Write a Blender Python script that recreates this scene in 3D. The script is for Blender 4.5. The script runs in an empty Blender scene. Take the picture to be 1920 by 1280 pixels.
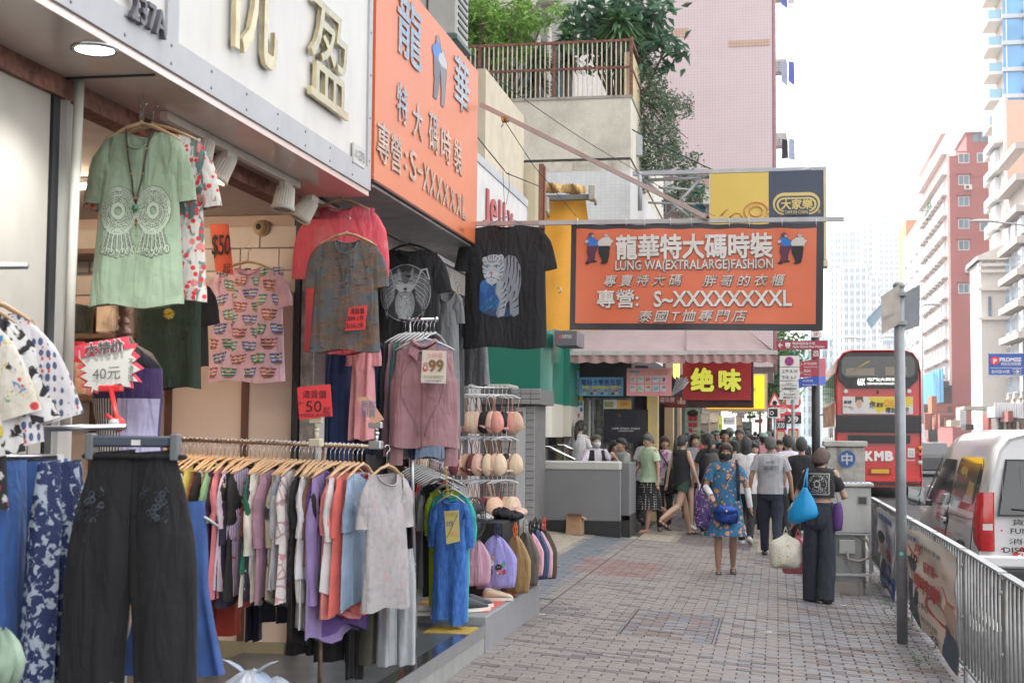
import bpy,bmesh,math,random
from mathutils import Vector,Matrix,noise
from math import cos,sin,radians as rad
RR=random.Random
random.seed(7)
RND=RR(11)
PI=math.pi
SC=bpy.context.scene
COL=SC.collection
F_=2667.0;CAMZ=1.74;RHO=.008
_x0=495*cos(RHO)+176*sin(RHO);_y0=495*sin(RHO)-176*cos(RHO)
TH=math.atan(-_y0/F_);PS=math.atan(_x0*cos(TH)/F_)
FW=Vector((-sin(PS)*cos(TH),cos(PS)*cos(TH),sin(TH)))
_rt=Vector((cos(PS),sin(PS),0));_up=_rt.cross(FW)
RT=_rt*cos(RHO)+_up*sin(RHO);UP=-_rt*sin(RHO)+_up*cos(RHO)
cd=bpy.data.cameras.new('camera');cam=bpy.data.objects.new('camera',cd);COL.objects.link(cam)
cam.matrix_world=Matrix(((RT.x,UP.x,-FW.x,0),(RT.y,UP.y,-FW.y,0),(RT.z,UP.z,-FW.z,CAMZ),(0,0,0,1)))
cd.sensor_width=36;cd.lens=36*F_/1920;cd.clip_start=.1;cd.clip_end=5000
cd.dof.use_dof=True;cd.dof.focus_distance=12.5;cd.dof.aperture_fstop=6.3
SC.camera=cam
SUN_EL,SUN_AZ=rad(50),rad(-52)
w=bpy.data.worlds.new("World");SC.world=w;w.use_nodes=True
nt=w.node_tree;nt.nodes.clear()
out=nt.nodes.new('ShaderNodeOutputWorld');bg=nt.nodes.new('ShaderNodeBackground')
sky=nt.nodes.new('ShaderNodeTexSky');sky.sky_type='NISHITA';sky.sun_disc=False
sky.sun_elevation=SUN_EL;sky.sun_rotation=SUN_AZ;sky.air_density=1.0;sky.dust_density=6.0;sky.ozone_density=1.0
mx=nt.nodes.new('ShaderNodeMixRGB');mx.inputs[0].default_value=.62;mx.inputs[2].default_value=(11.2,10.9,10.6,1)
nt.links.new(sky.outputs[0],mx.inputs[1]);nt.links.new(mx.outputs[0],bg.inputs[0]);bg.inputs[1].default_value=.12
nt.links.new(bg.outputs[0],out.inputs[0])
sl=bpy.data.lights.new('sun','SUN');sl.energy=4.0;sl.angle=rad(.53);sl.color=(1,.95,.87)
sun=bpy.data.objects.new('sun',sl);COL.objects.link(sun)
_sd=Vector((sin(SUN_AZ)*cos(SUN_EL),cos(SUN_AZ)*cos(SUN_EL),sin(SUN_EL)))
sun.rotation_euler=(-_sd).to_track_quat('-Z','Y').to_euler();sun.location=(0,0,60)
SC.view_settings.view_transform='Standard';SC.view_settings.look='None'
SC.view_settings.gamma=1;SC.view_settings.use_curve_mapping=False;SC.view_settings.exposure=1.52
SC.cycles.use_denoising=True
try:SC.cycles.denoiser='OPENIMAGEDENOISE'
except Exception:pass
SC.cycles.max_bounces=6;SC.cycles.diffuse_bounces=3;SC.cycles.glossy_bounces=3;SC.cycles.transmission_bounces=4
SC.cycles.transparent_max_bounces=8;SC.cycles.volume_bounces=0;SC.cycles.caustics_reflective=False;SC.cycles.caustics_refractive=False
SC.cycles.sample_clamp_indirect=6
def ray(u,v):return FW+RT*((u-960)/F_)+UP*((640-v)/F_)
def P(u,v,X=None,Y=None,Z=None):
 d=ray(u,v)
 t=X/d.x if X is not None else Y/d.y if Y is not None else(Z-CAMZ)/d.z
 return Vector((d.x*t,d.y*t,CAMZ+d.z*t))
SLOPE=.075
def gz(x):return-SLOPE*max(-9,min(x,1.6))
def rise(y):return .0065*max(0,min(y,82)-22)
def gg(x,y):return gz(x)+rise(y)
def G(u,v):
 d=ray(u,v);t=-CAMZ/(d.z+SLOPE*d.x)
 return Vector((d.x*t,d.y*t,CAMZ+d.z*t))
V=Vector
MS={}
def newmat(name):
 m=bpy.data.materials.new(name);m.use_nodes=True
 return m,m.node_tree,m.node_tree.nodes['Principled BSDF']
def M(name,col=(.5,.5,.5),rough=.6,metal=0,var=.08,scale=6,bump=0,bscale=40,emit=None,es=1,trans=0,alpha=1,coat=0,dirt=0,sheen=0):
 if name in MS:return MS[name]
 m,t,b=newmat(name);MS[name]=m
 N,L=t.nodes,t.links
 b.inputs['Roughness'].default_value=rough;b.inputs['Metallic'].default_value=metal
 tc=N.new('ShaderNodeTexCoord')
 if var or dirt:
  nz=N.new('ShaderNodeTexNoise');nz.inputs['Scale'].default_value=scale;nz.inputs['Detail'].default_value=5
  L.new(tc.outputs['Object'],nz.inputs['Vector'])
  mr=N.new('ShaderNodeMapRange');mr.inputs[1].default_value=.3;mr.inputs[2].default_value=.7
  mr.inputs[3].default_value=1-var;mr.inputs[4].default_value=1+var
  L.new(nz.outputs[0],mr.inputs[0])
  mm=N.new('ShaderNodeVectorMath');mm.operation='SCALE';mm.inputs[0].default_value=col
  L.new(mr.outputs[0],mm.inputs['Scale'])
  src=mm.outputs[0]
  if dirt:
   n2=N.new('ShaderNodeTexNoise');n2.inputs['Scale'].default_value=scale*.35;n2.inputs['Detail'].default_value=8;n2.inputs['Roughness'].default_value=.7
   mp=N.new('ShaderNodeMapping');mp.inputs['Scale'].default_value=(1.6,1.6,.35)
   L.new(tc.outputs['Object'],mp.inputs[0]);L.new(mp.outputs[0],n2.inputs['Vector'])
   r2=N.new('ShaderNodeMapRange');r2.inputs[1].default_value=.5;r2.inputs[2].default_value=.72;r2.inputs[4].default_value=dirt
   L.new(n2.outputs[0],r2.inputs[0])
   m2=N.new('ShaderNodeMixRGB');m2.inputs[2].default_value=(.09,.075,.06,1)
   L.new(r2.outputs[0],m2.inputs[0]);L.new(src,m2.inputs[1]);src=m2.outputs[0]
  L.new(src,b.inputs['Base Color'])
 else:b.inputs['Base Color'].default_value=(*col,1)
 if bump:
  bz=N.new('ShaderNodeTexNoise');bz.inputs['Scale'].default_value=bscale;bz.inputs['Detail'].default_value=4
  L.new(tc.outputs['Object'],bz.inputs['Vector'])
  bp=N.new('ShaderNodeBump');bp.inputs['Strength'].default_value=bump;bp.inputs['Distance'].default_value=.01
  L.new(bz.outputs[0],bp.inputs['Height']);L.new(bp.outputs[0],b.inputs['Normal'])
 if emit:b.inputs['Emission Color'].default_value=(*emit,1);b.inputs['Emission Strength'].default_value=es
 if trans:b.inputs['Transmission Weight'].default_value=trans
 if alpha<1:b.inputs['Alpha'].default_value=alpha
 if coat:b.inputs['Coat Weight'].default_value=coat;b.inputs['Coat Roughness'].default_value=.08
 if sheen:b.inputs['Sheen Weight'].default_value=sheen
 return m
def MP(name,base,layers,rough=.8,coord='Object',bump=.25):
 """printed cloth: layers of (kind, colour, scale, threshold[, stretch])"""
 if name in MS:return MS[name]
 m,t,b=newmat(name);MS[name]=m;N,L=t.nodes,t.links
 b.inputs['Roughness'].default_value=rough
 tc=N.new('ShaderNodeTexCoord');rgb=N.new('ShaderNodeRGB');rgb.outputs[0].default_value=(*base,1);src=rgb.outputs[0]
 for i,ly in enumerate(layers):
  kind,col,sc,th=ly[:4];st=ly[4]if len(ly)>4 else(1,1,1)
  mp=N.new('ShaderNodeMapping');mp.inputs['Scale'].default_value=st;mp.inputs['Location'].default_value=(i*3.7,i*1.3,i*2.1)
  L.new(tc.outputs[coord],mp.inputs[0])
  mr=N.new('ShaderNodeMapRange');e=.04
  if kind=='spots':
   x=N.new('ShaderNodeTexVoronoi');x.inputs['Scale'].default_value=sc;o=x.outputs['Distance']
   mr.inputs[1].default_value=th+e;mr.inputs[2].default_value=th
  elif kind=='grid':
   x=N.new('ShaderNodeTexVoronoi');x.inputs['Scale'].default_value=sc;x.inputs['Randomness'].default_value=.12;o=x.outputs['Distance']
   mr.inputs[1].default_value=th+e;mr.inputs[2].default_value=th
  elif kind=='cells':
   x=N.new('ShaderNodeTexVoronoi');x.feature='DISTANCE_TO_EDGE';x.inputs['Scale'].default_value=sc;o=x.outputs['Distance']
   mr.inputs[1].default_value=th+e;mr.inputs[2].default_value=th
  elif kind=='blobs':
   x=N.new('ShaderNodeTexNoise');x.inputs['Scale'].default_value=sc;x.inputs['Detail'].default_value=3;x.inputs['Distortion'].default_value=.6;o=x.outputs[0]
   mr.inputs[1].default_value=th;mr.inputs[2].default_value=th+e
  elif kind=='soft':
   x=N.new('ShaderNodeTexNoise');x.inputs['Scale'].default_value=sc;x.inputs['Detail'].default_value=6;o=x.outputs[0]
   mr.inputs[1].default_value=th-.08;mr.inputs[2].default_value=th+.12
  else:
   x=N.new('ShaderNodeTexWave');x.bands_direction=kind[-1].upper();x.inputs['Scale'].default_value=sc;x.inputs['Distortion'].default_value=.15;o=x.outputs[0]
   mr.inputs[1].default_value=th;mr.inputs[2].default_value=th+.1
  L.new(mp.outputs[0],x.inputs['Vector']);L.new(o,mr.inputs[0])
  mx=N.new('ShaderNodeMixRGB');mx.inputs[2].default_value=(*col,1)
  L.new(mr.outputs[0],mx.inputs[0]);L.new(src,mx.inputs[1]);src=mx.outputs[0]
 L.new(src,b.inputs['Base Color'])
 if bump:creases(m,bump*2)
 return m
def creases(m,amt=.55):
 """weave plus soft hanging creases"""
 t=m.node_tree;N,L=t.nodes,t.links;b=N['Principled BSDF'];tc=N.new('ShaderNodeTexCoord');nm=None
 for sc,st,dist,s_ in((7,(2.2,2.2,.45),.05,amt),(16,(1,1,1.0),.012,amt*.8),(260,(1,1,1),.0025,.3)):
  mp=N.new('ShaderNodeMapping');mp.inputs['Scale'].default_value=st;L.new(tc.outputs['Object'],mp.inputs[0]);z=N.new('ShaderNodeTexNoise');z.inputs['Scale'].default_value=sc;z.inputs['Detail'].default_value=2;z.inputs['Distortion'].default_value=.8 if sc<99 else 0
  L.new(mp.outputs[0],z.inputs['Vector']);q=N.new('ShaderNodeBump');q.inputs['Strength'].default_value=s_;q.inputs['Distance'].default_value=dist;L.new(z.outputs[0],q.inputs['Height'])
  if nm:L.new(nm,q.inputs['Normal'])
  nm=q.outputs[0]
 L.new(nm,b.inputs['Normal'])
def CL(col,name=None,rough=.85):
 """plain cloth"""
 name=name or 'cloth_%02x%02x%02x'%tuple(int(255*min(1,c))for c in col)
 if name in MS:return MS[name]
 m=M(name,col,rough,var=.12,scale=9,sheen=.15 if max(col)>.1 else 0)
 creases(m);return m
MW={}
class MB:
 def __init__(s):s.v=[];s.f=[];s.m=[];s.s=[]
 def add(s,vs,fs,mi=0,sm=False):
  o=len(s.v);s.v+=[tuple(v)for v in vs]
  for f in fs:s.f.append([i+o for i in f]);s.m.append(mi);s.s.append(sm)
  return s
 def box(s,x0,y0,z0,x1,y1,z1,mi=0):
  if x0>x1:x0,x1=x1,x0
  if y0>y1:y0,y1=y1,y0
  if z0>z1:z0,z1=z1,z0
  vs=[(x,y,z)for z in(z0,z1)for y in(y0,y1)for x in(x0,x1)]
  return s.add(vs,[(0,2,3,1),(4,5,7,6),(0,1,5,4),(2,6,7,3),(0,4,6,2),(1,3,7,5)],mi)
 def cbox(s,x0,y0,z0,x1,y1,z1,c=.01,mi=0):
  cx,cy,cz=(x0+x1)/2,(y0+y1)/2,(z0+z1)/2
  return s.rings([[(x,y,z)for x,y in((x0+k,y0),(x1-k,y0),(x1,y0+k),(x1,y1-k),(x1-k,y1),(x0+k,y1),(x0,y1-k),(x0,y0+k))]if k2==0 else[(x,y,z)for x,y in((x0+k,y0+c),(x1-k,y0+c),(x1-c,y0+k),(x1-c,y1-k),(x1-k,y1-c),(x0+k,y1-c),(x0+c,y1-k),(x0+c,y0+k))]for(z,k,k2)in((z0,1.6*c,1),(z0+c,c,0),(z1-c,c,0),(z1,1.6*c,1))],mi=mi,cap=True)
 def obox(s,c,r,u,n,w,h,d,mi=0):
  """box centred c, axes r (right) u (up) n; sizes w h d"""
  c,r,u,n=V(c),V(r).normalized()*w/2,V(u).normalized()*h/2,V(n).normalized()*d/2
  vs=[c+a*r+b*n+e*u for e in(-1,1)for b in(-1,1)for a in(-1,1)]
  return s.add(vs,[(0,2,3,1),(4,5,7,6),(0,1,5,4),(2,6,7,3),(0,4,6,2),(1,3,7,5)],mi)
 def rings(s,rs,mi=0,cap=True,sm=False,closed=True):
  n=len(rs[0]);vs=[p for r in rs for p in r];fs=[]
  for i in range(len(rs)-1):
   for j in range(n if closed else n-1):
    k=(j+1)%n;fs.append((i*n+j,i*n+k,(i+1)*n+k,(i+1)*n+j))
  if cap:fs.append(tuple(range(n-1,-1,-1)));fs.append(tuple((len(rs)-1)*n+j for j in range(n)))
  return s.add(vs,fs,mi,sm)
 def path(s,pts,r,n=8,mi=0,cap=True,sm=True,flat=1):
  pts=[V(p)for p in pts];R=r if isinstance(r,(list,tuple))else[r]*len(pts);rs=[]
  up=V((0,0,1));a=None
  for i,p in enumerate(pts):
   t=(pts[min(i+1,len(pts)-1)]-pts[max(i-1,0)]).normalized()
   if a is None:
    a=t.cross(up if abs(t.z)<.9 else V((1,0,0))).normalized()
   else:a=(a-t*a.dot(t)).normalized()
   b=t.cross(a)
   rs.append([p+a*(R[i]*cos(2*PI*k/n))+b*(R[i]*flat*sin(2*PI*k/n))for k in range(n)])
  return s.rings(rs,mi,cap,sm)
 def tube(s,a,b,r,r1=None,n=10,mi=0,sm=True):return s.path([a,b],[r,r1 if r1 is not None else r],n,mi,True,sm)
 def ell(s,c,r,n=12,m=8,mi=0,ax=None):
  vs=[];c=V(c)
  for i in range(m+1):
   t=PI*i/m
   for j in range(n):
    p=2*PI*j/n;q=V((r[0]*sin(t)*cos(p),r[1]*sin(t)*sin(p),r[2]*cos(t)))
    vs.append(c+(ax@q if ax else q))
  return s.add(vs,[(i*n+j,(i+1)*n+j,(i+1)*n+(j+1)%n,i*n+(j+1)%n)for i in range(m)for j in range(n)],mi,True)
 def quad(s,a,b,c,d,mi=0):return s.add([a,b,c,d],[(0,1,2,3)],mi)
 def slab(s,pts,n,th,mi=0):
  n=V(n)*th;pts=[V(p)for p in pts];k=len(pts)
  return s.add(pts+[p+n for p in pts],[tuple(range(k-1,-1,-1)),tuple(range(k,2*k))]+[(i,(i+1)%k,(i+1)%k+k,i+k)for i in range(k)],mi)
 def bd_(s,name,mats,parent=None,local=False,sm=None):
  me=bpy.data.meshes.new(name)
  vs=s.v
  if parent is not None and not local and parent.name in MW:
   inv=MW[parent.name];vs=[tuple(inv@V(v))for v in vs]
  me.from_pydata(vs,[],s.f)
  if not isinstance(mats,(list,tuple)):mats=[mats]
  for m in mats:me.materials.append(m)
  me.polygons.foreach_set('material_index',s.m)
  me.polygons.foreach_set('use_smooth',s.s if sm is None else[sm]*len(s.f))
  me.update()
  o=bpy.data.objects.new(name,me);COL.objects.link(o)
  if parent is not None:
   o.parent=parent
   if parent.name in MW:MW[o.name]=MW[parent.name]
  return o
def tag(o,label=None,cat=None,group=None,kind=None):
 if label:o['label']=label
 if cat:o['category']=cat
 if group:o['group']=group
 if kind:o['kind']=kind
 return o
def tg_(name,label,cat,loc=(0,0,0),rz=0,group=None):
 o=bpy.data.objects.new(name,None);COL.objects.link(o);o.empty_display_size=.1
 o.location=loc;o.rotation_euler=(0,0,rz)
 MW[o.name]=(Matrix.Translation(V(loc))@Matrix.Rotation(rz,4,'Z')).inverted()
 return tag(o,label,cat,group)
def struct(o):o['kind']='structure';return o
def stuff(o):o['kind']='stuff';return o
def T(body,parent,c,right,up,w,h,mat,bold=0,ext=.003,name='lettering',shear=0,local=False,space=1,keep=False,thick=0):
 """lettering fitted to a w x h field centred at c, lying in the plane right x up"""
 cu=bpy.data.curves.new(name,'FONT');cu.body=body;cu.extrude=.5 if thick else 0;cu.shear=shear;cu.space_character=space
 cu.align_x='CENTER';cu.space_line=.95;cu.resolution_u=2 if len(body)>6 else 3
 tmp=bpy.data.objects.new('t',cu);me=bpy.data.meshes.new_from_object(tmp)
 bpy.data.objects.remove(tmp);bpy.data.curves.remove(cu)
 if not me.vertices:return None
 vs=[tuple(v.co)for v in me.vertices];fs=[tuple(p.vertices)for p in me.polygons];bpy.data.meshes.remove(me)
 if bold>=.006:
  nn_=8 if bold>.02 else 4;v0,f0=vs,fs;vs,fs=list(v0),list(f0)
  for k in range(nn_):
   a_=2*PI*k/nn_+.4;o_=len(vs);vs+=[(x+bold*cos(a_),y+bold*sin(a_),z+(k+1)*.0007/max(.02,thick or 1))for x,y,z in v0];fs+=[tuple(i+o_ for i in f)for f in f0]
 xs=[v[0]for v in vs];ys=[v[1]for v in vs]
 x0,x1,y0,y1=min(xs),max(xs),min(ys),max(ys)
 sx,sy=w/max(1e-6,x1-x0),h/max(1e-6,y1-y0)
 if keep:sx=sy=min(sx,sy)
 c,R,U=V(c),V(right).normalized(),V(up).normalized();n=R.cross(U)
 inv=MW.get(parent.name)if(parent is not None and not local)else None
 out_=[]
 for x,y,z in vs:
  q=c+R*((x-(x0+x1)/2)*sx)+U*((y-(y0+y1)/2)*sy)+n*(ext+(thick*(z+.5)if thick else z*.35))
  out_.append(tuple(inv@q if inv else q))
 me=bpy.data.meshes.new(name);me.from_pydata(out_,[],fs)
 me.materials.append(mat)
 o=bpy.data.objects.new(name,me);COL.objects.link(o)
 if parent is not None:
  o.parent=parent
  if parent.name in MW:MW[o.name]=MW[parent.name]
 return o
def TP(body,parent,u0,v0,u1,v1,Y,mat,**k):
 """lettering on a plane Y=const between two picture corners of a sign that faces the street end"""
 a,b=P(u0,v0,Y=Y),P(u1,v1,Y=Y)
 return T(body,parent,(a+b)/2,(1,0,0),(0,0,1),abs(b.x-a.x),abs(a.z-b.z),mat,**k)
def TX(body,parent,u0,v0,u1,v1,X,mat,**k):
 """lettering on a plane X=const facing the street; v0, v1 measured at the middle column"""
 um=(u0+u1)/2;a,b=P(u0,v0,X=X),P(u1,v0,X=X);t,q=P(um,v0,X=X),P(um,v1,X=X)
 return T(body,parent,(X,t.y,(t.z+q.z)/2),(0,1,0),(0,0,1),abs(b.y-a.y),abs(t.z-q.z),mat,**k)
def copytree(o,loc=None,label=None,mats=None):
 r=o.copy();COL.objects.link(r)
 if loc is not None:r.location=loc
 if label:r['label']=label
 for ch in o.children:
  c=ch.copy();COL.objects.link(c);c.parent=r
  for g in ch.children:
   d=g.copy();COL.objects.link(d);d.parent=c
 return r
WHITE=M('white_paint',(.72,.72,.70),.5,var=.04);BLACK=M('black_plastic',(.02,.02,.022),.45);STEEL=M('steel',(.5,.5,.52),.28,1,var=.05)
DARK=M('dark_interior',(.03,.028,.03),.9);CHROME=M('chrome',(.75,.75,.76),.12,1,var=0)
# ======== ground
def sheet(name,x0,x1,y0,y1,zf,mat,ny=20,nx=2,kind='structure'):
 b=MB();vs=[]
 for i in range(ny+1):
  y=y0+(y1-y0)*(i/ny)**1.5
  for j in range(nx+1):
   x=x0+(x1-x0)*j/nx;vs.append((x,y,zf(x,y)))
 n=nx+1
 b.add(vs,[(i*n+j,i*n+j+1,(i+1)*n+j+1,(i+1)*n+j)for i in range(ny)for j in range(nx)])
 o=b.bd_(name,mat);o['kind']=kind;return o
ASPH=M('asphalt',(.055,.055,.057),.8,var=.25,scale=3,bump=.4,bscale=90)
sheet('ground',-900,1500,-60,3000,lambda x,y:-.31+rise(y)*.9,M('earth',(.09,.09,.088),.9))
sheet('road',1.62,26.0,-10,900,lambda x,y:-.20+rise(y),ASPH,ny=40)
sheet('far_pavement',26.2,40,-10,900,lambda x,y:-.10+rise(y),M('far_paving',(.22,.21,.2),.8),ny=30)
b=MB();nk=30
for i in range(60):
 y0,y1=5+i*1.5,5+(i+1)*1.5-.012
 z0,z1=-.12+rise(y0),-.12+rise(y1)
 b.add([(1.46,y0,-.35),(1.62,y0,-.35),(1.62,y1,-.35),(1.46,y1,-.35),(1.46,y0,z0),(1.62,y0,z0-.006),(1.62,y1,z1-.006),(1.46,y1,z1)],[(0,1,5,4),(1,2,6,5),(2,3,7,6),(3,0,4,7),(4,5,6,7)])
struct(b.bd_('kerb',M('kerb_stone',(.27,.27,.26),.8,dirt=.4,bump=.3)))
LINEM=M('road_paint',(.62,.62,.58),.7,var=.15,scale=10)
for x0,w_,dash in((1.95,.12,0),(2.15,.12,0),(5.3,.12,4),(8.6,.12,4),(11.9,.12,4),(15.5,.15,0),(19,.12,4)):
 b=MB();y=15
 while y<300:
  y2=y+(2 if dash else 20)
  b.quad((x0,y,-.196+rise(y)),(x0+w_,y,-.196+rise(y)),(x0+w_,y2,-.196+rise(y2)),(x0,y2,-.196+rise(y2)))
  y+=dash+2 if dash else 20
 struct(b.bd_('road_marking',LINEM))
BED=M('joint_sand',(.05,.046,.045),.95,var=.3,scale=30,bump=.4)
def bedz(x,y):return gg(x,y)-.011
pav=sheet('pavement',-2.10,1.46,6.0,31,bedz,BED,ny=20,nx=6)
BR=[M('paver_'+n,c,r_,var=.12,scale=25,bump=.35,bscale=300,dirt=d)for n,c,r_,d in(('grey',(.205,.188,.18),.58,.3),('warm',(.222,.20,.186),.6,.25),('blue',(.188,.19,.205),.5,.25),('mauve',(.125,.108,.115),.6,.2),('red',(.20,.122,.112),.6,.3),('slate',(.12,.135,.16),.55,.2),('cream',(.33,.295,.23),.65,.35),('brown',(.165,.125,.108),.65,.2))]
MHX0,MHX1,MHY0,MHY1=-1.3,-.5,11.8,13.6
def brickgeo(b,xa,xb,ya,yb,mi,rnd,tilt=.0018):
 g=.0035+.0015*rnd.random()+(.002 if xa>.0 else 0);ch=.0025;xa+=g;xb-=g;ya+=g*.8;yb-=g*.8
 dz=rnd.gauss(0,tilt*.5);ex=rnd.gauss(0,tilt);ey=rnd.gauss(0,tilt*.7)
 def z(x,y,k):return gg((xa+xb)/2,(ya+yb)/2)-SLOPE*(x-(xa+xb)/2)+dz+ex*(x-xa)/(xb-xa)+ey*(y-ya)/(yb-ya)-k
 c=[(xa,ya),(xb,ya),(xb,yb),(xa,yb)];i=[(xa+ch,ya+ch),(xb-ch,ya+ch),(xb-ch,yb-ch),(xa+ch,yb-ch)]
 vs=[(x,y,z(x,y,.03))for x,y in c]+[(x,y,z(x,y,.004))for x,y in c]+[(x,y,z(x,y,0))for x,y in i]
 b.add(vs,[(j,(j+1)%4,4+(j+1)%4,4+j)for j in range(4)]+[(4+j,4+(j+1)%4,8+(j+1)%4,8+j)for j in range(4)]+[(8,9,10,11)],mi)
def brick_kind(x,y,r):
 q=r.random()
 if-2.35<x<-1.35 and 16.2<y<18.2:return 4 if q<.85 else 0
 if x<-2.25:return 5
 if y>21.5 and-.3<x<-.02:return 6
 if y>21.6 and x<-1.55 and y<24:return 6
 if y>21.5:return 3 if q<.75 else 7
 if q<.1:return 3
 if 12.6<y<13.1 and x<-1.6 and q<.6:return 3
 if x>.2:return 2 if q<.62 else(0 if q<.9 else 7)  # bluer pavers rightward put the ground's reflected sheen into the colour
 if x>-.5:return 2 if q<.32 else(1 if q<.6 else 0)
 return 1 if q<.55 else 0
rb=RR(5);rest=MB();near=0;ROW=.1;BL=.2
rest2=MB()
for r in range(0,225):
 y0=7.9+r*ROW;off=(r%2)*.1;x=-2.09-off
 dark_run=rb.random()<.35;dx=-2.0+3.4*rb.random()
 while x<1.45:
  xa,xb=max(x,-2.09),min(x+BL,1.455)
  if xb>MHX0 and xa<MHX1 and y0+.1>MHY0+.01 and y0<MHY1-.01:
   if xa<MHX0-.02:xb=MHX0
   elif xb>MHX1+.02:xa=MHX1
   else:xb=xa
  if xb-xa>.02:
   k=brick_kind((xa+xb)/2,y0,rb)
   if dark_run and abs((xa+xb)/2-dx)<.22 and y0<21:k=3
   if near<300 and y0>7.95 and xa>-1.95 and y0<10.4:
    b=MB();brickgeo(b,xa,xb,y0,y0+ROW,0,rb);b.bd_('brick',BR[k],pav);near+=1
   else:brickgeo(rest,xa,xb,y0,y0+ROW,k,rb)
  x+=BL
rest.bd_('brick_paving',BR,pav)['kind']='stuff'
side=sheet('side_pavement',-9,-2.10,12.66,60,lambda x,y:gg(x,y)-.011,BED,ny=20,nx=6)
b2=MB()
for r in range(0,95):
 y0=12.68+r*.1;x=-3.7-(r%2)*.1
 lim=-2.72+.0*(y0-13)
 while x<-2.10:
  xa,xb=x,min(x+.2,-2.1)
  if xb-xa>.05:brickgeo(b2,xa,xb,y0,y0+.1,6 if(xa+xb)/2<lim else brick_kind((xa+xb)/2,y0,rb),rb)
  x+=.2
b2.bd_('brick_paving',BR,side)['kind']='stuff'
m,t,bs=newmat('far_brick_paving');N,L=t.nodes,t.links
tc=N.new('ShaderNodeTexCoord');bt=N.new('ShaderNodeTexBrick');bt.inputs['Scale'].default_value=1;bt.inputs['Brick Width'].default_value=.2;bt.inputs['Row Height'].default_value=.1
bt.inputs['Mortar Size'].default_value=.006;bt.inputs['Color1'].default_value=(.22,.19,.18,1);bt.inputs['Color2'].default_value=(.15,.125,.13,1);bt.inputs['Mortar'].default_value=(.06,.055,.05,1)
L.new(tc.outputs['Object'],bt.inputs['Vector']);L.new(bt.outputs[0],bs.inputs['Base Color']);bs.inputs['Roughness'].default_value=.6
sheet('far_footpath',-2.1,1.46,30.4,600,lambda x,y:gg(x,y)-.002,m,ny=30,nx=4)
mh=tg_('manhole_cover','rectangular manhole cover with steel edge filled with red and blue pavers','manhole cover',(-.9,12.7,gz(-.9)))
b=MB()
def mz(x):return gz(x)+.001
for xa,xb,ya,yb in((MHX0,MHX0+.018,MHY0,MHY1),(MHX1-.018,MHX1,MHY0,MHY1),(MHX0,MHX1,MHY0,MHY0+.018),(MHX0,MHX1,MHY1-.018,MHY1)):
 b.add([(x,y,mz(x)-k)for k in(.04,0)for x,y in((xa,ya),(xb,ya),(xb,yb),(xa,yb))],[(0,1,5,4),(1,2,6,5),(2,3,7,6),(3,0,4,7),(4,5,6,7)])
b.bd_('frame',STEEL,mh)
r=0;y=MHY0+.022
while y<MHY1-.03:
 x=MHX0+.022-(r%2)*.1
 while x<MHX1-.03:
  xa,xb=max(x,MHX0+.022),min(x+.2,MHX1-.022)
  if xb-xa>.03:
   b=MB();brickgeo(b,xa,xb,y,min(y+.098,MHY1-.022),0,rb);b.bd_('paver',BR[rb.choice([7,5,7,2,4,5,3])],mh)
  x+=.2
 y+=.098;r+=1
 # ======== left shop building
ALU=M('grey_aluminium',(.40,.41,.43),.45,.1,var=.05,dirt=.15);PANEL=M('white_panel',(.60,.59,.56),.35,var=.03,dirt=.12)
WALLG=M('pale_wall',(.36,.325,.29),.7,var=.06,dirt=.2);BEIGE=M('beige_board',(.66,.53,.44),.7,var=.04,scale=2,dirt=.1)
RUST=M('rusty_metal',(.22,.10,.075),.8,.2,var=.5,scale=25,bump=.5);CONC=M('concrete',(.33,.31,.285),.85,var=.15,scale=3,bump=.5,dirt=.45)
shop=tg_('shop_building','street shop building with white fascia board and recessed open front','building',(-3,6,0))
b=MB();b.box(-12,-8,3.16,-2.72,7.93,26)
b.box(-12,7.95,3.5,-2.75,11.55,26)
b.bd_('upper_wall',CONC,shop)
b=MB();b.box(-7.5,8.62,.2,-3.02,8.74,3.15);b.bd_('partition_wall',BEIGE,shop)
b=MB();b.box(-7.5,1.5,.2,-7.4,8.6,3.15);b.bd_('back_wall',BEIGE,shop)
b=MB();b.box(-7.5,1.5,-.1,-3.3,8.9,.30);b.bd_('floor_slab',M('shop_floor',(.13,.10,.085),.5,dirt=.4),shop)
b=MB();b.box(-7.5,1.2,3.12,-2.74,8.6,3.158);b.bd_('ceiling',M('ceiling_paint',(.68,.62,.57),.7),shop)
for i in range(7):
 x=-3.35-.52*i
 b=MB();b.box(x,8.605,.3,x+.045,8.622,3.05);o=b.bd_('shelf_channel',M('brown_channel',(.13,.055,.035),.5,.4),shop)
b=MB();b.box(-4.5,8.60,.30,-3.03,8.617,.42,0);b.bd_('skirting',M('stained_skirting',(.30,.27,.17),.8,dirt=.6),shop)
TIL=M('cream_tile',(.58,.52,.45),.4,var=.08)
for i in range(3):
 for j in range(12):
  b=MB();x=-6.1+j*.26+(i%2)*.13;z=2.62+i*.145
  b.cbox(x,8.598,z,x+.254,8.616,z+.14,.003);b.bd_('tile',TIL,shop)
b=MB();b.box(-2.80,4.2,3.02,-2.70,8.7,3.115);b.bd_('lintel',RUST,shop)
b=MB();b.box(-3.7,4.3,.1,-2.725,4.96,3.118);b.bd_('pilaster',WALLG,shop)
b=MB();b.box(-2.86,4.97,.1,-2.715,5.02,3.1,1);b.box(-2.82,5.02,.1,-2.725,5.20,3.1,0);b.box(-2.726,5.05,.1,-2.705,5.08,3.1,0)
b.bd_('shutter_guide',[M('pale_guide',(.42,.40,.37),.65,dirt=.3),BLACK],shop)
b=MB();b.tube(P(150,132,X=-2.66),P(122,800,X=-2.66),.019,n=12);b.bd_('prop_pole',M('cream_pole',(.52,.50,.44),.5,dirt=.2),shop)
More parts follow.
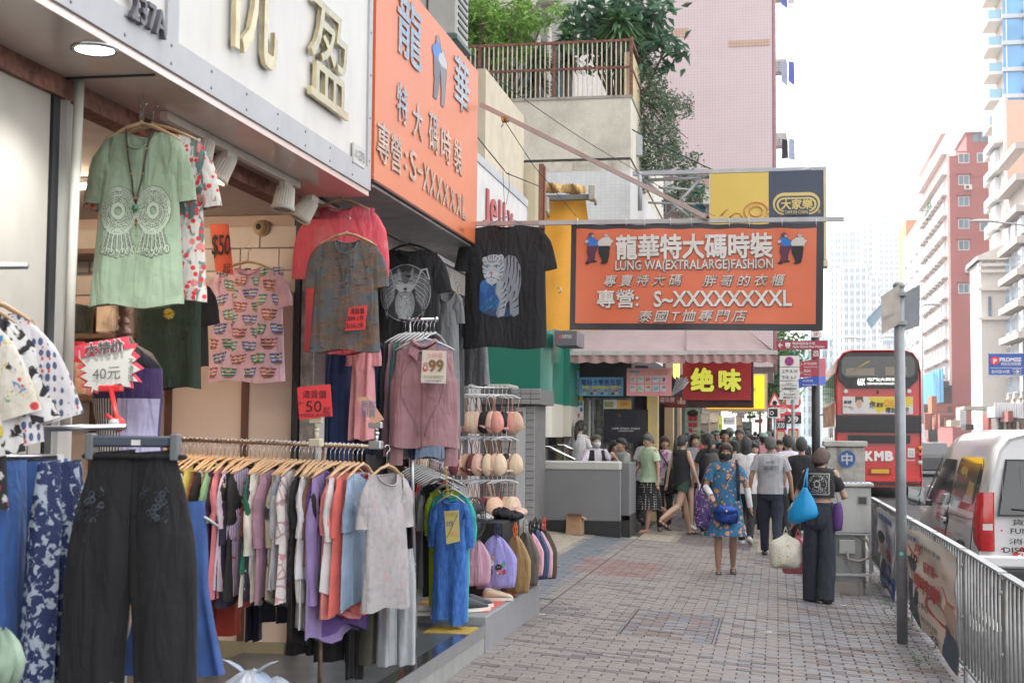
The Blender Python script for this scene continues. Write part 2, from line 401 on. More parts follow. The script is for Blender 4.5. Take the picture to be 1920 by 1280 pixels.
b=MB();b.box(-3.0,8.60,.1,-2.955,8.73,3.1,1);b.box(-2.95,8.58,.1,-2.87,8.76,3.1,0);b.box(-2.868,8.62,.1,-2.80,8.80,3.1,2)
b.bd_('shutter_guide',[M('flaking_paint',(.30,.27,.24),.8,var=.4,scale=18,bump=.6,dirt=.8),BLACK,STEEL],shop)
b=MB();b.box(-2.99,8.56,.1,-2.96,8.59,3.1);b.bd_('conduit',BLACK,shop)
b=MB();b.box(-2.705,-1,3.10,-2.312,7.868,3.132);b.bd_('soffit',M('soffit_panel',(.72,.60,.56),.22,.25,var=.05),shop)
b=MB();b.box(-2.705,5.02,3.092,-2.33,5.03,3.102);b.bd_('soffit_joint',BLACK,shop)
fas=tg_('shop_fascia','white panelled fascia board with brass characters in a grey riveted frame','shop sign',(-2.3,6,3.13))
b=MB();b.box(-2.34,-1,3.14,-2.312,7.86,4.8);b.bd_('panel',PANEL,fas)
b=MB();FZ=3.132
b.box(-2.35,-1,FZ,-2.300,7.868,FZ+.125);b.box(-2.3125,5.06,FZ+.125,-2.3005,5.165,4.8);b.box(-2.35,7.80,FZ+.125,-2.3003,7.868,4.8)
b.box(-2.72,7.862,FZ,-2.3505,7.888,4.8)
b.bd_('frame',ALU,fas)
RV=M('rivet_metal',(.22,.22,.23),.4,.6)
for i in range(11):
 y=3.9+.40*i
 for dz in(.028,.098):
  b=MB();b.ell((-2.2995,y,FZ+dz),(.004,.008,.008),8,4);b.bd_('rivet',RV,fas)
for z in(3.30,3.55,3.8,4.05):b=MB();b.ell((-2.2995,7.835,z),(.004,.008,.008),8,4);b.bd_('rivet',RV,fas)
BRASS=M('polished_brass',(.62,.53,.33),.22,.85,var=.15,scale=12);GREYL=M('dark_grey_letter',(.10,.10,.115),.4,.2)
TX('盈',fas,578,20,650,205,-2.300,BRASS,thick=.022,name='brass_character')
a=P(465,112,X=-2.3)
T('悦',fas,(-2.3,a.y,a.z+.44),(0,1,0),(0,0,1),.62,.88,BRASS,thick=.022,name='brass_character')
T('237A',fas,(-2.3,P(271,30,X=-2.3).y,P(271,30,X=-2.3).z),(0,1,0),(0,0,1),.30,.105,GREYL,thick=.018,bold=.02,name='house_number')
pl=MB();a=P(672,292,X=-2.3);pl.box(-2.305,a.y-.11,a.z-.055,-2.2955,a.y+.11,a.z+.055);pl.bd_('number_plate',M('plate',(.5,.5,.47),.4),fas)
T('237B',fas,(-2.294,a.y+.04,a.z),(0,1,0),(0,0,1),.11,.055,GREYL,name='plate_lettering')
T('長沙灣道\nCHEUNG SHA WAN RD',fas,(-2.294,a.y-.06,a.z),(0,1,0),(0,0,1),.075,.045,GREYL,name='plate_lettering')
c=P(178,90,Z=3.10);dl=tg_('downlight','round recessed downlight shining in the soffit','ceiling light',c)
b=MB();rs=[]
for r_,z in((.085,3.10),(.085,3.090),(.078,3.086),(.068,3.090)):rs.append([(c.x+r_*cos(k*PI/14),c.y+r_*sin(k*PI/14),z)for k in range(28)])
b.rings(rs,cap=False,sm=True);b.bd_('trim_ring',CHROME,dl)
b=MB();b.ell((c.x,c.y,3.092),(.069,.069,.006),24,6);b.bd_('lens',M('lit_lens',(.9,.95,.95),.4,emit=(.85,1,.96),es=7,var=0),dl)
lp=bpy.data.lights.new('lamp','SPOT');lp.energy=25;lp.spot_size=2.2;lp.spot_blend=.8;lp.shadow_soft_size=.06;lp.color=(.95,1,.97)
lo=bpy.data.objects.new('downlight_lamp',lp);COL.objects.link(lo);lo.location=(c.x,c.y,3.07)
CRM=M('cream_plastic',(.55,.52,.47),.45,dirt=.1)
tr=tg_('track_rail','white lighting track fixed under the soffit','lighting track',(-2.56,6.5,3.09))
ya,yb=P(330,185,Z=3.085).y,P(640,365,Z=3.085).y
b=MB();b.box(-2.58,5.62,3.062,-2.545,7.35,3.098);b.bd_('rail',CRM,tr)
for i,(u,v,du,lit)in enumerate(((383,292,-14,0),(427,325,-30,1),(534,378,-6,0),(584,402,-34,0))):
 c=P(u,v,X=-2.56);s_=tg_('spotlight',('ribbed cream spotlight half hidden behind the floral blouse','ribbed cream track spotlight glowing warm orange','ribbed cream unlit spotlight pointing straight down','ribbed cream unlit spotlight nearest the fascia end')[i],'spotlight',(-2.56,c.y,3.06),group='spotlights on the track')
 top=V((-2.56,c.y+.02,3.062));piv=V((-2.56,c.y+.02,c.z+.10))
 b=MB();b.box(-2.578,top.y-.06,3.03,-2.545,top.y+.06,3.061);b.bd_('adapter',CRM,s_)
 b=MB();b.tube(top-V((0,0,.03)),piv,.013,n=10);b.ell(piv,(.017,.017,.02),10,6);b.bd_('stem',CRM,s_)
 d=(RT*(du/60)+V((0,0,-1))+FW*(-.15)).normalized();a0=piv+d*.015;a1=a0+d*.135
 ax=d.orthogonal().normalized();ay=d.cross(ax);rs=[]
 for t_,r_ in((0,.03),(.01,.05),(.12,.06)):
  rs.append([a0+d*t_+(ax*cos(k*PI/24)+ay*sin(k*PI/24))*(r_-(.004 if k%2 else 0))for k in range(48)])
 b=MB();b.rings(rs,cap=True);b.bd_('lamp_housing',CRM,s_)
 b=MB();rs=[[a0+d*t_+(ax*cos(k*PI/14)+ay*sin(k*PI/14))*r_ for k in range(28)]for t_,r_ in((.118,.0635),(.136,.0635),(.136,.054),(.128,.05))]
 b.rings(rs,cap=False,sm=True);b.bd_('rim',CRM,s_)
 b=MB();b.rings([[a0+d*.127+(ax*cos(k*PI/12)+ay*sin(k*PI/12))*.053 for k in range(24)]],cap=False)
 b.add([a0+d*.129+(ax*cos(k*PI/12)+ay*sin(k*PI/12))*.053 for k in range(24)],[tuple(range(24))])
 b.bd_('lens',M('lit_bulb',(1,.8,.6),.4,emit=(1,.62,.3),es=9,var=0)if lit else M('dark_lens',(.2,.19,.17),.15),s_)
 if lit:
  lp=bpy.data.lights.new('lamp','SPOT');lp.energy=40;lp.spot_size=1.6;lp.spot_blend=.6;lp.shadow_soft_size=.05;lp.color=(1,.72,.45)
  lo=bpy.data.objects.new('spotlight_lamp',lp);COL.objects.link(lo);lo.location=a0+d*.16;lo.rotation_euler=d.to_track_quat('-Z','Y').to_euler()
for y,w_ in((5.9,'nearer'),(7.2,'farther')):
 tb=tg_('ceiling_tube',f'{w_} warm fluorescent tube on the ceiling inside the shop','ceiling light',(-4.2,y,3.1),group='tubes inside the shop')
 b=MB();b.box(-4.8,y-.03,3.09,-3.6,y+.03,3.118);b.bd_('batten',WHITE,tb)
 b=MB();b.tube((-4.78,y,3.075),(-3.62,y,3.075),.014);b.bd_('tube',M('lit_tube',(1,.9,.8),.4,emit=(1,.74,.52),es=34,var=0),tb)
c=P(492,428,Y=8.6);cd_=tg_('security_camera','yellowed dome security camera on the wall above the boat print top','security camera',c)
b=MB();b.tube(c,c-V((0,.03,0)),.055,.05,20);b.bd_('mount',M('yellowed_plastic',(.55,.43,.24),.5),cd_)
b=MB();b.ell(c-V((0,.035,0)),(.043,.045,.043),16,10);b.bd_('dome',M('yellowed_plastic',(.55,.43,.24),.5),cd_)
b=MB();b.ell(c-V((0,.072,0)),(.02,.012,.02),12,8);b.bd_('lens',BLACK,cd_)
pf=tg_('shop_step','low grey steel-edged shop step with a diamond plate ramp top','step',(-2.6,8,.1))
b=MB();zt=.352
b.box(-3.31,3,.0,-2.085,10.22,zt-.012,0);b.bd_('concrete_base',M('step_concrete',(.27,.28,.27),.75,var=.12,dirt=.3,bump=.3),pf)
b=MB();b.box(-3.3,3,zt-.010,-2.19,10.215,zt,0)
for k in range(40):
 pass
b.bd_('ramp_plate',M('dark_plate',(.14,.155,.165),.32,.55,var=.25,scale=5,bump=.3,bscale=30),pf)
b=MB();b.box(-2.188,3,zt-.011,-2.087,10.218,zt+.001);b.bd_('edge_strip',M('mirror_strip',(.35,.36,.38),.12,.9,var=.05),pf)
b=MB();b.box(-2.0845,3,zt-.075,-2.076,10.222,zt+.003);b.bd_('nosing',M('nosing_steel',(.36,.37,.38),.35,.7,var=.1),pf)
YEL=MP('warning_tape',(.62,.42,.05),[('waveX',(.08,.06,.03),14,.62,(1,1,0))],.6)
for y in(9.72,7.25):b=MB();b.box(-2.42,y,zt+.0008,-2.09,y+.36,zt+.0035);b.bd_('warning_sticker',YEL,pf)
b=MB();b.box(-3.2,8.9,zt+.0005,-2.5,8.92,zt+.002);b.bd_('joint_line',STEEL,pf)
pg=tg_('shop_platform','grey painted platform carrying shoes and bags on a red mat','step',(-2.6,11.5,.15))
b=MB();b.cbox(-4.6,10.24,.0,-2.078,12.64,.408,.006);b.bd_('base',M('grey_paint',(.24,.245,.26),.5,var=.06,dirt=.15),pg)
b=MB();b.box(-2.75,10.5,.4085,-2.12,12.1,.413);b.bd_('red_mat',M('red_mat',(.60,.075,.05),.4),pg)
b=MB();b.box(-2.75,10.9,.4135,-2.2,11.05,.4155);b.bd_('yellow_stripe',M('yellow_stripe',(.65,.45,.05),.5),pg)
sh2=tg_('second_shop','open shop under the orange sign crowded with hanging clothes','building',(-3.5,10,0))
b=MB();b.box(-6,13.2,.1,-2.9,13.4,3.3);b.box(-6.1,8.8,.1,-5.9,13.2,3.3);b.bd_('back_wall',M('shop_back',(.10,.095,.09),.9),sh2)
b=MB();b.box(-6,8.76,3.18,-2.76,13.3,3.22);b.bd_('ceiling',M('grey_ceiling',(.42,.42,.42),.6,var=.15,dirt=.4),sh2)
b=MB()
for k in range(5):b.box(-2.755,8.0+k*.62,3.185,-2.33,8.0+k*.62+.6,3.199)
b.bd_('soffit_panels',M('soffit_grey',(.46,.47,.48),.45,.2,var=.1,dirt=.3),sh2)
b=MB();b.box(-2.9,8.80,2.98,-2.78,13.3,3.17);b.bd_('lintel',M('plaster',(.33,.31,.29),.85,dirt=.7,bump=.5),sh2)
b=MB();b.box(-3.6,12.66,.1,-2.75,13.2,3.0);b.bd_('pier',M('pier_plaster',(.3,.3,.3),.8,dirt=.3),sh2)
b=MB();b.box(-4.2,11.6,.1,-4.05,12.9,2.9);b.bd_('shelf_panel',M('panel_grey',(.25,.25,.25),.7),sh2)
b=MB();rg=RR(31)
for _ in range(150):
 x,y=rg.uniform(-2,1.35),8+14*rg.random()**1.3;r_=rg.uniform(.008,.02);z=gg(x,y)+.0022;b.add([(x+r_*cos(q)*(1+.3*rg.random()),y+r_*sin(q),z-SLOPE*r_*cos(q))for q in[2*PI*k/8 for k in range(8)]],[tuple(range(8))])
stuff(b.bd_('gum_spots',M('gum_dark',(.06,.057,.055),.8)))
for i,(u,v,nm,cl)in enumerate(((1580,1135,'white paper scrap beside the wide black trousers',(.6,.6,.58)),(1440,1185,'small white scrap right of the manhole cover',(.6,.6,.58)),(1015,1152,'pale crumpled scrap at the end of the shop platform',(.55,.53,.5)),(1560,1120,'dark leaf on the paving by the traffic cabinet',(.09,.06,.03)))):
 p=G(u,v);p.z+=rise(p.y)+.004;b=MB();b.add([p+V((-.03,-.02,.002)),p+V((.035,-.015,0)),p+V((.03,.02,.006)),p+V((-.02,.025,.001))],[(0,1,2,3)]);tag(b.bd_('litter_scrap',M('scrap_%d'%i,cl,.7)),nm,'litter')
 # ======== clothes
import numpy as np
class Canvas:
 """a small printed picture: colours on a grid, drawn with shapes; x to the right, y up, both 0..1"""
 def __init__(s,nx,ny,base=None,asp=1.0):
  s.nx,s.ny=nx,ny
  s.X,s.Y=np.meshgrid(np.linspace(0,1,nx),np.linspace(0,1,ny));s.asp=asp
  s.C=np.zeros((ny,nx,3));s.A=np.zeros((ny,nx),bool);s.lim=None
  if base is not None:s.C[:]=base;s.A[:]=True
 def put(s,m,col):
  if s.lim is not None:m=m&s.lim
  s.C[m]=col;s.A|=m;return s
 def ell(s,x,y,rx,ry,col,rot=0,ring=0):
  c,n=cos(rot),sin(rot);dx,dy=s.X-x,(s.Y-y)*s.asp;ry=ry*s.asp
  d=((dx*c+dy*n)/rx)**2+((-dx*n+dy*c)/ry)**2
  return s.put((d<1)&(d>(1-ring)**2)if ring else d<1,col)
 def poly(s,pts,col):
  ins=np.zeros(s.X.shape,bool);n=len(pts)
  for i in range(n):
   x1,y1=pts[i];x2,y2=pts[(i+1)%n]
   if y1==y2:continue
   k=((s.Y<y1)!=(s.Y<y2))&(s.X<(x2-x1)*(s.Y-y1)/(y2-y1)+x1);ins^=k
  return s.put(ins,col)
 def line(s,pts,w,col,w1=None):
  w1=w if w1 is None else w1;n=len(pts)-1
  for i in range(n):
   (x1,y1),(x2,y2)=pts[i],pts[i+1];dx,dy=x2-x1,(y2-y1)*s.asp;L2=dx*dx+dy*dy+1e-12
   t=np.clip(((s.X-x1)*dx+(s.Y-y1)*s.asp*dy)/L2,0,1);d=np.hypot(s.X-x1-t*dx,(s.Y-y1)*s.asp-t*dy)
   ww=w+(w1-w)*(i+t)/n;s.put(d<ww,col)
  return s
 def grain(s,amt,seed=1,k=0):
  r=np.random.RandomState(seed);s.C*=(1+amt*(r.rand(s.ny,s.nx,1)-.5)*2);return s
def canvas_mat(name,rough=.7):
 if name in MS:return MS[name]
 m,t,b=newmat(name);MS[name]=m;a=t.nodes.new('ShaderNodeAttribute');a.attribute_name='ink'
 t.links.new(a.outputs['Color'],b.inputs['Base Color']);b.inputs['Roughness'].default_value=rough
 return m
def cvm_(cv,pos,name,parent,local=True,rough=.7):
 """pos(x, y) gives the 3D point for canvas coordinates"""
 pts=[pos(x,y)for y in np.linspace(0,1,cv.ny)for x in np.linspace(0,1,cv.nx)]
 fs=[];nx=cv.nx
 for j in range(cv.ny-1):
  for i in range(nx-1):
   if cv.A[j,i]or(cv.A[j+1,i+1]):fs.append((j*nx+i,j*nx+i+1,(j+1)*nx+i+1,(j+1)*nx+i))
 used=sorted({k for f in fs for k in f});mp={k:i for i,k in enumerate(used)}
 b=MB();b.add([pts[k]for k in used],[tuple(mp[k]for k in f)for f in fs],0,True)
 o=b.bd_(name,canvas_mat('printed_ink_%d'%int(rough*10),rough),parent,local)
 at=o.data.color_attributes.new('ink','FLOAT_COLOR','POINT');cc=cv.C.reshape(-1,3)
 buf=np.ones((len(used),4));buf[:,:3]=cc[used];at.data.foreach_set('color',buf.ravel())
 return o
class Garment:
 """a shirt or dress on its hanger; local frame: origin where the hook meets the bar, front towards -Y"""
 def __init__(s,w=.23,L=.66,neck=.075,scoop=.07,slope=.28,hem=1.0,depth=.03,fold=.012,k=3,seed=0,zn=-.13,hemwave=.01,shoulder=.95,waist=0):
  s.__dict__.update(locals());s.shoulder=shoulder-.07;s.r=RR(seed);s.ph=[s.r.random()*6.28 for _ in range(5)]
  s.kk=[k*(.8+.4*s.r.random()),k*(1.7+.6*s.r.random())]
 def a(s,t):return s.w*(s.shoulder+(s.hem-s.shoulder)*min(1,t*1.0))-s.waist*sin(PI*min(1,t*1.4))
 def zs(s,x,front):
  z=s.zn-s.slope*max(0,abs(x)-s.neck*.8);q=abs(x)/s.neck
  if q<1:z-=(s.scoop if front else .018)*math.sqrt(1-q*q)
  return z
 def fold_y(s,x,t):
  f=s.fold*(t**1.1+.12);u=x/s.w
  return f*(sin(s.kk[0]*u*2.2+s.ph[0]+.6*t)+.5*sin(s.kk[1]*u*2+s.ph[1]-t)+.25*sin(9*u+5*t+s.ph[2]))
 def pt(s,th,t):
  a=s.a(t);c,n=cos(th),sin(th);x=a*(abs(c)**.75)*(1 if c>=0 else-1);front=n>0
  zh=s.zn-s.L+s.hemwave*sin(x/s.w*4+s.ph[3])
  z=s.zs(x*(s.a(0)/a),front)*(1-t)+zh*t
  q=abs(x)/s.neck;b0=.006+(.04*(1-q*q)if q<1 else 0);b=b0*max(0,1-t*5)+s.depth*min(1,t*3.5)*(1+.15*sin(3*x/s.w+s.ph[4]))
  y=-b*n+s.fold_y(x,t)
  if t<.25:y+=.008*(.25-t)
  return(x,y,z)
 def front(s,x,z,off=.003):
  zt=s.zs(x,True);zh=s.zn-s.L;t=min(1,max(0,(zt-z)/(zt-zh)));a=s.a(t)
  c=max(-1,min(1,x/a));c=(abs(c)**(1/.75))*(1 if c>=0 else-1);th=math.acos(c)
  return(x,s.pt(th,t)[1]-off,z)
 def body(s,nth=36,nt=14):
  b=MB();rs=[]
  for i in range(nt+1):rs.append([s.pt(2*PI*(j+.5)/nth,(i/nt)**1.15)for j in range(nth)])
  b.rings(rs,cap=False,sm=True);return b
 def sleeve(s,b,side,length=.2,drop=60,hw=.085,hw1=.075,elbow=0,mi=0,depth=.022):
  drop=min(85,drop+12);hw*=.84;hw1*=.84;sx=s.a(0)*.97*side;z0=s.zs(abs(sx),True);C0=V((sx*.86,.002,z0-hw*.95));rs=[];n=18;m=8;p=C0.copy();st=length/m
  for i in range(m+1):
   u=i/m;ang=rad(drop+elbow*u);d=V((side*cos(ang),0,-sin(ang)))
   nn=V((side*sin(ang),0,cos(ang)));bl=min(1,u*3);nn=(V((0,0,1))*(1-bl)+nn*bl).normalized()
   h=hw*(1-u)+hw1*u;dp=depth*(.5+.5*min(1,u*4))
   rs.append([p+nn*(h*cos(2*PI*k/n))+V((0,dp*sin(2*PI*k/n)+.006*sin(5*u+s.ph[1])+.004*sin(11*u+k+s.ph[0]),0))for k in range(n)])
   p=p+d*st
  b.rings(rs,mi,False,True)
 def collar(s,b,r=.007,mi=1):
  for fr in(True,False):
   pts=[]
   for i in range(13):
    x=s.neck*(-1+2*i/12)*.99;q=abs(x)/s.neck;z=s.zs(x,fr);y=(-1 if fr else 1)*(.006+.04*(1-q*q))+s.fold_y(x,0)+.002
    pts.append((x,y,z))
   b.path(pts,r,6,mi,flat=.6)
WOOD=M('hanger_wood',(.55,.36,.2),.45,var=.18,scale=20,coat=.2)
GREYH=M('grey_hanger',(.40,.41,.40),.4);WIRE=M('hanger_wire',(.55,.55,.57),.25,1,var=0);CLEAR=M('clear_hanger',(.62,.62,.63),.2,var=0)
def hanger(parent,kind=WOOD,span=.2,hook=.045,zt=0,local=True):
 o=None;b=MB()
 b.path([(0,0,-.105+zt),(.0,-.004,-.115+zt),(span*.35,-.002,-.128+zt),(span*.8,.002,-.165+zt),(span,.006,-.185+zt)],[.012,.014,.013,.011,.008],8,flat=.55)
 b.path([(0,0,-.105+zt),(-.0,-.004,-.115+zt),(-span*.35,-.002,-.128+zt),(-span*.8,.002,-.165+zt),(-span,.006,-.185+zt)],[.012,.014,.013,.011,.008],8,flat=.55)
 o=b.bd_('hanger',kind,parent,True)
 b=MB();pts=[(0,0,-.10+zt),(0,0,-.055+zt),(.012,0,-.04+zt)]+[(.02*cos(t),0,-.016+.02*sin(t))for t in[rad(a)for a in(-40,0,45,90,135,170)]]
 b.path(pts,.0022,6);h=b.bd_('hook',WIRE,o,True);return o
def shirt(name,label,cat,loc,rz,mat,G_,sl=.2,drop=60,hw=.085,hw1=.075,elbow=0,trim=None,hk=WOOD,group=None,collar=True,hang=True,sleeves=True):
 t=tg_(name,label,cat,loc,rz,group)
 b=G_.body();b2=MB()
 if collar:G_.collar(b,mi=1)
 o=b.bd_('body',[mat,trim or mat],t,True)
 if sleeves:
  for sd in(-1,1):
   b=MB();G_.sleeve(b,sd,sl,drop,hw,hw1,elbow);b.bd_('sleeve',[trim if False else mat],t,True)
 if hang:hanger(t,hk,min(.2,G_.w*.85),zt=.016)
 return t
def at(uc,vneck,vhem,ul,ur,Y):
 N=P(uc,vneck,Y=Y);w_=(P(ur,vhem,Y=Y).x-P(ul,vhem,Y=Y).x)/2;L=N.z-P(uc,vhem,Y=Y).z
 return N,w_,L
def trousers(b,w=.21,L=.95,hip=1.15,leg=.12,legb=.10,mi=0,seed=0,z0=-.10,rise=.28,fold=.01,gap=.0):
 """two legs that run from the waist down; they touch above the crotch"""
 r=RR(seed);p1,p2=r.random()*6,r.random()*6;n=26;tc=rise/L
 for sd in(-1,1):
  rs=[]
  for i in range(19):
   t=i/18;z=z0-L*t
   q_=min(1,t/tc);base=w*(1+(hip-1)*sin(q_*PI/2));out_=base if t<tc else base+(gap+2*legb-base)*((t-tc)/(1-tc))**1.2
   inn=-.004 if t<tc else gap*((t-tc)/(1-tc))**.6
   c,a=sd*(out_+inn)/2,(out_-inn)/2;d=.014+.035*min(1,t*4)
   rs.append([(c+a*math.copysign(abs(cos(q))**.8,cos(q)),d*sin(q)+fold*(.25+t)*(sin(5*cos(q)+p2+2*t+sd)+.5*sin(10*cos(q)+p1)),z+.006*cos(q))for q in[2*PI*k/n for k in range(n)]])
  b.rings(rs,mi,False,True)
FLORAL_RED=MP('cherry_print',(.62,.58,.53),[('blobs',(.10,.15,.15),17,.56,(1,1,.45)),('spots',(.62,.22,.20),14,.30),('blobs',(.14,.19,.17),26,.60,(1,1,.5)),('spots',(.65,.04,.05),32,.30)])
SAGE=CL((.28,.36,.25),'sage_cloth');DKGREEN=CL((.022,.04,.025),'dark_green_cloth')
TIEDYE=MP('tie_dye_red',(.68,.10,.14),[('soft',(.68,.28,.30),5,.62),('soft',(.55,.03,.06),9,.66)])
CAMO=MP('mottled_brown',(.11,.085,.07),[('soft',(.075,.11,.135),9,.52,(1,1,2.2)),('soft',(.19,.10,.06),12,.58,(1,1,2.5)),('blobs',(.03,.028,.028),22,.64,(1,1,3.5))])
BLK=CL((.012,.012,.014),'black_cloth');PINKB=CL((.68,.44,.50),'boat_pink')
MAUVE=CL((.32,.18,.20),'mauve_cloth');GREYP=MP('grey_marl_pink',(.36,.335,.34),[('soft',(.42,.26,.25),13,.68),('soft',(.30,.29,.30),40,.55)])
N,w_,L=at(265,247,575,178,352,5.32)
loc=(N.x,5.32,N.z+.13)
g=Garment(w_*.98,L,.062,.075,.16,1.03,.035,.014,2.6,3,shoulder=.86)
t=shirt('hanging_tshirt','sage green T-shirt with crocheted lace print hanging under the soffit','T-shirt',loc,0,SAGE,g,.21,62,.09,.083,8,M('sage_rib',(.25,.33,.23),.9),group='clothes hanging at the shop front')
cv=Canvas(110,84,asp=.78)
LACE=(.39,.45,.35)
for cx in(.27,.73):
 for rr in np.linspace(.06,.235,8):cv.ell(cx,.66,rr,rr*1.25,LACE,0,.09 if rr>.1 else .3)
 for k in range(34):
  an=k*2*PI/34;cv.line([(cx+.07*cos(an),.66+.09*sin(an)),(cx+.21*cos(an),.66+.27*sin(an))],.0035,LACE)
 for k in range(7):
  x=cx-.2+k*.066;cv.ell(x,.14+.05*abs(k-3)/3,.034,.05,LACE,0,.3)
  cv.line([(cx+(x-cx)*.6,.42),(x,.16)],.010,LACE);cv.line([(cx+(x-cx)*.6+.02,.42),(x+.03,.16)],.004,LACE)
cvm_(cv,lambda x,y:g.front((x-.5)*w_*1.62,g.zn-.235+(y-1)*.33*1.0+.02),'lace_print',t)
b=MB()
for a0,a1 in((-.055,-.0),(.055,.0)):
 for i in range(34):
  u=i/33;x=a0*(1-u)**.8;z=-.125-.30*u;b.ell((x,g.front(x,min(z,g.zs(x,True)-.002))[1]-.008,z),(.0046,)*3,6,4,1 if i%11==9 else 0)
nk=tg_('bead_necklace','brown bead necklace with green pendant hung over the sage T-shirt','necklace',loc)
b.bd_('beads',[M('brown_beads',(.05,.025,.018),.35),M('amber_bead',(.45,.17,.03),.3)],nk,True)
b=MB();b.ell((0,g.front(0,-.45)[1]-.012,-.448),(.013,.008,.014),14,10,0);b.bd_('pendant',M('jade',(.01,.12,.06),.15,coat=.6),nk,True)
b=MB();b.path([(0,-.02,-.46),(0,-.025,-.49),(.001,-.03,-.53)],.0015,5);b.ell((0,-.03,-.495),(.005,)*3,8,6);b.ell((0,-.032,-.512),(.004,)*3,8,6);b.bd_('tassel',M('red_bead',(.35,.05,.03),.4),nk,True)
b=MB();b.path([(N.x,5.32,3.10),(N.x+.003,5.32,3.05)],.003,6)
for i in range(5):b.path([(N.x+.008*cos(q),5.32+.004*sin(q+i),3.045-i*.02+.012*sin(q))for q in[k*PI/4 for k in range(9)]],.0022,5)
tag(b.bd_('hook_chain',M('dull_steel',(.25,.24,.23),.4,.8)),'twisted metal hook and chain holding the sage T-shirt','hook')
g2=Garment(w_*1.24,L*.99,.075,.04,.2,1.02,.04,.014,2.2,9,shoulder=.92)
shirt('hanging_blouse','white blouse with red cherry print hanging behind the sage T-shirt','blouse',(N.x-.006,5.44,N.z+.15),-.02,FLORAL_RED,g2,.22,55,.10,.085,15,M('red_rib',(.55,.05,.05),.8),group='clothes hanging at the shop front')
N,w_,L=at(465,500,716,384,540,8.25)
g=Garment(w_*.93,L,.075,.055,.24,1.0,.03,.010,2.4,21,shoulder=.93)
t=shirt('hanging_tshirt','pink T-shirt printed with striped baskets hanging on the beige wall','T-shirt',(N.x,8.25,N.z+.13),0,PINKB,g,.16,55,.085,.08,10,M('boat_collar',(.55,.22,.25),.8),group='clothes hanging at the shop front')
cv=Canvas(112,134,asp=1.2);rr=RR(3);ink=[(.55,.06,.10),(.06,.16,.50),(.03,.36,.26)]
for r_ in range(8):
 for c_ in range(5):
  x,y=.02+c_*.27+(.13 if r_%2 else 0),.04+r_*.128;col=ink[(r_+c_*2+(r_//2))%3];tl=rr.uniform(-.012,.012)
  if x>.98:continue
  for q in range(5):cv.poly([(x-.078-q*.006,y+q*.015+tl),(x+.078+q*.006,y+q*.015-tl),(x+.084+q*.006,y+(q+.8)*.015-tl),(x-.084-q*.006,y+(q+.8)*.015+tl)],col if q%2==0 else(.68,.60,.56))
  cv.line([(x-.05,y-.008),(x+.05,y-.008)],.006,(.55,.30,.10));cv.line([(x-.04,y+.07),(x-.02,y+.04),(x+.02,y+.04),(x+.04,y+.07)],.006,(.5,.38,.15))
cvm_(cv,lambda x,y:g.front((x-.5)*g.w*1.86,g.zn-.005-g.L*(1-y)*.985 if abs((x-.5)*g.w*1.86)>.08 else g.zn-.068-(g.L-.068)*(1-y)*.985),'basket_print',t)
b=MB();b.box(-.02,-.01,g.zn-.02,.02,-.002,g.zn-.01);b.bd_('neck_label',BLACK,t,True)
N,w_,L=at(318,560,728,252,380,7.2)
g=Garment(w_,L+.28,.09,.05,.2,.98,.05,.012,3,5)
t=shirt('knitted_blouse','dark green textured top below the sage T-shirt','top',(N.x,7.2,N.z+.13+.28),0,DKGREEN,g,.15,60,group='clothes hanging at the shop front',sleeves=False)
cv=Canvas(70,70,asp=1)
for i in range(46):
 x,y=RND.random(),RND.random();cv.line([(x+.03*cos(q+i),y+.02*sin(q*1.3+i))for q in(0,.8,1.6,2.4)],.006,(.012,.022,.014))
cvm_(cv,lambda x,y:g.front((x-.5)*g.w*1.8,g.zn-.2-.36*(1-y)),'stitched_relief',t)
pp=tg_('pompom_charm','yellow pompom charm dangling on the dark green top','charm',P(317,588,Y=7.1));c=P(317,588,Y=7.1)
b=MB()
for i in range(260):
 d=V((RND.gauss(0,1),RND.gauss(0,1),RND.gauss(0,1))).normalized();q=d.orthogonal().normalized()*.002
 b.add([c+q,c-q,c+d*.034],[(0,1,2)])
b.bd_('pompom',M('pompom_yellow',(.62,.45,.06),.9),pp)
b=MB();b.path([c,c-V((-.002,0,.10)),c-V((.004,0,.17))],.0015,5);b.ell(c-V((-.002,0,.11)),(.008,)*3,8,6);b.ell(c-V((.004,0,.17)),(.006,)*3,8,6);b.bd_('cord',M('dark_cord',(.03,.025,.02),.6),pp)
N,w_,L=at(350,525,620,300,384,7.6)
shirt('knitted_blouse','black short sleeved top half hidden behind the dark green top','top',(N.x,7.6,N.z+.13),.1,BLK,Garment(w_,.5,seed=8),.18,65,group='clothes hanging at the shop front')
N,w_,L=at(640,385,662,566,700,8.15)
shirt('hanging_tshirt','oversized red tie-dye T-shirt hanging behind the brown mottled one','T-shirt',(N.x+.0,8.15,N.z+.13),-.05,TIEDYE,Garment(w_*1.02,L,.085,.05,.16,.97,.05,.016,2.4,31,shoulder=1.0),.33,64,.12,.10,12,group='clothes hanging at the shop front')
N,w_,L=at(650,448,658,583,712,7.75)
g=Garment(w_,L,.068,.09,.22,1.02,.035,.012,2.4,33,shoulder=.9)
t=shirt('hanging_tshirt','brown and slate mottled T-shirt with a red price tag on it','T-shirt',(N.x,7.75,N.z+.13),.02,CAMO,g,.19,62,.092,.085,8,CL((.08,.12,.15),'slate_rib'),group='clothes hanging at the shop front')
b=MB()
for sd in(-1,1):b.path([(sd*.045,-.03,-.10),(sd*.03,-.045,-.22),(sd*.008,g.front(0,-.36)[1]-.01,-.36)],.002,5)
for i in range(9):b.ell((.03*cos(i*2.1)*(1-i*.08),g.front(0,-.33)[1]-.012,-.31-.012*i),(.006,)*3,7,5)
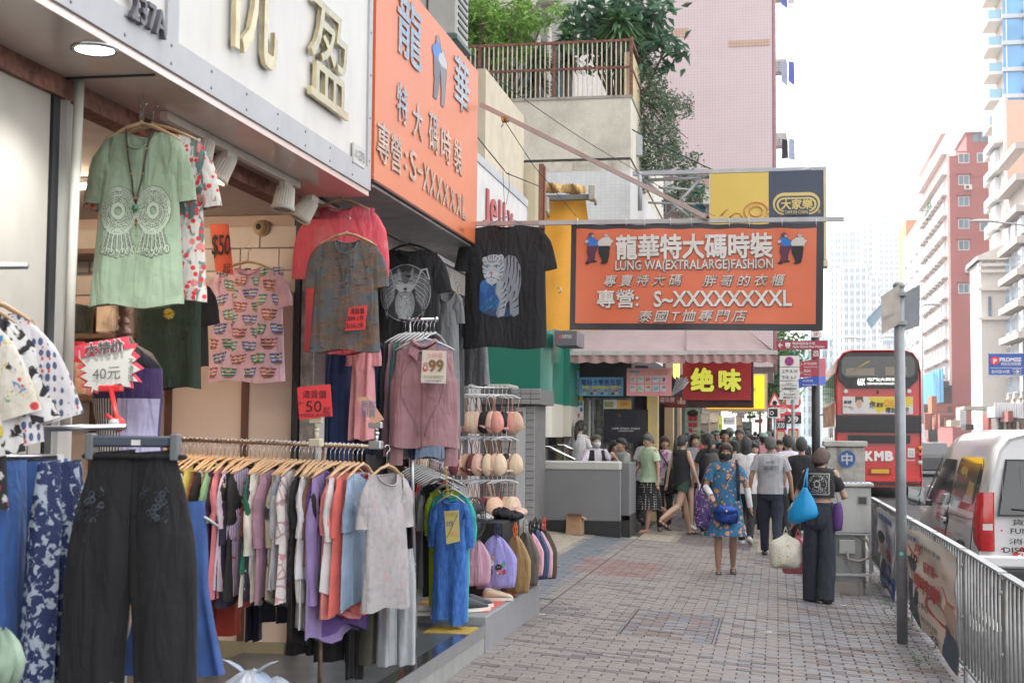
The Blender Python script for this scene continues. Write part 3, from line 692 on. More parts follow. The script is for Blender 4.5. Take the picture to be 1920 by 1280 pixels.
b.path([(.016*cos(q),g.front(0,-.42)[1]-.012,-.42+.018*sin(q))for q in[k*PI/6 for k in range(13)]],.003,6)
nk=tg_('bead_necklace','dark bead necklace with a wooden ring over the brown mottled T-shirt','necklace',(N.x,7.75,N.z+.13))
b.bd_('beads',M('slate_beads',(.09,.075,.07),.4),nk,True)
tagm={}
def scd_(label,corners,Y,mat,name='price_sign',cat='price sign',th=.004,slant=0):
 """a flat card, corners given on its own plane Y"""
 pts=[P(u,v,Y=Y)for u,v in corners];c=sum(pts,V((0,0,0)))/len(pts)
 t=tg_(name,label,cat,c);b=MB();b.slab(pts,(0,1,0),th);b.bd_('card',mat,t);return t
TAGR=M('red_tag',(.72,.045,.05),.6,var=.03);TAGO=M('fluorescent_orange',(.80,.13,.055),.6,var=.03);INKB=M('black_ink',(.015,.015,.018),.6,var=0)
t=scd_('red tag priced 89 and 150 pinned on the brown mottled T-shirt',((654,577),(688,572),(684,617),(647,620)),7.66,TAGR)
for s_,a in(('清貨價',(657,577,683,589)),('$89-1件',(652,591,683,602)),('$150-2件',(650,604,682,616))):TP(s_,t,*a,7.658,INKB,bold=.01)
N,w_,L=at(768,466,640,712,832,9.75)
g=Garment(w_*.98,.80,.085,.05,.22,1.0,.04,.008,2.0,41,shoulder=.97)
t=shirt('hanging_tshirt','black T-shirt printed with a grey wolf between wings','T-shirt',(N.x,9.75,N.z+.13),0,BLK,g,.22,55,.10,.09,12,hk=M('black_hanger',(.02,.02,.02),.4),group='clothes hanging at the shop front')
cv=Canvas(120,150,asp=1.2);GR=lambda k:(k*.92,k*.97,k)
cv.ell(.5,.52,.47,.46,GR(.045));cv.ell(.5,.52,.49,.48,GR(.3),0,.035)
for sd in(-1,1):
 for k in range(13):
  q=k/12;x0=.5+sd*(.17+.05*q);y0=.84-.42*q;x1=.5+sd*(.46-.12*q*q);y1=.70-.60*q
  cv.line([(x0,y0),((x0+x1)/2+sd*.05,(y0+y1)/2-.0),(x1,y1)],.020,GR(.05));cv.line([(x0,y0),((x0+x1)/2+sd*.05,(y0+y1)/2+.012),(x1,y1)],.013,GR(.20+.20*(k%2)+(.12 if sd<0 else 0)),.004)
 cv.line([(.5+sd*.16,.60),(.5+sd*.24,.74),(.5+sd*.30,.90),(.5+sd*.40,.92),(.5+sd*.46,.74)],.022,GR(.42),.010)
cv.ell(.5,.33,.19,.27,GR(.33));cv.ell(.5,.25,.13,.22,GR(.46))
for k in range(40):
 x=.34+.32*RND.random();y=.08+.42*RND.random();cv.line([(x,y),(x+(x-.5)*.10,y-.05)],.005,GR(RND.choice([.12,.2,.55])))
for sd in(-1,1):
 cv.poly([(.5+sd*.045,.83),(.5+sd*.155,.97),(.5+sd*.175,.76)],GR(.12));cv.poly([(.5+sd*.075,.83),(.5+sd*.145,.93),(.5+sd*.155,.79)],GR(.3))
cv.poly([(.33,.78),(.5,.88),(.67,.78),(.70,.66),(.62,.55),(.5,.49),(.38,.55),(.30,.66)],GR(.30))
cv.poly([(.40,.82),(.5,.87),(.60,.82),(.55,.70),(.5,.66),(.45,.70)],GR(.11))
for sd in(-1,1):
 cv.poly([(.5+sd*.05,.66),(.5+sd*.19,.66),(.5+sd*.13,.55),(.5+sd*.04,.53)],GR(.52));cv.ell(.5+sd*.085,.69,.030,.014,GR(.6));cv.ell(.5+sd*.085,.69,.012,.012,GR(.02));cv.line([(.5+sd*.04,.70),(.5+sd*.13,.725)],.008,GR(.04))
cv.poly([(.45,.67),(.55,.67),(.56,.57),(.5,.53),(.44,.57)],GR(.45));cv.ell(.5,.585,.035,.022,GR(.015));cv.line([(.5,.56),(.5,.535),(.45,.525)],.006,GR(.03));cv.line([(.5,.535),(.55,.525)],.006,GR(.03))
for sd in(-1,1):cv.line([(.5+sd*.15,.52),(.5+sd*.06,.44),(.5,.42)],.005,GR(.12))
cv.ell(.5,.385,.028,.034,GR(.5));cv.ell(.49,.39,.007,.008,GR(.03));cv.ell(.511,.39,.007,.008,GR(.03));cv.grain(.25)
a=P(715,497,Y=9.75);bb=P(810,608,Y=9.75)
cvm_(cv,lambda x,y:g.front((a.x+(bb.x-a.x)*x)-N.x,(bb.z+(a.z-bb.z)*y)-(N.z+.13),.004),'wolf_print',t)
N,w_,L=at(948,421,652,865,1030,10.78)
g=Garment(w_*.98,L,.09,.03,.14,.98,.04,.010,2.2,43,shoulder=.98)
t=shirt('hanging_tshirt','large black T-shirt printed with a white tiger hung from the street pole','T-shirt',(N.x,10.78,3.365),0,BLK,g,.25,62,.115,.11,4,hk=M('blue_wire_hanger',(.2,.3,.42),.3,.6),group='clothes hanging at the shop front',hang=False)
g.dz=N.z+.13-3.365
for ch in t.children:ch.location.z+=g.dz
b=MB();b.path([(-.17,0,g.zn-.03+g.dz),(-.14,0,g.zn+.0+g.dz),(0,0,g.zn+.065+g.dz),(.14,0,g.zn+.0+g.dz),(.17,0,g.zn-.03+g.dz)],.003,6);b.path([(0,0,g.zn+.065+g.dz),(0,0,.04),(.015,0,.065),(.0,0,.08)],.003,6)
b.bd_('hanger',M('blue_wire_hanger',(.2,.3,.42),.3,.6),t,True)
cv=Canvas(120,190,asp=1.58);W_=(.34,.37,.41);Kk=(.012,.014,.02)
cv.ell(.22,.33,.26,.22,(.01,.06,.22));cv.ell(.30,.22,.34,.13,(.01,.07,.2));cv.ell(.12,.50,.11,.10,(.02,.10,.30));cv.ell(.55,.12,.40,.07,(.015,.04,.10))
for k in range(26):x=RND.random()*.5;y=.12+RND.random()*.42;cv.line([(x,y),(x+.05,y+.05*RND.random()+.02)],.004,(.06,.25,.5))
cv.poly([(.40,.62),(.55,.90),(.70,.97),(.86,.94),(.98,.80),(1.0,.55),(.93,.35),(.95,.10),(.83,.05),(.74,.10),(.72,.30),(.62,.22),(.60,.07),(.44,.04),(.40,.10),(.48,.30),(.38,.40)],(.20,.22,.25))
cv.poly([(.44,.60),(.62,.56),(.66,.28),(.60,.07),(.46,.05),(.50,.30),(.40,.42)],(.29,.33,.37))
for x0,y0,x1,y1 in((.66,.93,.62,.70),(.74,.95,.70,.68),(.82,.93,.79,.62),(.90,.86,.87,.55),(.96,.74,.93,.45),(.60,.55,.53,.46),(.63,.46,.52,.38),(.64,.38,.54,.31),(.62,.28,.52,.24),(.60,.20,.50,.17),(.75,.50,.70,.40),(.84,.42,.78,.33),(.90,.32,.80,.26),(.93,.22,.82,.18),(.70,.62,.66,.50)):
 cv.line([(x0,y0),((x0+x1)/2+.02,(y0+y1)/2),(x1,y1)],.018,Kk,.005)
cv.ell(.13,.90,.07,.045,W_);cv.ell(.13,.895,.035,.025,(.2,.12,.1));cv.ell(.50,.93,.075,.05,W_);cv.ell(.50,.925,.035,.028,(.2,.12,.1))
cv.poly([(.10,.90),(.22,.97),(.40,.98),(.54,.92),(.60,.80),(.56,.66),(.44,.57),(.30,.52),(.18,.56),(.10,.66),(.06,.78)],W_)
cv.ell(.30,.66,.19,.075,(.42,.44,.46));cv.ell(.28,.705,.052,.022,(.40,.20,.17))
for sd,ex in((-1,.18),(1,.40)):
 cv.ell(ex,.795,.045,.018,(.25,.42,.5));cv.ell(ex,.795,.016,.014,Kk);cv.line([(ex-.06,.80),(ex,.822),(ex+.06,.805)],.009,Kk)
for sg in(((.30,.96),(.30,.90)),((.24,.955),(.26,.905)),((.37,.96),(.34,.905)),((.18,.93),(.22,.87)),((.44,.93),(.39,.87)),((.30,.885),(.30,.85)),((.24,.88),(.27,.86)),((.36,.88),(.33,.86)),((.54,.86),(.47,.80)),((.57,.79),(.49,.75)),((.56,.72),(.47,.70)),((.51,.65),(.44,.65)),((.08,.84),(.12,.80)),((.07,.77),(.12,.745)),((.09,.69),(.14,.69)),((.14,.61),(.18,.64)),((.45,.60),(.40,.62)),((.13,.87),(.16,.85)),((.52,.90),(.46,.85))):
 cv.line(list(sg),.013,Kk,.005)
cv.line([(.28,.685),(.28,.645),(.20,.62)],.008,Kk);cv.line([(.28,.645),(.38,.62)],.008,Kk);cv.ell(.28,.60,.05,.015,(.3,.3,.32));cv.grain(.22,4)
a=P(902,476,Y=10.78);bb=P(978,601,Y=10.78)
cvm_(cv,lambda x,y:tuple(V(g.front((a.x+(bb.x-a.x)*x)-N.x,(bb.z+(a.z-bb.z)*y)-(N.z+.13),.004))+V((0,0,g.dz))),'tiger_print',t)
for(nm,lb,cat,uc,vn,vh,ul,ur,Y,col,sd,slv)in(('hanging_dress','long grey collared dress hanging right of the wolf T-shirt','dress',840,545,862,818,868,10.6,(.20,.205,.215),1,True),('hanging_dress','grey tank dress hanging below the tiger T-shirt','dress',893,600,722,868,918,11.9,(.16,.17,.18),2,False),('hanging_dress','pale blue grey pinafore squeezed behind the jacket rack','dress',822,560,640,806,838,10.9,(.24,.29,.30),4,False),('hanging_dress','dark charcoal dress hanging between wolf and tiger T-shirts','dress',858,560,800,846,874,11.0,(.05,.05,.055),5,True),('knitted_blouse','long pink top hanging beside the navy jeans','top',682,612,824,654,700,8.6,(.66,.30,.32),6,True),('hanging_dress','dark blue velvet dress hanging behind the pink top','dress',694,640,850,664,722,8.9,(.018,.03,.075),7,True)):
 N,w_,L=at(uc,vn,vh,ul,ur,Y);mt=CL(col,'cloth_'+'abcdefgh'[sd])
 shirt(nm,lb,cat,(N.x,Y,N.z+.13),.1*sin(sd*5),mt,Garment(w_,L,.06,.09,.25,1.05,.05,.016,3,sd+50,shoulder=.85),.2,70,.06,.06,5,sleeves=slv,group='clothes deeper inside the shops')
DENIM=M('navy_denim',(.022,.045,.13),.85,var=.25,scale=9,bump=.4,bscale=300);DENIM2=M('blue_denim',(.035,.085,.26),.85,var=.25,scale=9,bump=.4,bscale=300)
c=P(622,630,Y=8.7);t=tg_('hanging_trousers','wide navy blue trousers hanging behind the brown mottled T-shirt','trousers',c,0,'clothes deeper inside the shops')
b=MB();trousers(b,.12,.70,1.1,.065,.07,seed=4,rise=.22);b.bd_('legs',DENIM,t,True);hanger(t,WOOD,.12)
rr=RR(77)
DEEP=[('black',(.02,.02,.022)),('maroon',(.10,.02,.03)),('slate blue',(.06,.08,.12)),('grey',(.16,.16,.17)),('beige',(.32,.27,.2)),('dark green',(.03,.06,.04))]
for i in range(6):
 nm,col=DEEP[i];x=-3.9+.17*i
 shirt('hanging_shirt',f'{nm} shirt in the dim stock at the back of the second shop','shirt',(x,12.2,2.2),.5+.15*i,CL(col,'deep_'+nm.replace(' ','_')),Garment(.24,.7,seed=90+i),.2,70,group='stock at the back of the second shop')
def bar(name,label,a,b_,r,posts=(),mat=STEEL,cat='clothes rail',zfloor=.35):
 t=tg_(name,label,cat,(a+b_)/2);q=MB();q.tube(a,b_,r,n=12);q.bd_('rail',mat,t)
 for p in posts:q=MB();q.tube(p,V((p.x,p.y,zfloor)),r*1.15,n=12);q.bd_('post',mat,t)
 return t
RY=6.93;A_=P(300,822,Y=RY);B_=P(712,838,Y=RY)
BRONZE=M('tarnished_rail',(.33,.24,.17),.4,.8,var=.3,scale=20)
bar('clothes_rail','tarnished rail full of shirts on wooden hangers',A_,B_,.011,(V((B_.x-.30,RY+.02,B_.z)),V((A_.x+.02,RY+.02,A_.z))),BRONZE)
FL1=MP('dark_floral',(.015,.014,.02),[('blobs',(.5,.46,.38),15,.62),('spots',(.45,.05,.1),22,.2),('blobs',(.1,.25,.1),20,.68)])
FL2=MP('white_pink_floral',(.62,.58,.56),[('spots',(.55,.22,.3),14,.22),('cells',(.4,.25,.3),14,.03)])
LACEW=MP('cream_lace',(.55,.48,.42),[('cells',(.33,.25,.19),40,.05),('spots',(.42,.33,.22),12,.22)])
FL3=MP('navy_big_floral',(.012,.013,.03),[('spots',(.52,.45,.33),15,.27),('spots',(.35,.3,.45),30,.2)])
PAT1=MP('purple_pattern',(.5,.42,.5),[('waveX',(.12,.06,.25),30,.7),('blobs',(.35,.05,.1),20,.6)])
COW=MP('gold_black_print',(.30,.27,.20),[('blobs',(.02,.02,.02),9,.6)]);RUSTP=MP('rust_paisley',(.27,.10,.05),[('cells',(.1,.05,.04),25,.07)])
R1=[('rust paisley blouse',RUSTP,.30,.55,.17),('plain black short blouse',BLK,.2,.6,.17),('lime yellow T-shirt',CL((.44,.46,.19)),.24,.62,.2),('coral red T-shirt',CL((.55,.06,.08)),.2,.66,.2),('black tunic',BLK,.2,.60,.2),('cream lace blouse',LACEW,.24,.55,.22),('black floral tunic',FL1,.2,.62,.2),('yellow top',CL((.45,.40,.09)),.18,.52,.2),('dark floral cardigan',FL1,.2,.62,.2),('dark red long top',CL((.22,.015,.02)),.5,.70,.2),('black long top',BLK,.2,.55,.2),('mint green T-shirt',CL((.20,.42,.22)),.2,.66,.2),('pink top with white lace sleeves',LACEW,.21,.50,.2),('dusty pink tunic',CL((.52,.16,.19)),.18,.64,.22),('dark purple top',CL((.07,.03,.10)),.2,.55,.2),('pale lilac T-shirt',CL((.48,.40,.50)),.22,.6,.2),('black cream-flowered blouse',FL1,.2,.66,.2),('black T-shirt',BLK,.2,.65,.2),('navy lace top',CL((.02,.02,.05)),.3,.68,.2),('black pleated top',BLK,.2,.68,.2),('purple patterned top',PAT1,.27,.62,.2),('bottle green top',CL((.01,.10,.06)),.2,.55,.2),('navy big-flowered blouse',FL3,.2,.67,.2),('burgundy top',CL((.13,.018,.022)),.25,.68,.2),('white long sleeved blouse',CL((.60,.58,.53)),.34,.67,.22),('off-white top',CL((.52,.50,.47)),.2,.6,.2),('mauve blouse',CL((.33,.19,.26)),.3,.66,.22),('gold and black blouse',COW,.3,.66,.2),('blue grey top',CL((.22,.25,.32)),.22,.6,.2),('white pink-flowered T-shirt',FL2,.27,.68,.23),('pale grey T-shirt',CL((.42,.44,.46)),.25,.62,.22),('long black dress',BLK,.2,.86,.2),('white ruffled blouse',CL((.58,.57,.60)),.24,.56,.22),('white long sleeved jumper',CL((.60,.59,.57)),.56,.80,.2),('brown top',CL((.18,.08,.045)),.25,.5,.2),('black cardigan',BLK,.25,.60,.2),('grey marl top',CL((.30,.28,.28)),.2,.55,.2),('purple long sweatshirt',CL((.25,.18,.38)),.56,.84,.24),('deep purple T-shirt',CL((.10,.05,.2)),.2,.80,.22),('white T-shirt',CL((.58,.56,.56)),.25,.60,.22),('salmon T-shirt',CL((.62,.22,.19)),.21,.70,.22),('coral pink T-shirt',CL((.65,.20,.20)),.22,.72,.22),('bright coral T-shirt',CL((.68,.14,.12)),.23,.70,.22),('light blue T-shirt',CL((.25,.35,.48)),.2,.66,.22)]
n1=len(R1)
for i,(lb,mt,sl_,L,w_)in enumerate(R1):
 u=(i+.5)/n1;x=A_.x+.06+(B_.x-A_.x-.14)*u;z=A_.z+(B_.z-A_.z)*u+.012
 g=Garment(w_*.98,L,.07,.05,.30,1.08,.018,.014,2.5,200+i,shoulder=.93,hemwave=.025)
 pos='left part of the rail' if u<.33 else 'middle of the rail' if u<.66 else 'right part of the rail'
 t=shirt('hanging_shirt',f'{lb} on wood hanger, {pos}','shirt',(x,RY,z),PI/2+rr.uniform(-.42,.14)-.10,mt,g,sl_,72 if sl_<.4 else 80,.075,.065 if sl_<.4 else .045,8,group='shirts packed on the tarnished rail',collar=False)
N,w_,L=at(722,892,1148,672,762,6.85)
shirt('hanging_tshirt','grey marl T-shirt facing out at the right end of the rail','T-shirt',(B_.x+.06,6.85,N.z+.13+.02),1.05,GREYP,Garment(.15,L,.072,.065,.25,1.12,.04,.016,2.6,61,shoulder=.9),.20,66,.08,.08,10,M('marl_rib',(.33,.30,.31),.9),group='shirts packed on the tarnished rail')
for(lb,u,v0,v1,Y,wd,mt,sd,rz)in(('pale grey track trousers hanging low by the step',745,1030,1245,7.15,.10,CL((.33,.35,.37)),1,.5),('olive trousers hanging low behind the grey ones',712,1070,1242,7.2,.10,CL((.10,.10,.07)),2,.6),('black pleated trousers hanging low under the rail',648,1080,1238,7.25,.16,BLK,3,.2),('long black trousers with a grey cuff touching the step',668,1080,1270,7.22,.05,CL((.03,.03,.033)),4,.4),('black leggings hanging low in the middle of the rail',575,1050,1225,7.25,.10,CL((.02,.02,.025)),5,.3),('navy cuffed trousers hanging low beside the beige wall',477,1060,1200,7.3,.045,CL((.018,.018,.05)),6,.2),('orange red skirt hanging low at the left of the rail',408,1000,1190,7.1,.13,CL((.42,.05,.03)),7,.3),('dark navy skirt hanging low in the rail',520,1060,1165,7.35,.14,CL((.02,.02,.04)),8,.2)):
 a=P(u,v0,Y=Y);z1=P(u,v1,Y=Y).z;t=tg_('hanging_trousers' if 'trous' in lb or 'legg' in lb else 'hanging_skirt',lb,'trousers' if 'trous' in lb or 'legg' in lb else 'skirt',(a.x,Y,a.z+.1),rz,'clothes hanging low under the rail')
 b=MB();trousers(b,wd*.8,a.z-z1,1.2,wd*.55,wd*.5,seed=sd,rise=.2,fold=.012);b.bd_('cloth',mt,t,True);hanger(t,GREYH,min(.14,wd))
c=P(568,1075,Y=8.2);ch=tg_('plastic_chain','orange plastic chain hanging beside the shutter guide','chain',c);OR=M('orange_plastic',(.70,.22,.01),.4)
for k in range(7):
 z=c.z-.030*k;b=MB();ax=(1,0)if k%2 else(.3,.9)
 b.path([(c.x+ax[0]*.011*cos(q)-.004*k,c.y+ax[1]*.011*cos(q),z+.022*sin(q))for q in[j*PI/5 for j in range(11)]],.0035,6);b.bd_('link',OR,ch)
tr_=tg_('hand_trolley','dark green folding hand trolley standing against the beige wall','trolley',P(400,1240,Y=8.1));c=P(388,1240,Y=8.1)
TG=M('dark_teal_metal',(.01,.06,.06),.4,.3)
b=MB();b.tube(c+V((0,0,.05)),c+V((.03,.2,.75)),.012);b.tube(c+V((-.13,0,.05)),c+V((-.10,.2,.75)),.012);b.box(c.x-.14,c.y-.10,c.z+.05,c.x+.01,c.y,c.z+.07)
for k in range(5):b.tube(c+V((-.13,.03*k,.15+k*.1)),c+V((.01,.03*k,.15+k*.1)),.006)
b.bd_('frame',TG,tr_)
for dx in(-.15,.03):
 b=MB();b.path([c+V((dx,.075*cos(q),.08+.075*sin(q)))for q in[j*PI/8 for j in range(17)]],.014,8);b.tube(c+V((dx-.01,0,.08)),c+V((dx+.01,0,.08)),.05,n=14);b.bd_('wheel',M('rubber',(.02,.022,.022),.8),tr_)
def crumple(label,c,r,mat,name='plastic_bag',seed=1,cat='plastic bag',ears=True,group=None):
 t=tg_(name,label,cat,c,0,group);b=MB();rs=[];n=26
 for i in range(13):
  t_=i/12;z=r[2]*(t_);rr_=sin(PI*min(1,.12+t_*.86))**.7
  rs.append([(r[0]*rr_*cos(q)*(1+.16*noise.noise((3*cos(q)+seed,3*sin(q),4*t_))),r[1]*rr_*sin(q)*(1+.16*noise.noise((3*sin(q)+seed,3*cos(q),4*t_))),z+.03*noise.noise((5*cos(q),5*sin(q)+seed,2)))for q in[2*PI*k/n for k in range(n)]])
 b.rings(rs,0,True,True);b.bd_('bag',mat,t,True)
 if ears:
  b=MB()
  for sd in(-1,1):b.path([(sd*.02,0,r[2]*.93),(sd*.06,.01,r[2]*1.1),(sd*.10,0,r[2]*1.25),(sd*.14,0,r[2]*1.33)],[.012,.022,.016,.004],7,flat=.35)
  b.bd_('handle',mat,t,True)
 return t
PLB=M('pale_blue_plastic',(.40,.50,.66),.3,var=.1,trans=.3);PLW=M('milky_plastic',(.55,.58,.62),.3,trans=.35)
a=P(235,1290,Y=4.2);crumple('milky plastic bag on the ground below the black trousers',a-V((0,0,.16)),(.09,.08,.17),PLW,seed=1)
a=P(468,1262,Y=6.4);crumple('pale blue knotted plastic bag on the shop floor',a-V((0,0,.15)),(.12,.10,.16),PLB,seed=2)
a=P(520,1270,Y=6.5);crumple('pale blue plastic bag beside the knotted one',a-V((0,0,.15)),(.10,.09,.15),PLB,seed=5,ears=False)
a=P(5,1270,Y=3.5);crumple('pale green cloth bundle at the bottom left corner',a-V((0,0,.02)),(.055,.05,.14),CL((.26,.36,.27)),'cloth_bundle',7,'bundle',False)
TY=4.35;A2=P(-40,806,Y=TY);B2=P(236,800,Y=TY)
bar('clothes_rail','steel rail of trousers in the left foreground',A2,B2,.010,(V((A2.x-.05,TY,A2.z)),),STEEL)
TD=MP('tie_dye_indigo',(.012,.022,.085),[('blobs',(.32,.37,.44),18,.58),('blobs',(.32,.37,.44),34,.56)])
PT=[('charcoal trousers at the far left of the trousers rail',(.03,.03,.032)),('brown black trousers beside the charcoal ones',(.05,.035,.03)),('dark green grey trousers near the left edge',(.035,.045,.04)),('navy trousers with a white swing tag',(.012,.014,.05)),('slate blue trousers on the foreground rail',(.035,.045,.085)),('bright denim blue trousers on the foreground rail',(.02,.05,.16)),('olive trousers peeping behind the tie-dye pair',(.08,.09,.04)),('mid blue trousers next to the tie-dye pair',(.03,.09,.28))]
for i,(lb,col)in enumerate(PT):
 x=A2.x-.06+.034*i;t=tg_('hanging_trousers',lb,'trousers',(x,TY,A2.z),PI/2-.25,'trousers on the foreground rail')
 b=MB();trousers(b,.19,.86,1.18,.13,.12,seed=20+i,fold=.012);b.bd_('cloth',CL(col,'trouser_cloth_%d'%i),t,True)
 b=MB();b.tube((-.17,0,-.085),(.17,0,-.085),.006);b.path([(0,0,-.085),(0,0,-.04),(.02,0,-.015),(0,0,.008)],.0025,6);b.box(-.16,-.012,-.13,-.13,.012,-.08);b.box(.13,-.012,-.13,.16,.012,-.08);b.bd_('clip_hanger',STEEL,t,True)
 if 'tag' in lb:b=MB();b.box(-.25,-.03,-.36,-.20,-.027,-.22);b.bd_('swing_tag',WHITE,t,True)
t=tg_('hanging_trousers','indigo and white tie-dye trousers behind the black pair','trousers',(P(112,850,Y=4.3).x,4.30,A2.z),PI/2-.42,'trousers on the foreground rail')
b=MB();trousers(b,.085,.95,1.25,.12,.07,seed=44,fold=.014,gap=.01);b.bd_('cloth',TD,t,True)
c=P(252,845,Y=4.22);t=tg_('hanging_trousers','wide black trousers with lace patch pockets facing the street','trousers',(c.x,4.22,c.z+.10),0,'trousers on the foreground rail')
b=MB();trousers(b,.135,1.05,1.65,.15,.105,seed=51,fold=.009,rise=.45,gap=.03);b.bd_('cloth',CL((.011,.011,.013),'black_linen'),t,True)
b=MB();b.path([(.165*cos(q),-.018*sin(q),-.118)for q in[k*PI/12 for k in range(25)]],.016,6,flat=.6);b.bd_('waistband',CL((.011,.011,.013),'black_linen'),t,True)
for sx in(-.115,.10):
 cv=Canvas(34,36);rr2=RR(int(sx*100))
 for k in range(13):cv.ell(rr2.random(),rr2.random(),.09,.09,(.05,.065,.09),0,.35)
 for k in range(26):x,y=rr2.random(),rr2.random();cv.line([(x,y),(x+.06,y+.05)],.012,(.035,.045,.06))
 cvm_(cv,lambda x,y:(sx-.05+.10*x,-.066-.012*sin(3*x),-.32+.11*y),'lace_pocket',t)
b=MB();b.cbox(-.135,-.022,-.088,.125,.004,-.052,.006,0);b.box(.0,-.024,-.082,.03,-.0225,-.065,1);b.bd_('clip_bar',[M('navy_plastic',(.05,.065,.10),.35),WHITE],t,True)
for sx in(-.155,.13):b=MB();b.cbox(sx,-.03,-.13,sx+.026,.008,-.045,.004);b.bd_('clip',M('smoke_plastic',(.12,.13,.14),.25),t,True)
c=P(290,930,Y=4.7);t=tg_('hanging_trousers','frayed mid blue jeans behind the wide black trousers','trousers',(c.x+.06,4.75,c.z+.08),.1,'trousers on the foreground rail')
b=MB();trousers(b,.10,.60,1.2,.10,.075,seed=61,fold=.01,gap=.04);b.bd_('cloth',DENIM2,t,True);hanger(t,GREYH,.15)
KIDS=MP('bright_patch_print',(.60,.56,.48),[('spots',(.5,.04,.05),17,.26),('blobs',(.55,.40,.03),19,.61),('blobs',(.05,.2,.42),22,.63),('blobs',(.03,.03,.05),26,.64),('blobs',(.08,.3,.1),17,.66)])
COWP=MP('cow_print',(.60,.59,.57),[('blobs',(.015,.015,.018),19,.50)]);PENG=MP('small_figure_print',(.55,.53,.54),[('grid',(.06,.08,.16),44,.34,(1,1,.6)),('grid',(.5,.06,.05),44,.17,(1,1,.6))])
BWP=MP('black_white_print',(.02,.02,.022),[('blobs',(.55,.54,.53),17,.53),('spots',(.5,.05,.1),14,.2)])
c=P(0,505,Y=4.0);r0=RR(2)
bar('clothes_rail','high steel rail above the patterned blouses',V((c.x-.35,4.02,c.z+.012)),V((c.x+.08,4.02,c.z+.012)),.010,(),STEEL)
for i,(lb,mt,dx,rz,L,sl_,Y)in enumerate((('cream blouse with bright animal patch print',KIDS,-.02,.55,.40,.26,3.98),('cow print blouse squeezed behind the cream blouse',COWP,.035,.75,.45,.28,4.02),('blouse with rows of tiny figures',PENG,.055,.55,.42,.27,4.10),('black and white printed long blouse',BWP,-.05,.6,.62,.3,4.08))):
 shirt('hanging_blouse',f'{lb} at the left edge','blouse',(c.x+dx-.15,Y,c.z+.012),rz,mt,Garment(.165,L,.07,.05,.33,1.1,.04,.014,3,300+i,shoulder=.9),sl_,48,.09,.09,12,group='patterned blouses at the left edge')
c=P(262,640,Y=5.75);mq=tg_('dress_form','dress form wearing a purple and striped top behind the burst sign','mannequin',(c.x,5.75,.3))
b=MB();cz=P(235,618,Y=5.75).z;x0=P(232,600,Y=5.75).x
PURP=CL((.045,.025,.10),'deep_purple');LAV=CL((.38,.36,.52),'lavender');STR=MP('diagonal_stripes',(.55,.54,.55),[('waveX',(.02,.02,.03),22,.5,(1,0,1))])
rs=[]
for z,rx,ry,dx in((cz-.02,.03,.03,.0),(cz-.06,.055,.05,.0),(cz-.10,.12,.07,.01),(cz-.17,.16,.09,.02),(cz-.3,.155,.10,.03),(cz-.45,.135,.09,.04),(cz-.62,.17,.11,.045)):rs.append([(x0+dx+rx*cos(q),5.75+ry*sin(q),z)for q in[2*PI*k/24 for k in range(24)]])
b.rings(rs[:4],0,True,True);b.bd_('torso',CL((.025,.025,.035),'form_cloth'),mq)
b=MB();b.rings([[(p[0]*1.0+.0,p[1],p[2])for p in r_]for r_ in rs[3:]],0,False,True);b.bd_('top',PURP,mq)
b=MB();b.rings([[(x0+.045+(q_[0]-x0-.045)*1.03,5.75+(q_[1]-5.75)*1.04-.004,q_[2])for q_ in r_[12:24]]for r_ in rs[4:]],0,False,True,closed=False);o=b.bd_('side_panel',STR,mq)
b=MB();b.rings([[(x0+.05+(q_[0]-x0-.045)*1.06,5.75+(q_[1]-5.75)*1.08-.006,q_[2])for q_ in r_[18:24]]for r_ in rs[4:]],0,False,True,closed=False);b.bd_('lavender_panel',LAV,mq)
b=MB();zz=cz;rs2=[[(x0+r_*cos(q),5.75+r_*sin(q),zz+h)for q in[2*PI*k/18 for k in range(18)]]for h,r_ in((-.03,.034),(0,.034),(.01,.018),(.025,.026),(.04,.026),(.05,.016),(.06,.022),(.13,.026),(.15,.012))]
b.rings(rs2,0,True,True);b.bd_('neck_cap',M('turned_wood',(.12,.045,.025),.3,coat=.4),mq)
b=MB();b.tube((x0+.04,5.75,.3),(x0+.04,5.75,cz-.6),.02);b.bd_('stand',STEEL,mq)
sh=tg_('wall_shelf','brown shelf board with folded clothes inside the shop','shelf',P(180,600,Y=8.4));c0=P(120,590,Y=8.35)
b=MB();b.box(-5.2,8.2,c0.z+.37,-3.9,8.59,c0.z+.40);b.box(-5.2,8.2,c0.z-.16,-3.9,8.59,c0.z-.13);b.box(-5.2,8.2,c0.z-.55,-3.9,8.59,c0.z-.52);b.bd_('board',M('shelf_board',(.11,.055,.035),.5),sh)
FOLD=[((.60,.40,.28),'peach'),((.62,.50,.38),'cream'),((.22,.27,.34),'blue grey'),((.5,.18,.25),'rose'),((.42,.35,.18),'mustard'),((.15,.2,.18),'green grey')]
for i in range(9):
 col,nm=FOLD[i%6];nm=['peach','cream','blue grey','rose','mustard','green grey','pale peach','ivory','steel blue'][i];x=-5.15+.14*i;zb=c0.z+(-.128 if i%2 else-.518)
 b=MB();b.cbox(x,8.22,zb,x+.13,8.5,zb+.24+.05*sin(i),.012);tag(b.bd_('folded_stack',MP('folded_'+nm.replace(' ','_'),col,[('soft',tuple(.6*k for k in col),9,.55)])),f'stack of {nm} folded clothes on the {"upper" if i % 2 else "lower"} shelf','folded clothes','folded clothes on the wall shelf')
t=scd_('fluorescent orange tag reading 50 hung above the pink T-shirt',((393,420),(428,420),(438,516),(404,508)),7.9,TAGO)
TP('$50',t,398,440,432,484,7.897,INKB,bold=.015);TP('起',t,418,494,432,512,7.897,INKB)
t=scd_('fluorescent orange tag half hidden behind the cherry blouse',((358,395),(382,400),(378,522),(352,520)),7.7,TAGO)
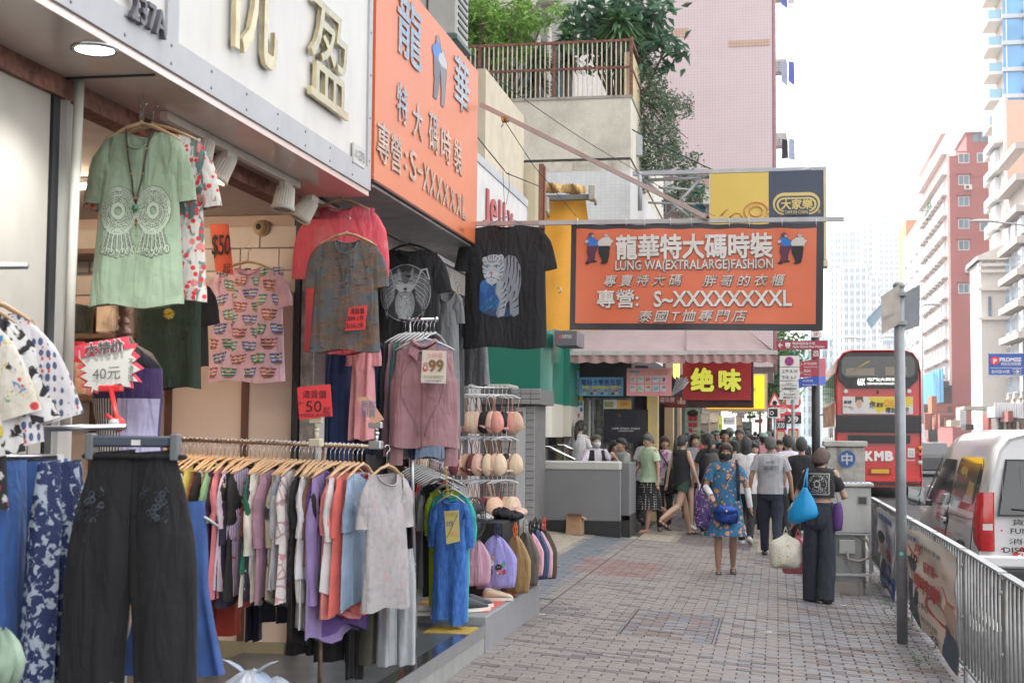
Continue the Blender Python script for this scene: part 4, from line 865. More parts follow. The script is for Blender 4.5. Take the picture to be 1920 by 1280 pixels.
TP('100',t,359,430,376,470,7.697,INKB)
t=scd_('narrow orange strip hanging beside the cream pole',((140,310),(152,312),(143,440),(134,430)),5.6,TAGO)
t=scd_('red tag behind the burst sign',((124,640),(158,640),(160,682),(138,678)),5.4,TAGR)
TP('$88',t,127,643,146,655,5.397,INKB)
t=scd_('red clearance sign reading 50 clipped on the rail',((557,726),(619,720),(623,780),(561,786)),6.6,TAGR)
for s_,a in(('清貨價',(568,731,612,747)),('50',(574,751,603,772)),('起',(606,762,619,775)),('←',(560,752,570,758)),('所購貨品 恕不退換',(562,775,620,781))):TP(s_,t,*a,6.597,INKB,bold=.003)
def clip_stand(parent,u,v0,v1,Y,mat):
 a,c=P(u,v0,Y=Y),P(u,v1,Y=Y);b=MB();b.cbox(a.x-.035,Y-.012,a.z-.02,a.x+.03,Y+.02,a.z+.012,.004);b.tube(a,V((a.x+.004,Y,(a.z+c.z)/2)),.010);b.ell((a.x+.004,Y,(a.z+c.z)/2),(.014,.014,.014),10,6)
 b.tube(V((a.x+.004,Y,(a.z+c.z)/2)),c,.010);b.cbox(c.x-.03,Y-.03,c.z-.03,c.x+.03,Y+.03,c.z+.01,.005);b.bd_('clip_stand',mat,parent)
clip_stand(t,593,786,826,6.62,M('ivory_plastic',(.50,.46,.33),.4))
t=scd_('small orange card tilted on a chrome clip at the rail end',((668,745),(690,743),(720,786),(700,795)),6.6,M('card_orange',(.62,.35,.22),.5))
TP('新款\n到貨',t,678,750,704,782,6.597,M('blue_ink',(.08,.15,.4),.6,var=0));clip_stand(t,705,795,830,6.62,STEEL)
ctr=(204,688);pts=[]
for k,(u,v)in enumerate(((140,648),(178,640),(218,634),(240,632),(243,645),(258,644),(251,658),(263,668),(252,676),(270,690),(252,700),(266,716),(248,714),(250,728),(236,726),(228,720),(190,728),(182,738),(172,733),(166,742),(168,728),(150,725),(160,715),(143,705),(158,697),(143,690),(156,682),(140,665))):pts.append((u,v))
t=scd_('pink and white starburst sign reading 40 on a red clip stand',pts,5.1,M('hot_pink_card',(.75,.08,.12),.5))
b=MB();b.slab([P(ctr[0]+(u-ctr[0])*.88,ctr[1]+3+(v-ctr[1])*.86,Y=5.096)for u,v in pts],(0,1,0),.002);b.bd_('white_panel',M('white_card',(.66,.65,.60),.5,var=.02),t)
b=MB();b.slab([P(u,v,Y=5.092)for u,v in((148,646),(240,630),(243,652),(152,671))],(0,1,0),.002);b.bd_('pink_band',M('hot_pink_card',(.75,.08,.12),.5),t)
c=P(197,651,Y=5.09);q=V((1,0,.12))
T('大特价',t,c,q,(-.12,0,1),.165,.055,WHITE,bold=.06,name='lettering');T('大特价',t,c-V((0,.002,0)),q,(-.12,0,1),.158,.048,M('grey_ink',(.10,.10,.10),.5,var=0),bold=.03)
T('40元',t,P(200,700,Y=5.09),(1,0,.05),(0,0,1),.115,.048,M('pencil_ink',(.12,.12,.12),.6,var=0));T('不\n退\n換',t,P(246,693,Y=5.09),(1,0,0),(0,0,1),.022,.085,INKB)
b=MB();REDP=M('red_plastic',(.62,.03,.03),.35);a=P(208,728,Y=5.1);c=P(222,795,Y=5.0)
b.cbox(a.x-.05,5.09,a.z-.012,a.x+.045,5.12,a.z+.012,.004);b.path([a,P(215,765,Y=5.05),c],.010,8);b.ell(c,(.026,.03,.03),12,8);b.tube(c,c+V((-.05,0,.035)),.008);b.bd_('clip_stand',REDP,t)
b=MB();b.tube(c+V((.0,-.032,0)),c+V((.0,-.045,0)),.020,n=16);b.bd_('knob',M('grey_plastic',(.45,.46,.46),.4),t)
JY=9.05;A3=P(752,600,Y=JY);B3=P(818,598,Y=JY)
t=bar('clothes_rail','short chrome rail holding light jackets',A3,B3,.010,(),CHROME)
b=MB();b.ell(B3,(.016,)*3,12,8);b.bd_('end_ball',CHROME,t);b=MB();b.tube(V((A3.x+.05,JY+.02,A3.z)),V((A3.x+.12,JY+.02,.41)),.012);b.bd_('post',STEEL,t)
JK=[('black jacket first from the left on the short chrome rail',(.015,.015,.018)),('dusty mauve jacket behind the front one',(.25,.15,.18)),('teal green light jacket',(.04,.14,.12)),('plum grey light jacket',(.16,.12,.14)),('peach beige light jacket',(.48,.32,.26)),('slate grey light jacket',(.13,.16,.20)),('navy blue light jacket',(.03,.045,.10)),('steel blue light jacket',(.09,.13,.2))]
for i,(lb,col)in enumerate(JK):
 x=A3.x+.03+.028*i;shirt('hanging_jacket',lb,'jacket',(x,JY,A3.z+.01),PI/2-.42+.03*i,CL(col,'jacket_cloth_%d'%i),Garment(.26,.78,.07,.03,.3,1.05,.022,.010,2.4,400+i,shoulder=.92),.62,80,.07,.05,4,group='light jackets on the short chrome rail',hk=GREYH)
N,w_,L=at(796,645,838,730,858,8.70)
g=Garment(w_*1.05,L,.055,.05,.33,1.0,.05,.012,2.0,71,shoulder=.86)
t=shirt('hanging_jacket','mauve pink zip jacket facing out with a 99 price card','jacket',(N.x,8.70,N.z+.13),-.05,MAUVE,g,.66,76,.075,.05,6,group='light jackets on the short chrome rail',hk=CLEAR)
b=MB();b.path([(0,g.front(0,z)[1],z)for z in[-.19-.06*k for k in range(11)]],.003,6)
for sd in(-1,1):b.path([g.front(sd*(.08+.06*sin(k*.5)),-.22-.055*k)for k in range(10)],.0022,5)
b.bd_('zip_and_seams',M('mauve_seam',(.22,.11,.13),.7),t,True)
b=MB()
for sd in(-1,1):b.add([(sd*.02,-.045,-.17),(sd*.085,-.02,-.125),(sd*.09,-.05,-.19),(sd*.03,-.06,-.24)],[(0,1,2,3)],0,True)
b.path([(.075*cos(q),-.03*sin(q)-.01,-.125+.02*cos(2*q))for q in[k*PI/8 for k in range(17)]],.018,7,flat=.5);b.bd_('hood',MAUVE,t,True)
t=scd_('cream price card reading 99 on the mauve jacket',((792,656),(837,658),(836,719),(789,717)),8.54,M('cream_card',(.66,.62,.54),.5,var=.02))
TP('大特價',t,800,661,830,672,8.537,M('pink_ink',(.75,.35,.28),.6,var=0));TP('99',t,804,674,832,697,8.537,M('brown_ink',(.25,.13,.04),.6,var=0),bold=.03);TP('男/女款運動風衣',t,794,703,832,709,8.537,M('olive_ink',(.35,.28,.1),.6,var=0));TP('Lightweight',t,797,711,828,716,8.537,M('blue_ink',(.08,.15,.4),.6,var=0))
cv=Canvas(14,24,asp=1.6);cv.ell(.5,.78,.3,.14,(.6,.3,.25));cv.ell(.5,.35,.42,.3,(.6,.12,.1));cv.ell(.5,.42,.2,.16,(.66,.62,.55))
cvm_(cv,lambda x,y:tuple(P(792+11*x,697-19*y,Y=8.5375)-V(t.location)),'small_figure',t)
sg=scd_('narrow printed notice hanging on the flaking pilaster',((551,470),(566,470),(568,522),(553,522)),8.4,M('pale_card',(.55,.50,.46),.6));TP('營業\n時間\n九時\n至八',sg,553,474,565,500,8.397,M('blue_ink',(.08,.15,.4),.6,var=0));TP('歡迎光臨\n多謝惠顧',sg,554,503,566,518,8.397,INKB)
SY=10.55;A4=P(768,856,Y=SY+.2);B4=P(845,850,Y=SY)
t=bar('clothes_rail','dark rail holding sports T-shirts on grey hangers',A4,B4+V((.05,0,0)),.010,(V((A4.x-.02,SY+.25,A4.z)),),M('dark_rail',(.08,.08,.09),.4,.8),zfloor=.41)
S3=[('green sports T-shirt furthest left on the grey hangers',(.05,.42,.06)),('coral sports T-shirt on a grey hanger',(.60,.12,.10)),('navy sports T-shirt on a grey hanger',(.015,.02,.05)),('orange red sports T-shirt on a grey hanger',(.65,.08,.03)),('bright blue sports T-shirt on a grey hanger',(.03,.16,.55)),('dark navy sports T-shirt on a grey hanger',(.012,.015,.035)),('charcoal sports T-shirt on a grey hanger',(.05,.052,.058)),('black sports T-shirt on a grey hanger',(.015,.015,.017)),('red sports T-shirt on a grey hanger',(.60,.03,.03)),('heather blue sports T-shirt on a grey hanger',(.09,.10,.14)),('olive sports T-shirt on a grey hanger',(.08,.10,.07)),('grey melange sports T-shirt on a grey hanger',(.20,.20,.21))]
for i,(lb,col)in enumerate(S3):
 u=i/11;p=P(782+54*u,862+24*u,Y=SY+.1-.2*u);shirt('hanging_tshirt',lb,'T-shirt',(p.x,p.y,p.z+.06),PI/2-.45-.2*u,CL(col,'sport_cloth_%d'%i),Garment(.24,.72+.06*u,.07,.03,.3,1.02,.022,.010,2.4,500+i,shoulder=.95),.25,66,.085,.08,6,group='sports T-shirts on the grey hangers',hk=GREYH)
for lb,mt,uc,vn,vh,hwid,Y,rz in(('black sports T-shirt just behind the lime one',(.012,.012,.014),826,905,1120,.21,10.2,-.55),('lime yellow sports T-shirt behind the teal one',(.42,.62,.01),838,917,1145,.185,10.12,-.5),('teal sports T-shirt behind the front blue one',(.03,.38,.36),847,925,1158,.18,10.05,-.4)):
 N,w_,L=at(uc,vn,vh,800,860,Y);shirt('hanging_tshirt',lb,'T-shirt',(N.x,Y,N.z+.13),rz,CL(mt),Garment(hwid,L,.07,.03,.28,.9,.03,.012,2.4,520+len(lb),shoulder=.98),.25,74,.085,.08,4,group='sports T-shirts on the grey hangers',hk=GREYH)
N,w_,L=at(846,936,1166,808,880,9.95)
BLU=MP('heather_blue',(.045,.16,.50),[('soft',(.025,.11,.38),60,.5,(1,1,.3))])
shirt('hanging_tshirt','bright blue sports T-shirt hanging lowest with a yellow card','T-shirt',(N.x,9.95,N.z+.13),-.12,BLU,Garment(w_*1.0,L,.06,.03,.3,.93,.045,.020,2.4,73,shoulder=.92,hemwave=.02),.26,76,.075,.07,4,group='sports T-shirts on the grey hangers',hk=GREYH)
t=scd_('yellow cardboard price card reading three for 100',((833,958),(860,956),(862,1014),(837,1020)),9.82,M('yellow_card',(.58,.49,.16),.6))
TP('冰涼速乾T恤',t,835,959,859,968,9.817,M('olive_ink',(.35,.28,.1),.6,var=0));TP('3件',t,837,975,851,987,9.817,M('blue_ink',(.08,.15,.4),.6,var=0));TP('100元',t,844,994,860,1005,9.817,M('pink_ink',(.75,.35,.28),.6,var=0));b=MB();b.tube(P(838,1008,Y=9.815),P(857,966,Y=9.815),.0015);b.bd_('pen_stroke',INKB,t)
b=MB();a=P(834,850,Y=10.0);c=P(840,932,Y=9.97);n=16
for k in range(n):
 p=a+(c-a)*(k/n);q=a+(c-a)*((k+1)/n);b.path([p+V((.008*cos(s_),.008*sin(s_)*(k%2),(q-p).z*.65*(.5+.5*sin(s_))))for s_ in[j*PI/4 for j in range(9)]],.003,5)
tag(b.bd_('yellow_chain',M('yellow_chain',(.65,.42,.02),.4)),'yellow plastic chain holding up the bright blue T-shirt','chain')
# ======== underwear, bags, shoes, fan
def bra_mesh():
 cups=MB();sts=[]
 for sd in(-1,1):
  rs=[]
  for i in range(7):
   t=i/6;r_=.055*math.sqrt(max(0,1-t*t))+.002
   rs.append([(sd*.068+r_*cos(q)*1.0,-.034*t,-.20+r_*sin(q)*(1.35 if sin(q)>0 else .85)+.01*t)for q in[2*PI*k/18 for k in range(18)]])
  cups.rings(rs,0,True,True)
  st=MB();sts.append(st);st.path([(sd*.075,-.01,-.14),(sd*.085,-.004,-.09),(sd*.095,0,-.05)],.004,5,flat=.4)
  st.path([(sd*.125,0,-.215),(sd*.13,.03,-.20),(sd*.09,.05,-.215),(sd*.02,.05,-.21)],[.018,.016,.014,.012],6,flat=.3)
 cups.path([(-.03,-.012,-.22),(.03,-.012,-.22)],.008,6)
 return cups,sts
_c,_s=bra_mesh();BRA0=tg_('hanging_bra','','bra',(0,0,-5));
SK=[('beige',(.60,.38,.27)),('pale peach',(.66,.42,.33)),('cream',(.62,.48,.34)),('dusty pink',(.52,.24,.22)),('blush pink',(.58,.36,.36)),('black',(.015,.015,.018)),('maroon',(.16,.03,.04)),('coral pink',(.60,.25,.21)),('mauve',(.42,.30,.33)),('nude',(.55,.34,.24)),('red',(.50,.03,.03)),('white',(.6,.58,.55))]
LEO=MP('leopard_print',(.55,.38,.27),[('cells',(.05,.03,.025),55,.10)]);FLB=MP('cream_flower_print',(.60,.48,.36),[('blobs',(.2,.07,.08),26,.64)])
SKM=[CL(c,'lingerie_'+n.replace(' ','_'))for n,c in SK]
o=_c.bd_('cup_pair',SKM[0],BRA0,True);o2s=[q.bd_('strap',SKM[0],BRA0,True)for q in _s]
b=MB();b.path([(-.10,0,-.05),(-.05,0,-.035),(0,0,-.03),(.05,0,-.035),(.10,0,-.05)],.004,6);b.path([(0,0,-.03),(0,0,-.005),(.012,0,.008),(0,0,.02),(-.01,0,.012)],.0025,5)
o3=b.bd_('hanger',CLEAR,BRA0,True)
for q in(o,*o2s):
 q.material_slots[0].link='OBJECT'
rb3=RR(9)
ROWS=[('top',728,[10,6,10,3,'f',6,9,4,5,'l',4,0,2,1,3,5,1,7,0]),('middle',808,[9,2,4,9,8,1,8,4,6,0,3,9,6,1,7,2,5,0,2]),('bottom',890,[9,5,7,4,8,3,1,2,0,3,6,7,1,9,3,6,0,2,1])]
grid=tg_('display_rack','white wire rack with three rails of bras at the platform end','display rack',(-2.7,12,.41))
b=MB()
for row,v,seq in ROWS:
 n=len(seq)
 za=P(905,v,Y=11.9).z;b.tube((-2.95,11.86,za+.012),(-2.28,12.14,za+.012),.008)
for x,y in((-2.95,11.86),(-2.66,11.98)):b.tube((x,y,.41),(x,y,2.35),.009)
b.bd_('rail_frame',STEEL,grid)
k=0
for row,v,seq in ROWS:
 n=len(seq)
 for i,q in enumerate(seq):
  u=(i+.5)/n;x=-2.96+.68*u;y=11.86+.28*u;za=P(905,v,Y=11.9).z
  o=BRA0 if k==0 else copytree(BRA0);k+=1
  o.location=(x,y,za);o.rotation_euler=(rb3.uniform(-.1,.1),0,PI/2-.62+rb3.uniform(-.2,.2));o.scale=(1.5,1.5,1.55)
  m_,nm=(LEO,'leopard print')if q=='l' else(FLB,'cream flower print')if q=='f' else(SKM[q],SK[q][0])
  for ch in o.children:
   if ch.name.startswith(('cup','strap')):ch.material_slots[0].link='OBJECT';ch.material_slots[0].material=m_
  pos='left end' if u<.25 else 'left half' if u<.5 else 'right half' if u<.78 else 'right end'
  def nm_(j):return 'rail end' if j<0 or j>=n else 'leopard one' if seq[j]=='l' else 'flower print one' if seq[j]=='f' else SK[seq[j]][0]+' one'
  o['label']=f'{nm} bra, {row} rail, between {nm_(i-1)} and {nm_(i+1)}';o['group']='bras on the display rack';o['category']='bra'
def sack(name,label,loc,w,h,d,mat,rz=0,seed=1,cord=None,emblem=None,cat='bag'):
 t=tg_(name,label,cat,loc,rz,'drawstring bags on the platform');b=MB();rs=[];n=30
 for i in range(14):
  u=i/13;z=-h*u;a=w*(.12+.88*min(1,u*2.3)**.75)*(1.05-.10*max(0,u-.8)*4);dd=d*(.16+.84*sin(min(1,u*1.15)*PI*.62))*(.8 if i==13 else 1)
  rs.append([(a*cos(q)*(1+(.10*(1-u))*sin(9*q+seed)),dd*sin(q)*(1+.30*(1-u)*sin(8*q+seed))+.006*sin(5*cos(q)*2+seed+3*u),z+.012*cos(q)*u)for q in[2*PI*k/n for k in range(n)]])
 b.rings(rs,0,True,True);b.bd_('bag_body',mat,t,True)
 b=MB();cm=cord or BLACK
 b.rings([[(w*.12*cos(q),d*.22*sin(q),z)for q in[2*PI*k/14 for k in range(14)]]for z in(.004,.02)],0,False,True)
 for j in range(3):b.path([(w*(.10+.02*j)*cos(q)+.01*j,-.02-.006*j,.045+(.04+.01*j)*sin(q))for q in[k*PI/7 for k in range(15)]],.004,6)
 b.bd_('drawstring',cm,t,True)
 if emblem:emblem(t,w,h,d)
 return t
def emb(t,w,h,d):
 cv=Canvas(70,56,asp=.8)
 cv.ell(.30,.80,.04,.13,(.45,.27,.12),.5);cv.ell(.45,.84,.04,.13,(.45,.27,.12),-.5);cv.ell(.32,.58,.16,.14,(.6,.6,.6));cv.ell(.30,.62,.11,.04,(.05,.25,.4))
 cv.ell(.22,.36,.15,.16,(.6,.6,.6),0,.4);cv.ell(.33,.22,.08,.15,(.02,.02,.03));cv.ell(.33,.22,.04,.08,(.4,.4,.4));cv.ell(.12,.3,.05,.06,(.55,.1,.2))
 cv.ell(.66,.42,.13,.12,(.02,.02,.03));cv.ell(.72,.24,.11,.08,(.55,.15,.22));cv.ell(.9,.24,.05,.1,(.5,.05,.08));cv.ell(.62,.18,.05,.07,(.5,.5,.5));cv.ell(.86,.55,.06,.13,(.1,.4,.22),-.4);cv.ell(.62,.43,.02,.02,(.5,.5,.1));cv.ell(.70,.43,.02,.02,(.5,.5,.1))
 cvm_(cv,lambda x,y:((x-.45)*w*1.25,-d*1.06-.006,-h*.78+y*h*.46),'embroidery',t)
for(lb,u,v0,v1,Y,hw,col,rz,cord,em)in(('pink drawstring bag behind the standing fan',893,1010,1096,11.0,26,(.42,.24,.32),.3,None,None),('lavender drawstring bag embroidered with small riders on scooters',930,1003,1102,11.25,37,(.27,.25,.56),-.05,M('navy_cord',(.02,.03,.08),.6),emb),('tan drawstring bag with an orange cord next to the lavender one',966,1003,1112,11.55,30,(.26,.16,.06),-.35,M('orange_cord',(.65,.15,.03),.6),None),('grey brown drawstring bag behind the tan one',985,995,1098,11.8,27,(.10,.085,.07),-.35,M('grey_cord',(.4,.4,.38),.6),None),('pink drawstring bag squeezed before the navy one',996,998,1080,12.0,24,(.55,.28,.33),-.4,None,None),('navy drawstring bag with white scribble',1004,992,1086,12.2,28,(.03,.055,.13),-.4,None,None),('pale pink drawstring bag behind the navy one',1012,995,1083,12.35,26,(.55,.32,.38),-.4,None,None),('dark olive drawstring bag at the very end of the platform',1020,990,1085,12.5,27,(.07,.055,.035),-.45,M('red_cord',(.6,.1,.06),.6),None)):
 a=P(u,v0,Y=Y);z1=P(u,v1,Y=Y).z;pp_=proj_ppm(Y)if False else abs(P(u+hw,v0,Y=Y).x-a.x)
 sack('drawstring_bag',lb,a,pp_,a.z-z1,.07,CL(col),rz,int(u),cord,em)
def shoe(label,c,L,mat,sole,rz,name='shoe',h=.09,extra=None,group='shoes on the red mat'):
 t=tg_(name,label,'shoe',c,rz,group);b=MB();rs=[];n=16
 for i in range(11):
  u=i/10;w_=.036*(.75+.5*sin(u*PI*.9+.35))*(1 if 0<i<10 else .4);hh=h*(.95-.62*min(1,max(0,u-.25)*1.6))*(1 if 0<i<10 else .5)
  rs.append([(L*(u-.5),w_*cos(q),.022+max(-.0,hh*.5+hh*.5*sin(q)))for q in[2*PI*k/n for k in range(n)]])
 b.rings(rs,0,True,True);b.bd_('upper',mat,t,True)
 b=MB();pts=[(L*(u-.5)*1.04,.040*(.72+.5*sin(u*PI*.9+.35)))for u in[i/10 for i in range(11)]];poly=pts+[(x,-y)for x,y in reversed(pts)]
 b.slab([(x,y,.0)for x,y in poly],(0,0,1),.024,0);b.bd_('sole',sole,t,True)
 if extra:extra(t)
 return t
MAT=.4135
def bow(t):
 b=MB()
 for i in range(7):b.path([(-.01+.02*cos(i),.0,.075),(.01*i-.03,.02*sin(i*2),.10+.008*cos(i)),(.03*cos(i*2)-.01,.03*sin(i*3),.08)],.0045,5)
 b.bd_('ribbon',M('pale_ribbon',(.5,.48,.45),.5),t,True)
CRE=M('cream_shoe',(.60,.50,.38),.6);WS=M('white_sole',(.62,.60,.56),.6)
p=P(925,1125,Z=MAT);shoe('cream shoe with a brown and white bow on the red mat',p+V((.03,.02,0)),.24,CRE,WS,.15,extra=bow)
p=P(905,1112,Z=MAT);shoe('second cream shoe half hidden behind the bow shoe',p+V((-.04,.12,0)),.23,CRE,WS,.25)
p=P(903,1145,Z=MAT)
SNK=M('charcoal_knit',(.06,.065,.075),.8,bump=.3)
shoe('charcoal knit sneaker at the front of the red mat',p+V((-.05,.0,0)),.25,SNK,WS,.9);shoe('second charcoal knit sneaker behind the first one',p+V((-.10,.10,0)),.25,SNK,WS,.95);shoe('dark sneaker with white laces farther back',p+V((-.07,.22,0)),.24,SNK,WS,.8)
p=P(868,1158,Z=MAT);shoe('pale slipper with a white sole on the platform',p+V((-.10,-.04,0)),.25,M('pale_pink',(.55,.42,.42),.7),WS,.4,h=.06);shoe('white slip-on shoe under the grey hanger rail',P(810,1152,Z=MAT),.26,WS,WS,.5,h=.06)
p=P(898,1106,Z=MAT);crumple('small pink toy in a clear plastic wrap',p,(.05,.045,.085),M('clear_wrap',(.6,.45,.42),.15,trans=.3),'wrapped_toy',9,'toy',False)
c=P(886,970,Y=10.75);fn=tg_('standing_fan','black caged electric fan seen from the side by the bags','fan',(c.x,c.y,.42));ax=V((.35,-.9,0)).normalized();ax=V((.93,-.36,0))
b=MB();s_=ax.cross(V((0,0,1)));R_=.155
for k in range(36):
 q=2*PI*k/36;d=s_*cos(q)+V((0,0,1))*sin(q)
 b.path([c+ax*.055+d*.03,c+ax*.05+d*.10,c+ax*.02+d*R_,c-ax*.02+d*R_,c-ax*.05+d*.10,c-ax*.055+d*.03],.0022,4)
for o_ in(.02,-.02,0):b.path([c+ax*o_+(s_*cos(q)+V((0,0,1))*sin(q))*(R_+.001)for q in[2*PI*k/30 for k in range(31)]],.004,6)
b.bd_('cage',BLACK,fn)
b=MB()
for k in range(3):
 q=2*PI*k/3;d=s_*cos(q)+V((0,0,1))*sin(q);e=ax.cross(d);b.add([c+d*.03-e*.03,c+d*.13-e*.05+ax*.015,c+d*.13+e*.05-ax*.015,c+d*.03+e*.03],[(0,1,2,3)],0,True)
b.ell(c,(.03,.03,.03),12,8);b.tube(c-ax*.05,c-ax*.13,.045,.03,14);b.bd_('blades_and_motor',M('dark_blade',(.04,.04,.045),.3),fn)
b=MB();b.tube(c-ax*.10,V((c.x-.1,c.y+.03,.42)),.014);b.tube((c.x-.1,c.y+.03,.41),(c.x-.1,c.y+.03,.44),.12,n=20);b.bd_('stand',BLACK,fn)
bx=tg_('display_box','black display box under the heap of folded underwear','box',P(925,1010,Y=11.75));a,c=P(880,975,Y=11.75),P(952,1045,Y=11.75)
b=MB();b.cbox(a.x-.2,11.5,.41,c.x,12.3,a.z,.01);b.bd_('box_shell',M('black_velvet',(.012,.012,.014),.95),bx)
for i,(nm,col,dx,dy,dz)in enumerate((('black',(.015,.015,.018),-.12,0,0),('black',(.015,.015,.018),.05,.15,.02),('white and blue',(.35,.42,.55),-.17,-.15,.0),('nude pink',(.58,.38,.3),.16,.25,.02),('black lace',(.02,.02,.025),.16,.1,.0),('pale grey',(.4,.4,.42),-.05,-.2,.0))):
 crumple(f'{nm} underwear folded on the {"left front" if dx < -.1 and dy < 0 else "left" if dx < -.1 else "front middle" if dy < 0 else "right back" if dy > .2 else "right" if dx > .1 else "middle"} of the black display box',(-2.36+dx,11.85+dy,a.z+dz),(.10,.08,.07),CL(col),'folded_underwear',20+i,'underwear',False,'underwear on the display box')
wb=tg_('wire_basket','white wire basket and bottle under the sports T-shirts','basket',P(795,1140,Y=10.5));b=MB();a=P(770,1085,Y=10.5);c=P(812,1165,Y=10.5)
for i in range(7):x=a.x+(c.x-a.x)*i/6;b.tube((x,10.5,c.z),(x,10.5,a.z),.0028,n=5)
for i in range(6):z=c.z+(a.z-c.z)*i/5;b.tube((a.x,10.5,z),(c.x,10.5,z),.0028,n=5);b.tube((c.x,10.5,z),(c.x,10.9,z),.0028,n=5)
b.bd_('wires',M('cream_wire',(.5,.47,.38),.5),wb)
# ======== orange sign, pole and banner
ORG=M('orange_sign_face',(.64,.175,.065),.38,var=.05,scale=1.5,dirt=.05);MIR=M('mirror_letter',(.60,.60,.58),.16,.85,var=.25,scale=18)
og=tg_('orange_shop_sign','large orange fascia sign with mirror cut Chinese lettering for big size clothing','shop sign',(-2.3,9.4,3.21))
b=MB();ya,yb=7.93,10.83;zt,zb=4.58,3.212
b.box(-2.325,ya,zb,-2.300,yb,zt,0);b.box(-2.76,ya-.022,zb-.002,-2.3255,ya-.002,zt,0);b.box(-2.329,ya,zb-.012,-2.302,yb,zb-.002,1);b.bd_('face_panel',[ORG,M('dark_edge',(.10,.035,.03),.5)],og)
b=MB();b.box(-2.76,yb+.002,zb,-2.328,yb+.02,zt);b.bd_('end_panel',M('white_edge',(.6,.6,.6),.5),og)
XS=-2.300
for s_,a in(('龍',(745,0,790,120)),('華',(851,112,879,212)),('特',(743,160,763,233)),('大',(773,195,791,262)),('碼',(803,216,820,287)),('時',(826,243,844,307)),('裝',(850,265,865,328)),('專',(706,232,729,308)),('營',(731,254,751,324)),(':',(757,285,762,318)),('S',(767,283,779,340)),('-',(781,318,790,326))):
 TX(s_,og,*a,XS,MIR,thick=.006,bold=.012,ext=.004)
for i in range(6):TX('X',og,792+i*12.4,309+i*11.3,803+i*12.0,360+i*9.2,XS,MIR,thick=.006,bold=.008,ext=.004)
TX('L',og,866,364,872,412,XS,MIR,thick=.006,bold=.008,ext=.004)
TX('239號',og,861,426,870,436,XS,M('brown_ink',(.25,.13,.04),.6,var=0))
cv=Canvas(40,84,asp=2.6);BL_=(.10,.24,.55);GY=(.42,.42,.42)
cv.ell(.42,.93,.10,.05,(.3,.28,.28));cv.poly([(.30,.88),(.55,.90),(.62,.62),(.22,.66)],BL_);cv.ell(.40,.72,.28,.12,BL_);cv.ell(.72,.82,.09,.04,GY);cv.ell(.70,.68,.24,.12,(.5,.5,.5));cv.poly([(.18,.66),(.60,.62),(.50,.34),(.38,.05),(.20,.06),(.24,.3)],(.17,.18,.22));cv.poly([(.55,.60),(.92,.64),(.85,.3),(.78,.04),(.62,.04),(.62,.3)],(.22,.23,.26))
a,c=P(806,70,X=XS),P(840,70,X=XS);zc0,zc1=P(823,200,X=XS).z,P(823,68,X=XS).z
cvm_(cv,lambda x,y:(XS+.004,a.y+(c.y-a.y)*x,zc0+(zc1-zc0)*y),'two_figures_picture',og,local=False)
ac=tg_('air_conditioner','grey air conditioner box on the wall above the orange sign','air conditioner',(-2.6,11.2,4.7));b=MB();p=P(852,40,X=-2.55)
b.cbox(-2.74,p.y-.15,p.z-.15,-2.5,p.y+.30,p.z+.45,.012);b.bd_('casing',M('ac_grey',(.4,.4,.38),.5,dirt=.3),ac)
b=MB()
for k in range(8):b.box(-2.51,p.y-.10,p.z-.1+.06*k,-2.49,p.y+.25,p.z-.08+.06*k)
b.bd_('grille',M('dark_grey',(.06,.07,.075),.5),ac);b=MB();b.box(-2.76,p.y-.2,p.z-.20,-2.48,p.y+.34,p.z-.165);b.bd_('bracket',M('green_bracket',(.06,.12,.11),.5),ac)
jl=tg_('white_shop_sign','slanting white fascia sign with partly hidden red letters Jelly','shop sign',(-2.5,12.8,3.4));b=MB();b.box(-2.9,11.58,3.30,-2.502,14.25,4.05,0);b.bd_('panel',M('white_sign',(.62,.62,.62),.4),jl)
b=MB();b.box(-2.95,11.56,4.052,-2.492,14.27,4.125,0);b.box(-2.95,14.255,3.3,-2.496,14.275,4.05,0);b.bd_('trim',M('pale_grey_trim',(.42,.45,.5),.4),jl)
JR=M('brick_red_letter',(.42,.07,.065),.5)
for s_,a in(('J',(905,352,915,425)),('e',(918,373,930,430)),('l',(934,375,937,432)),('l',(942,380,945,434)),('y',(950,398,960,446))):TX(s_,jl,*a,-2.502,JR,thick=.012,bold=.01)
lw=tg_('low_shop_block','low cream rendered shop block behind the white fascia sign','building',(-3.4,13.5,0));b=MB();b.box(-9,13.45,3.4,-2.78,15.6,5.3,0);b.bd_('wall',M('cream_render',(.56,.50,.38),.8,dirt=.15),lw)
b=MB();a,c=P(939,312,Y=15.7),P(1004,420,Y=15.7);b.box(a.x,15.65,c.z,c.x,15.7,a.z);b.bd_('side_board',M('cream_board',(.52,.46,.33),.7,dirt=.2),lw)
b=MB();a,c=P(1004,310,Y=15.72),P(1011,420,Y=15.72);b.box(a.x,15.66,c.z,c.x,15.72,a.z);b.bd_('trim_post',M('cream_trim',(.60,.55,.44),.6),lw)
b=MB();a,c=P(1013,310,Y=15.75),P(1023,430,Y=15.75);b.box(a.x,15.66,c.z,a.x+.05,15.75,a.z);b.box(a.x+.06,15.68,c.z,c.x,15.76,a.z-.02);b.bd_('brown_post',M('brown_wood',(.22,.085,.045),.6,var=.2),lw)
PY=10.80;PINKP=M('pinkish_pole_paint',(.40,.31,.29),.5,dirt=.3);GREYP2=M('grey_pole_paint',(.42,.42,.43),.5,dirt=.3)
pl_=tg_('banner_pole','square pole with slanting brace sticking out over the pavement','pole',P(878,417,Y=PY))
a,c=P(878,420,Y=PY),P(1583,411,Y=PY);mid=P(1010,418,Y=PY);d=(c-a).normalized()
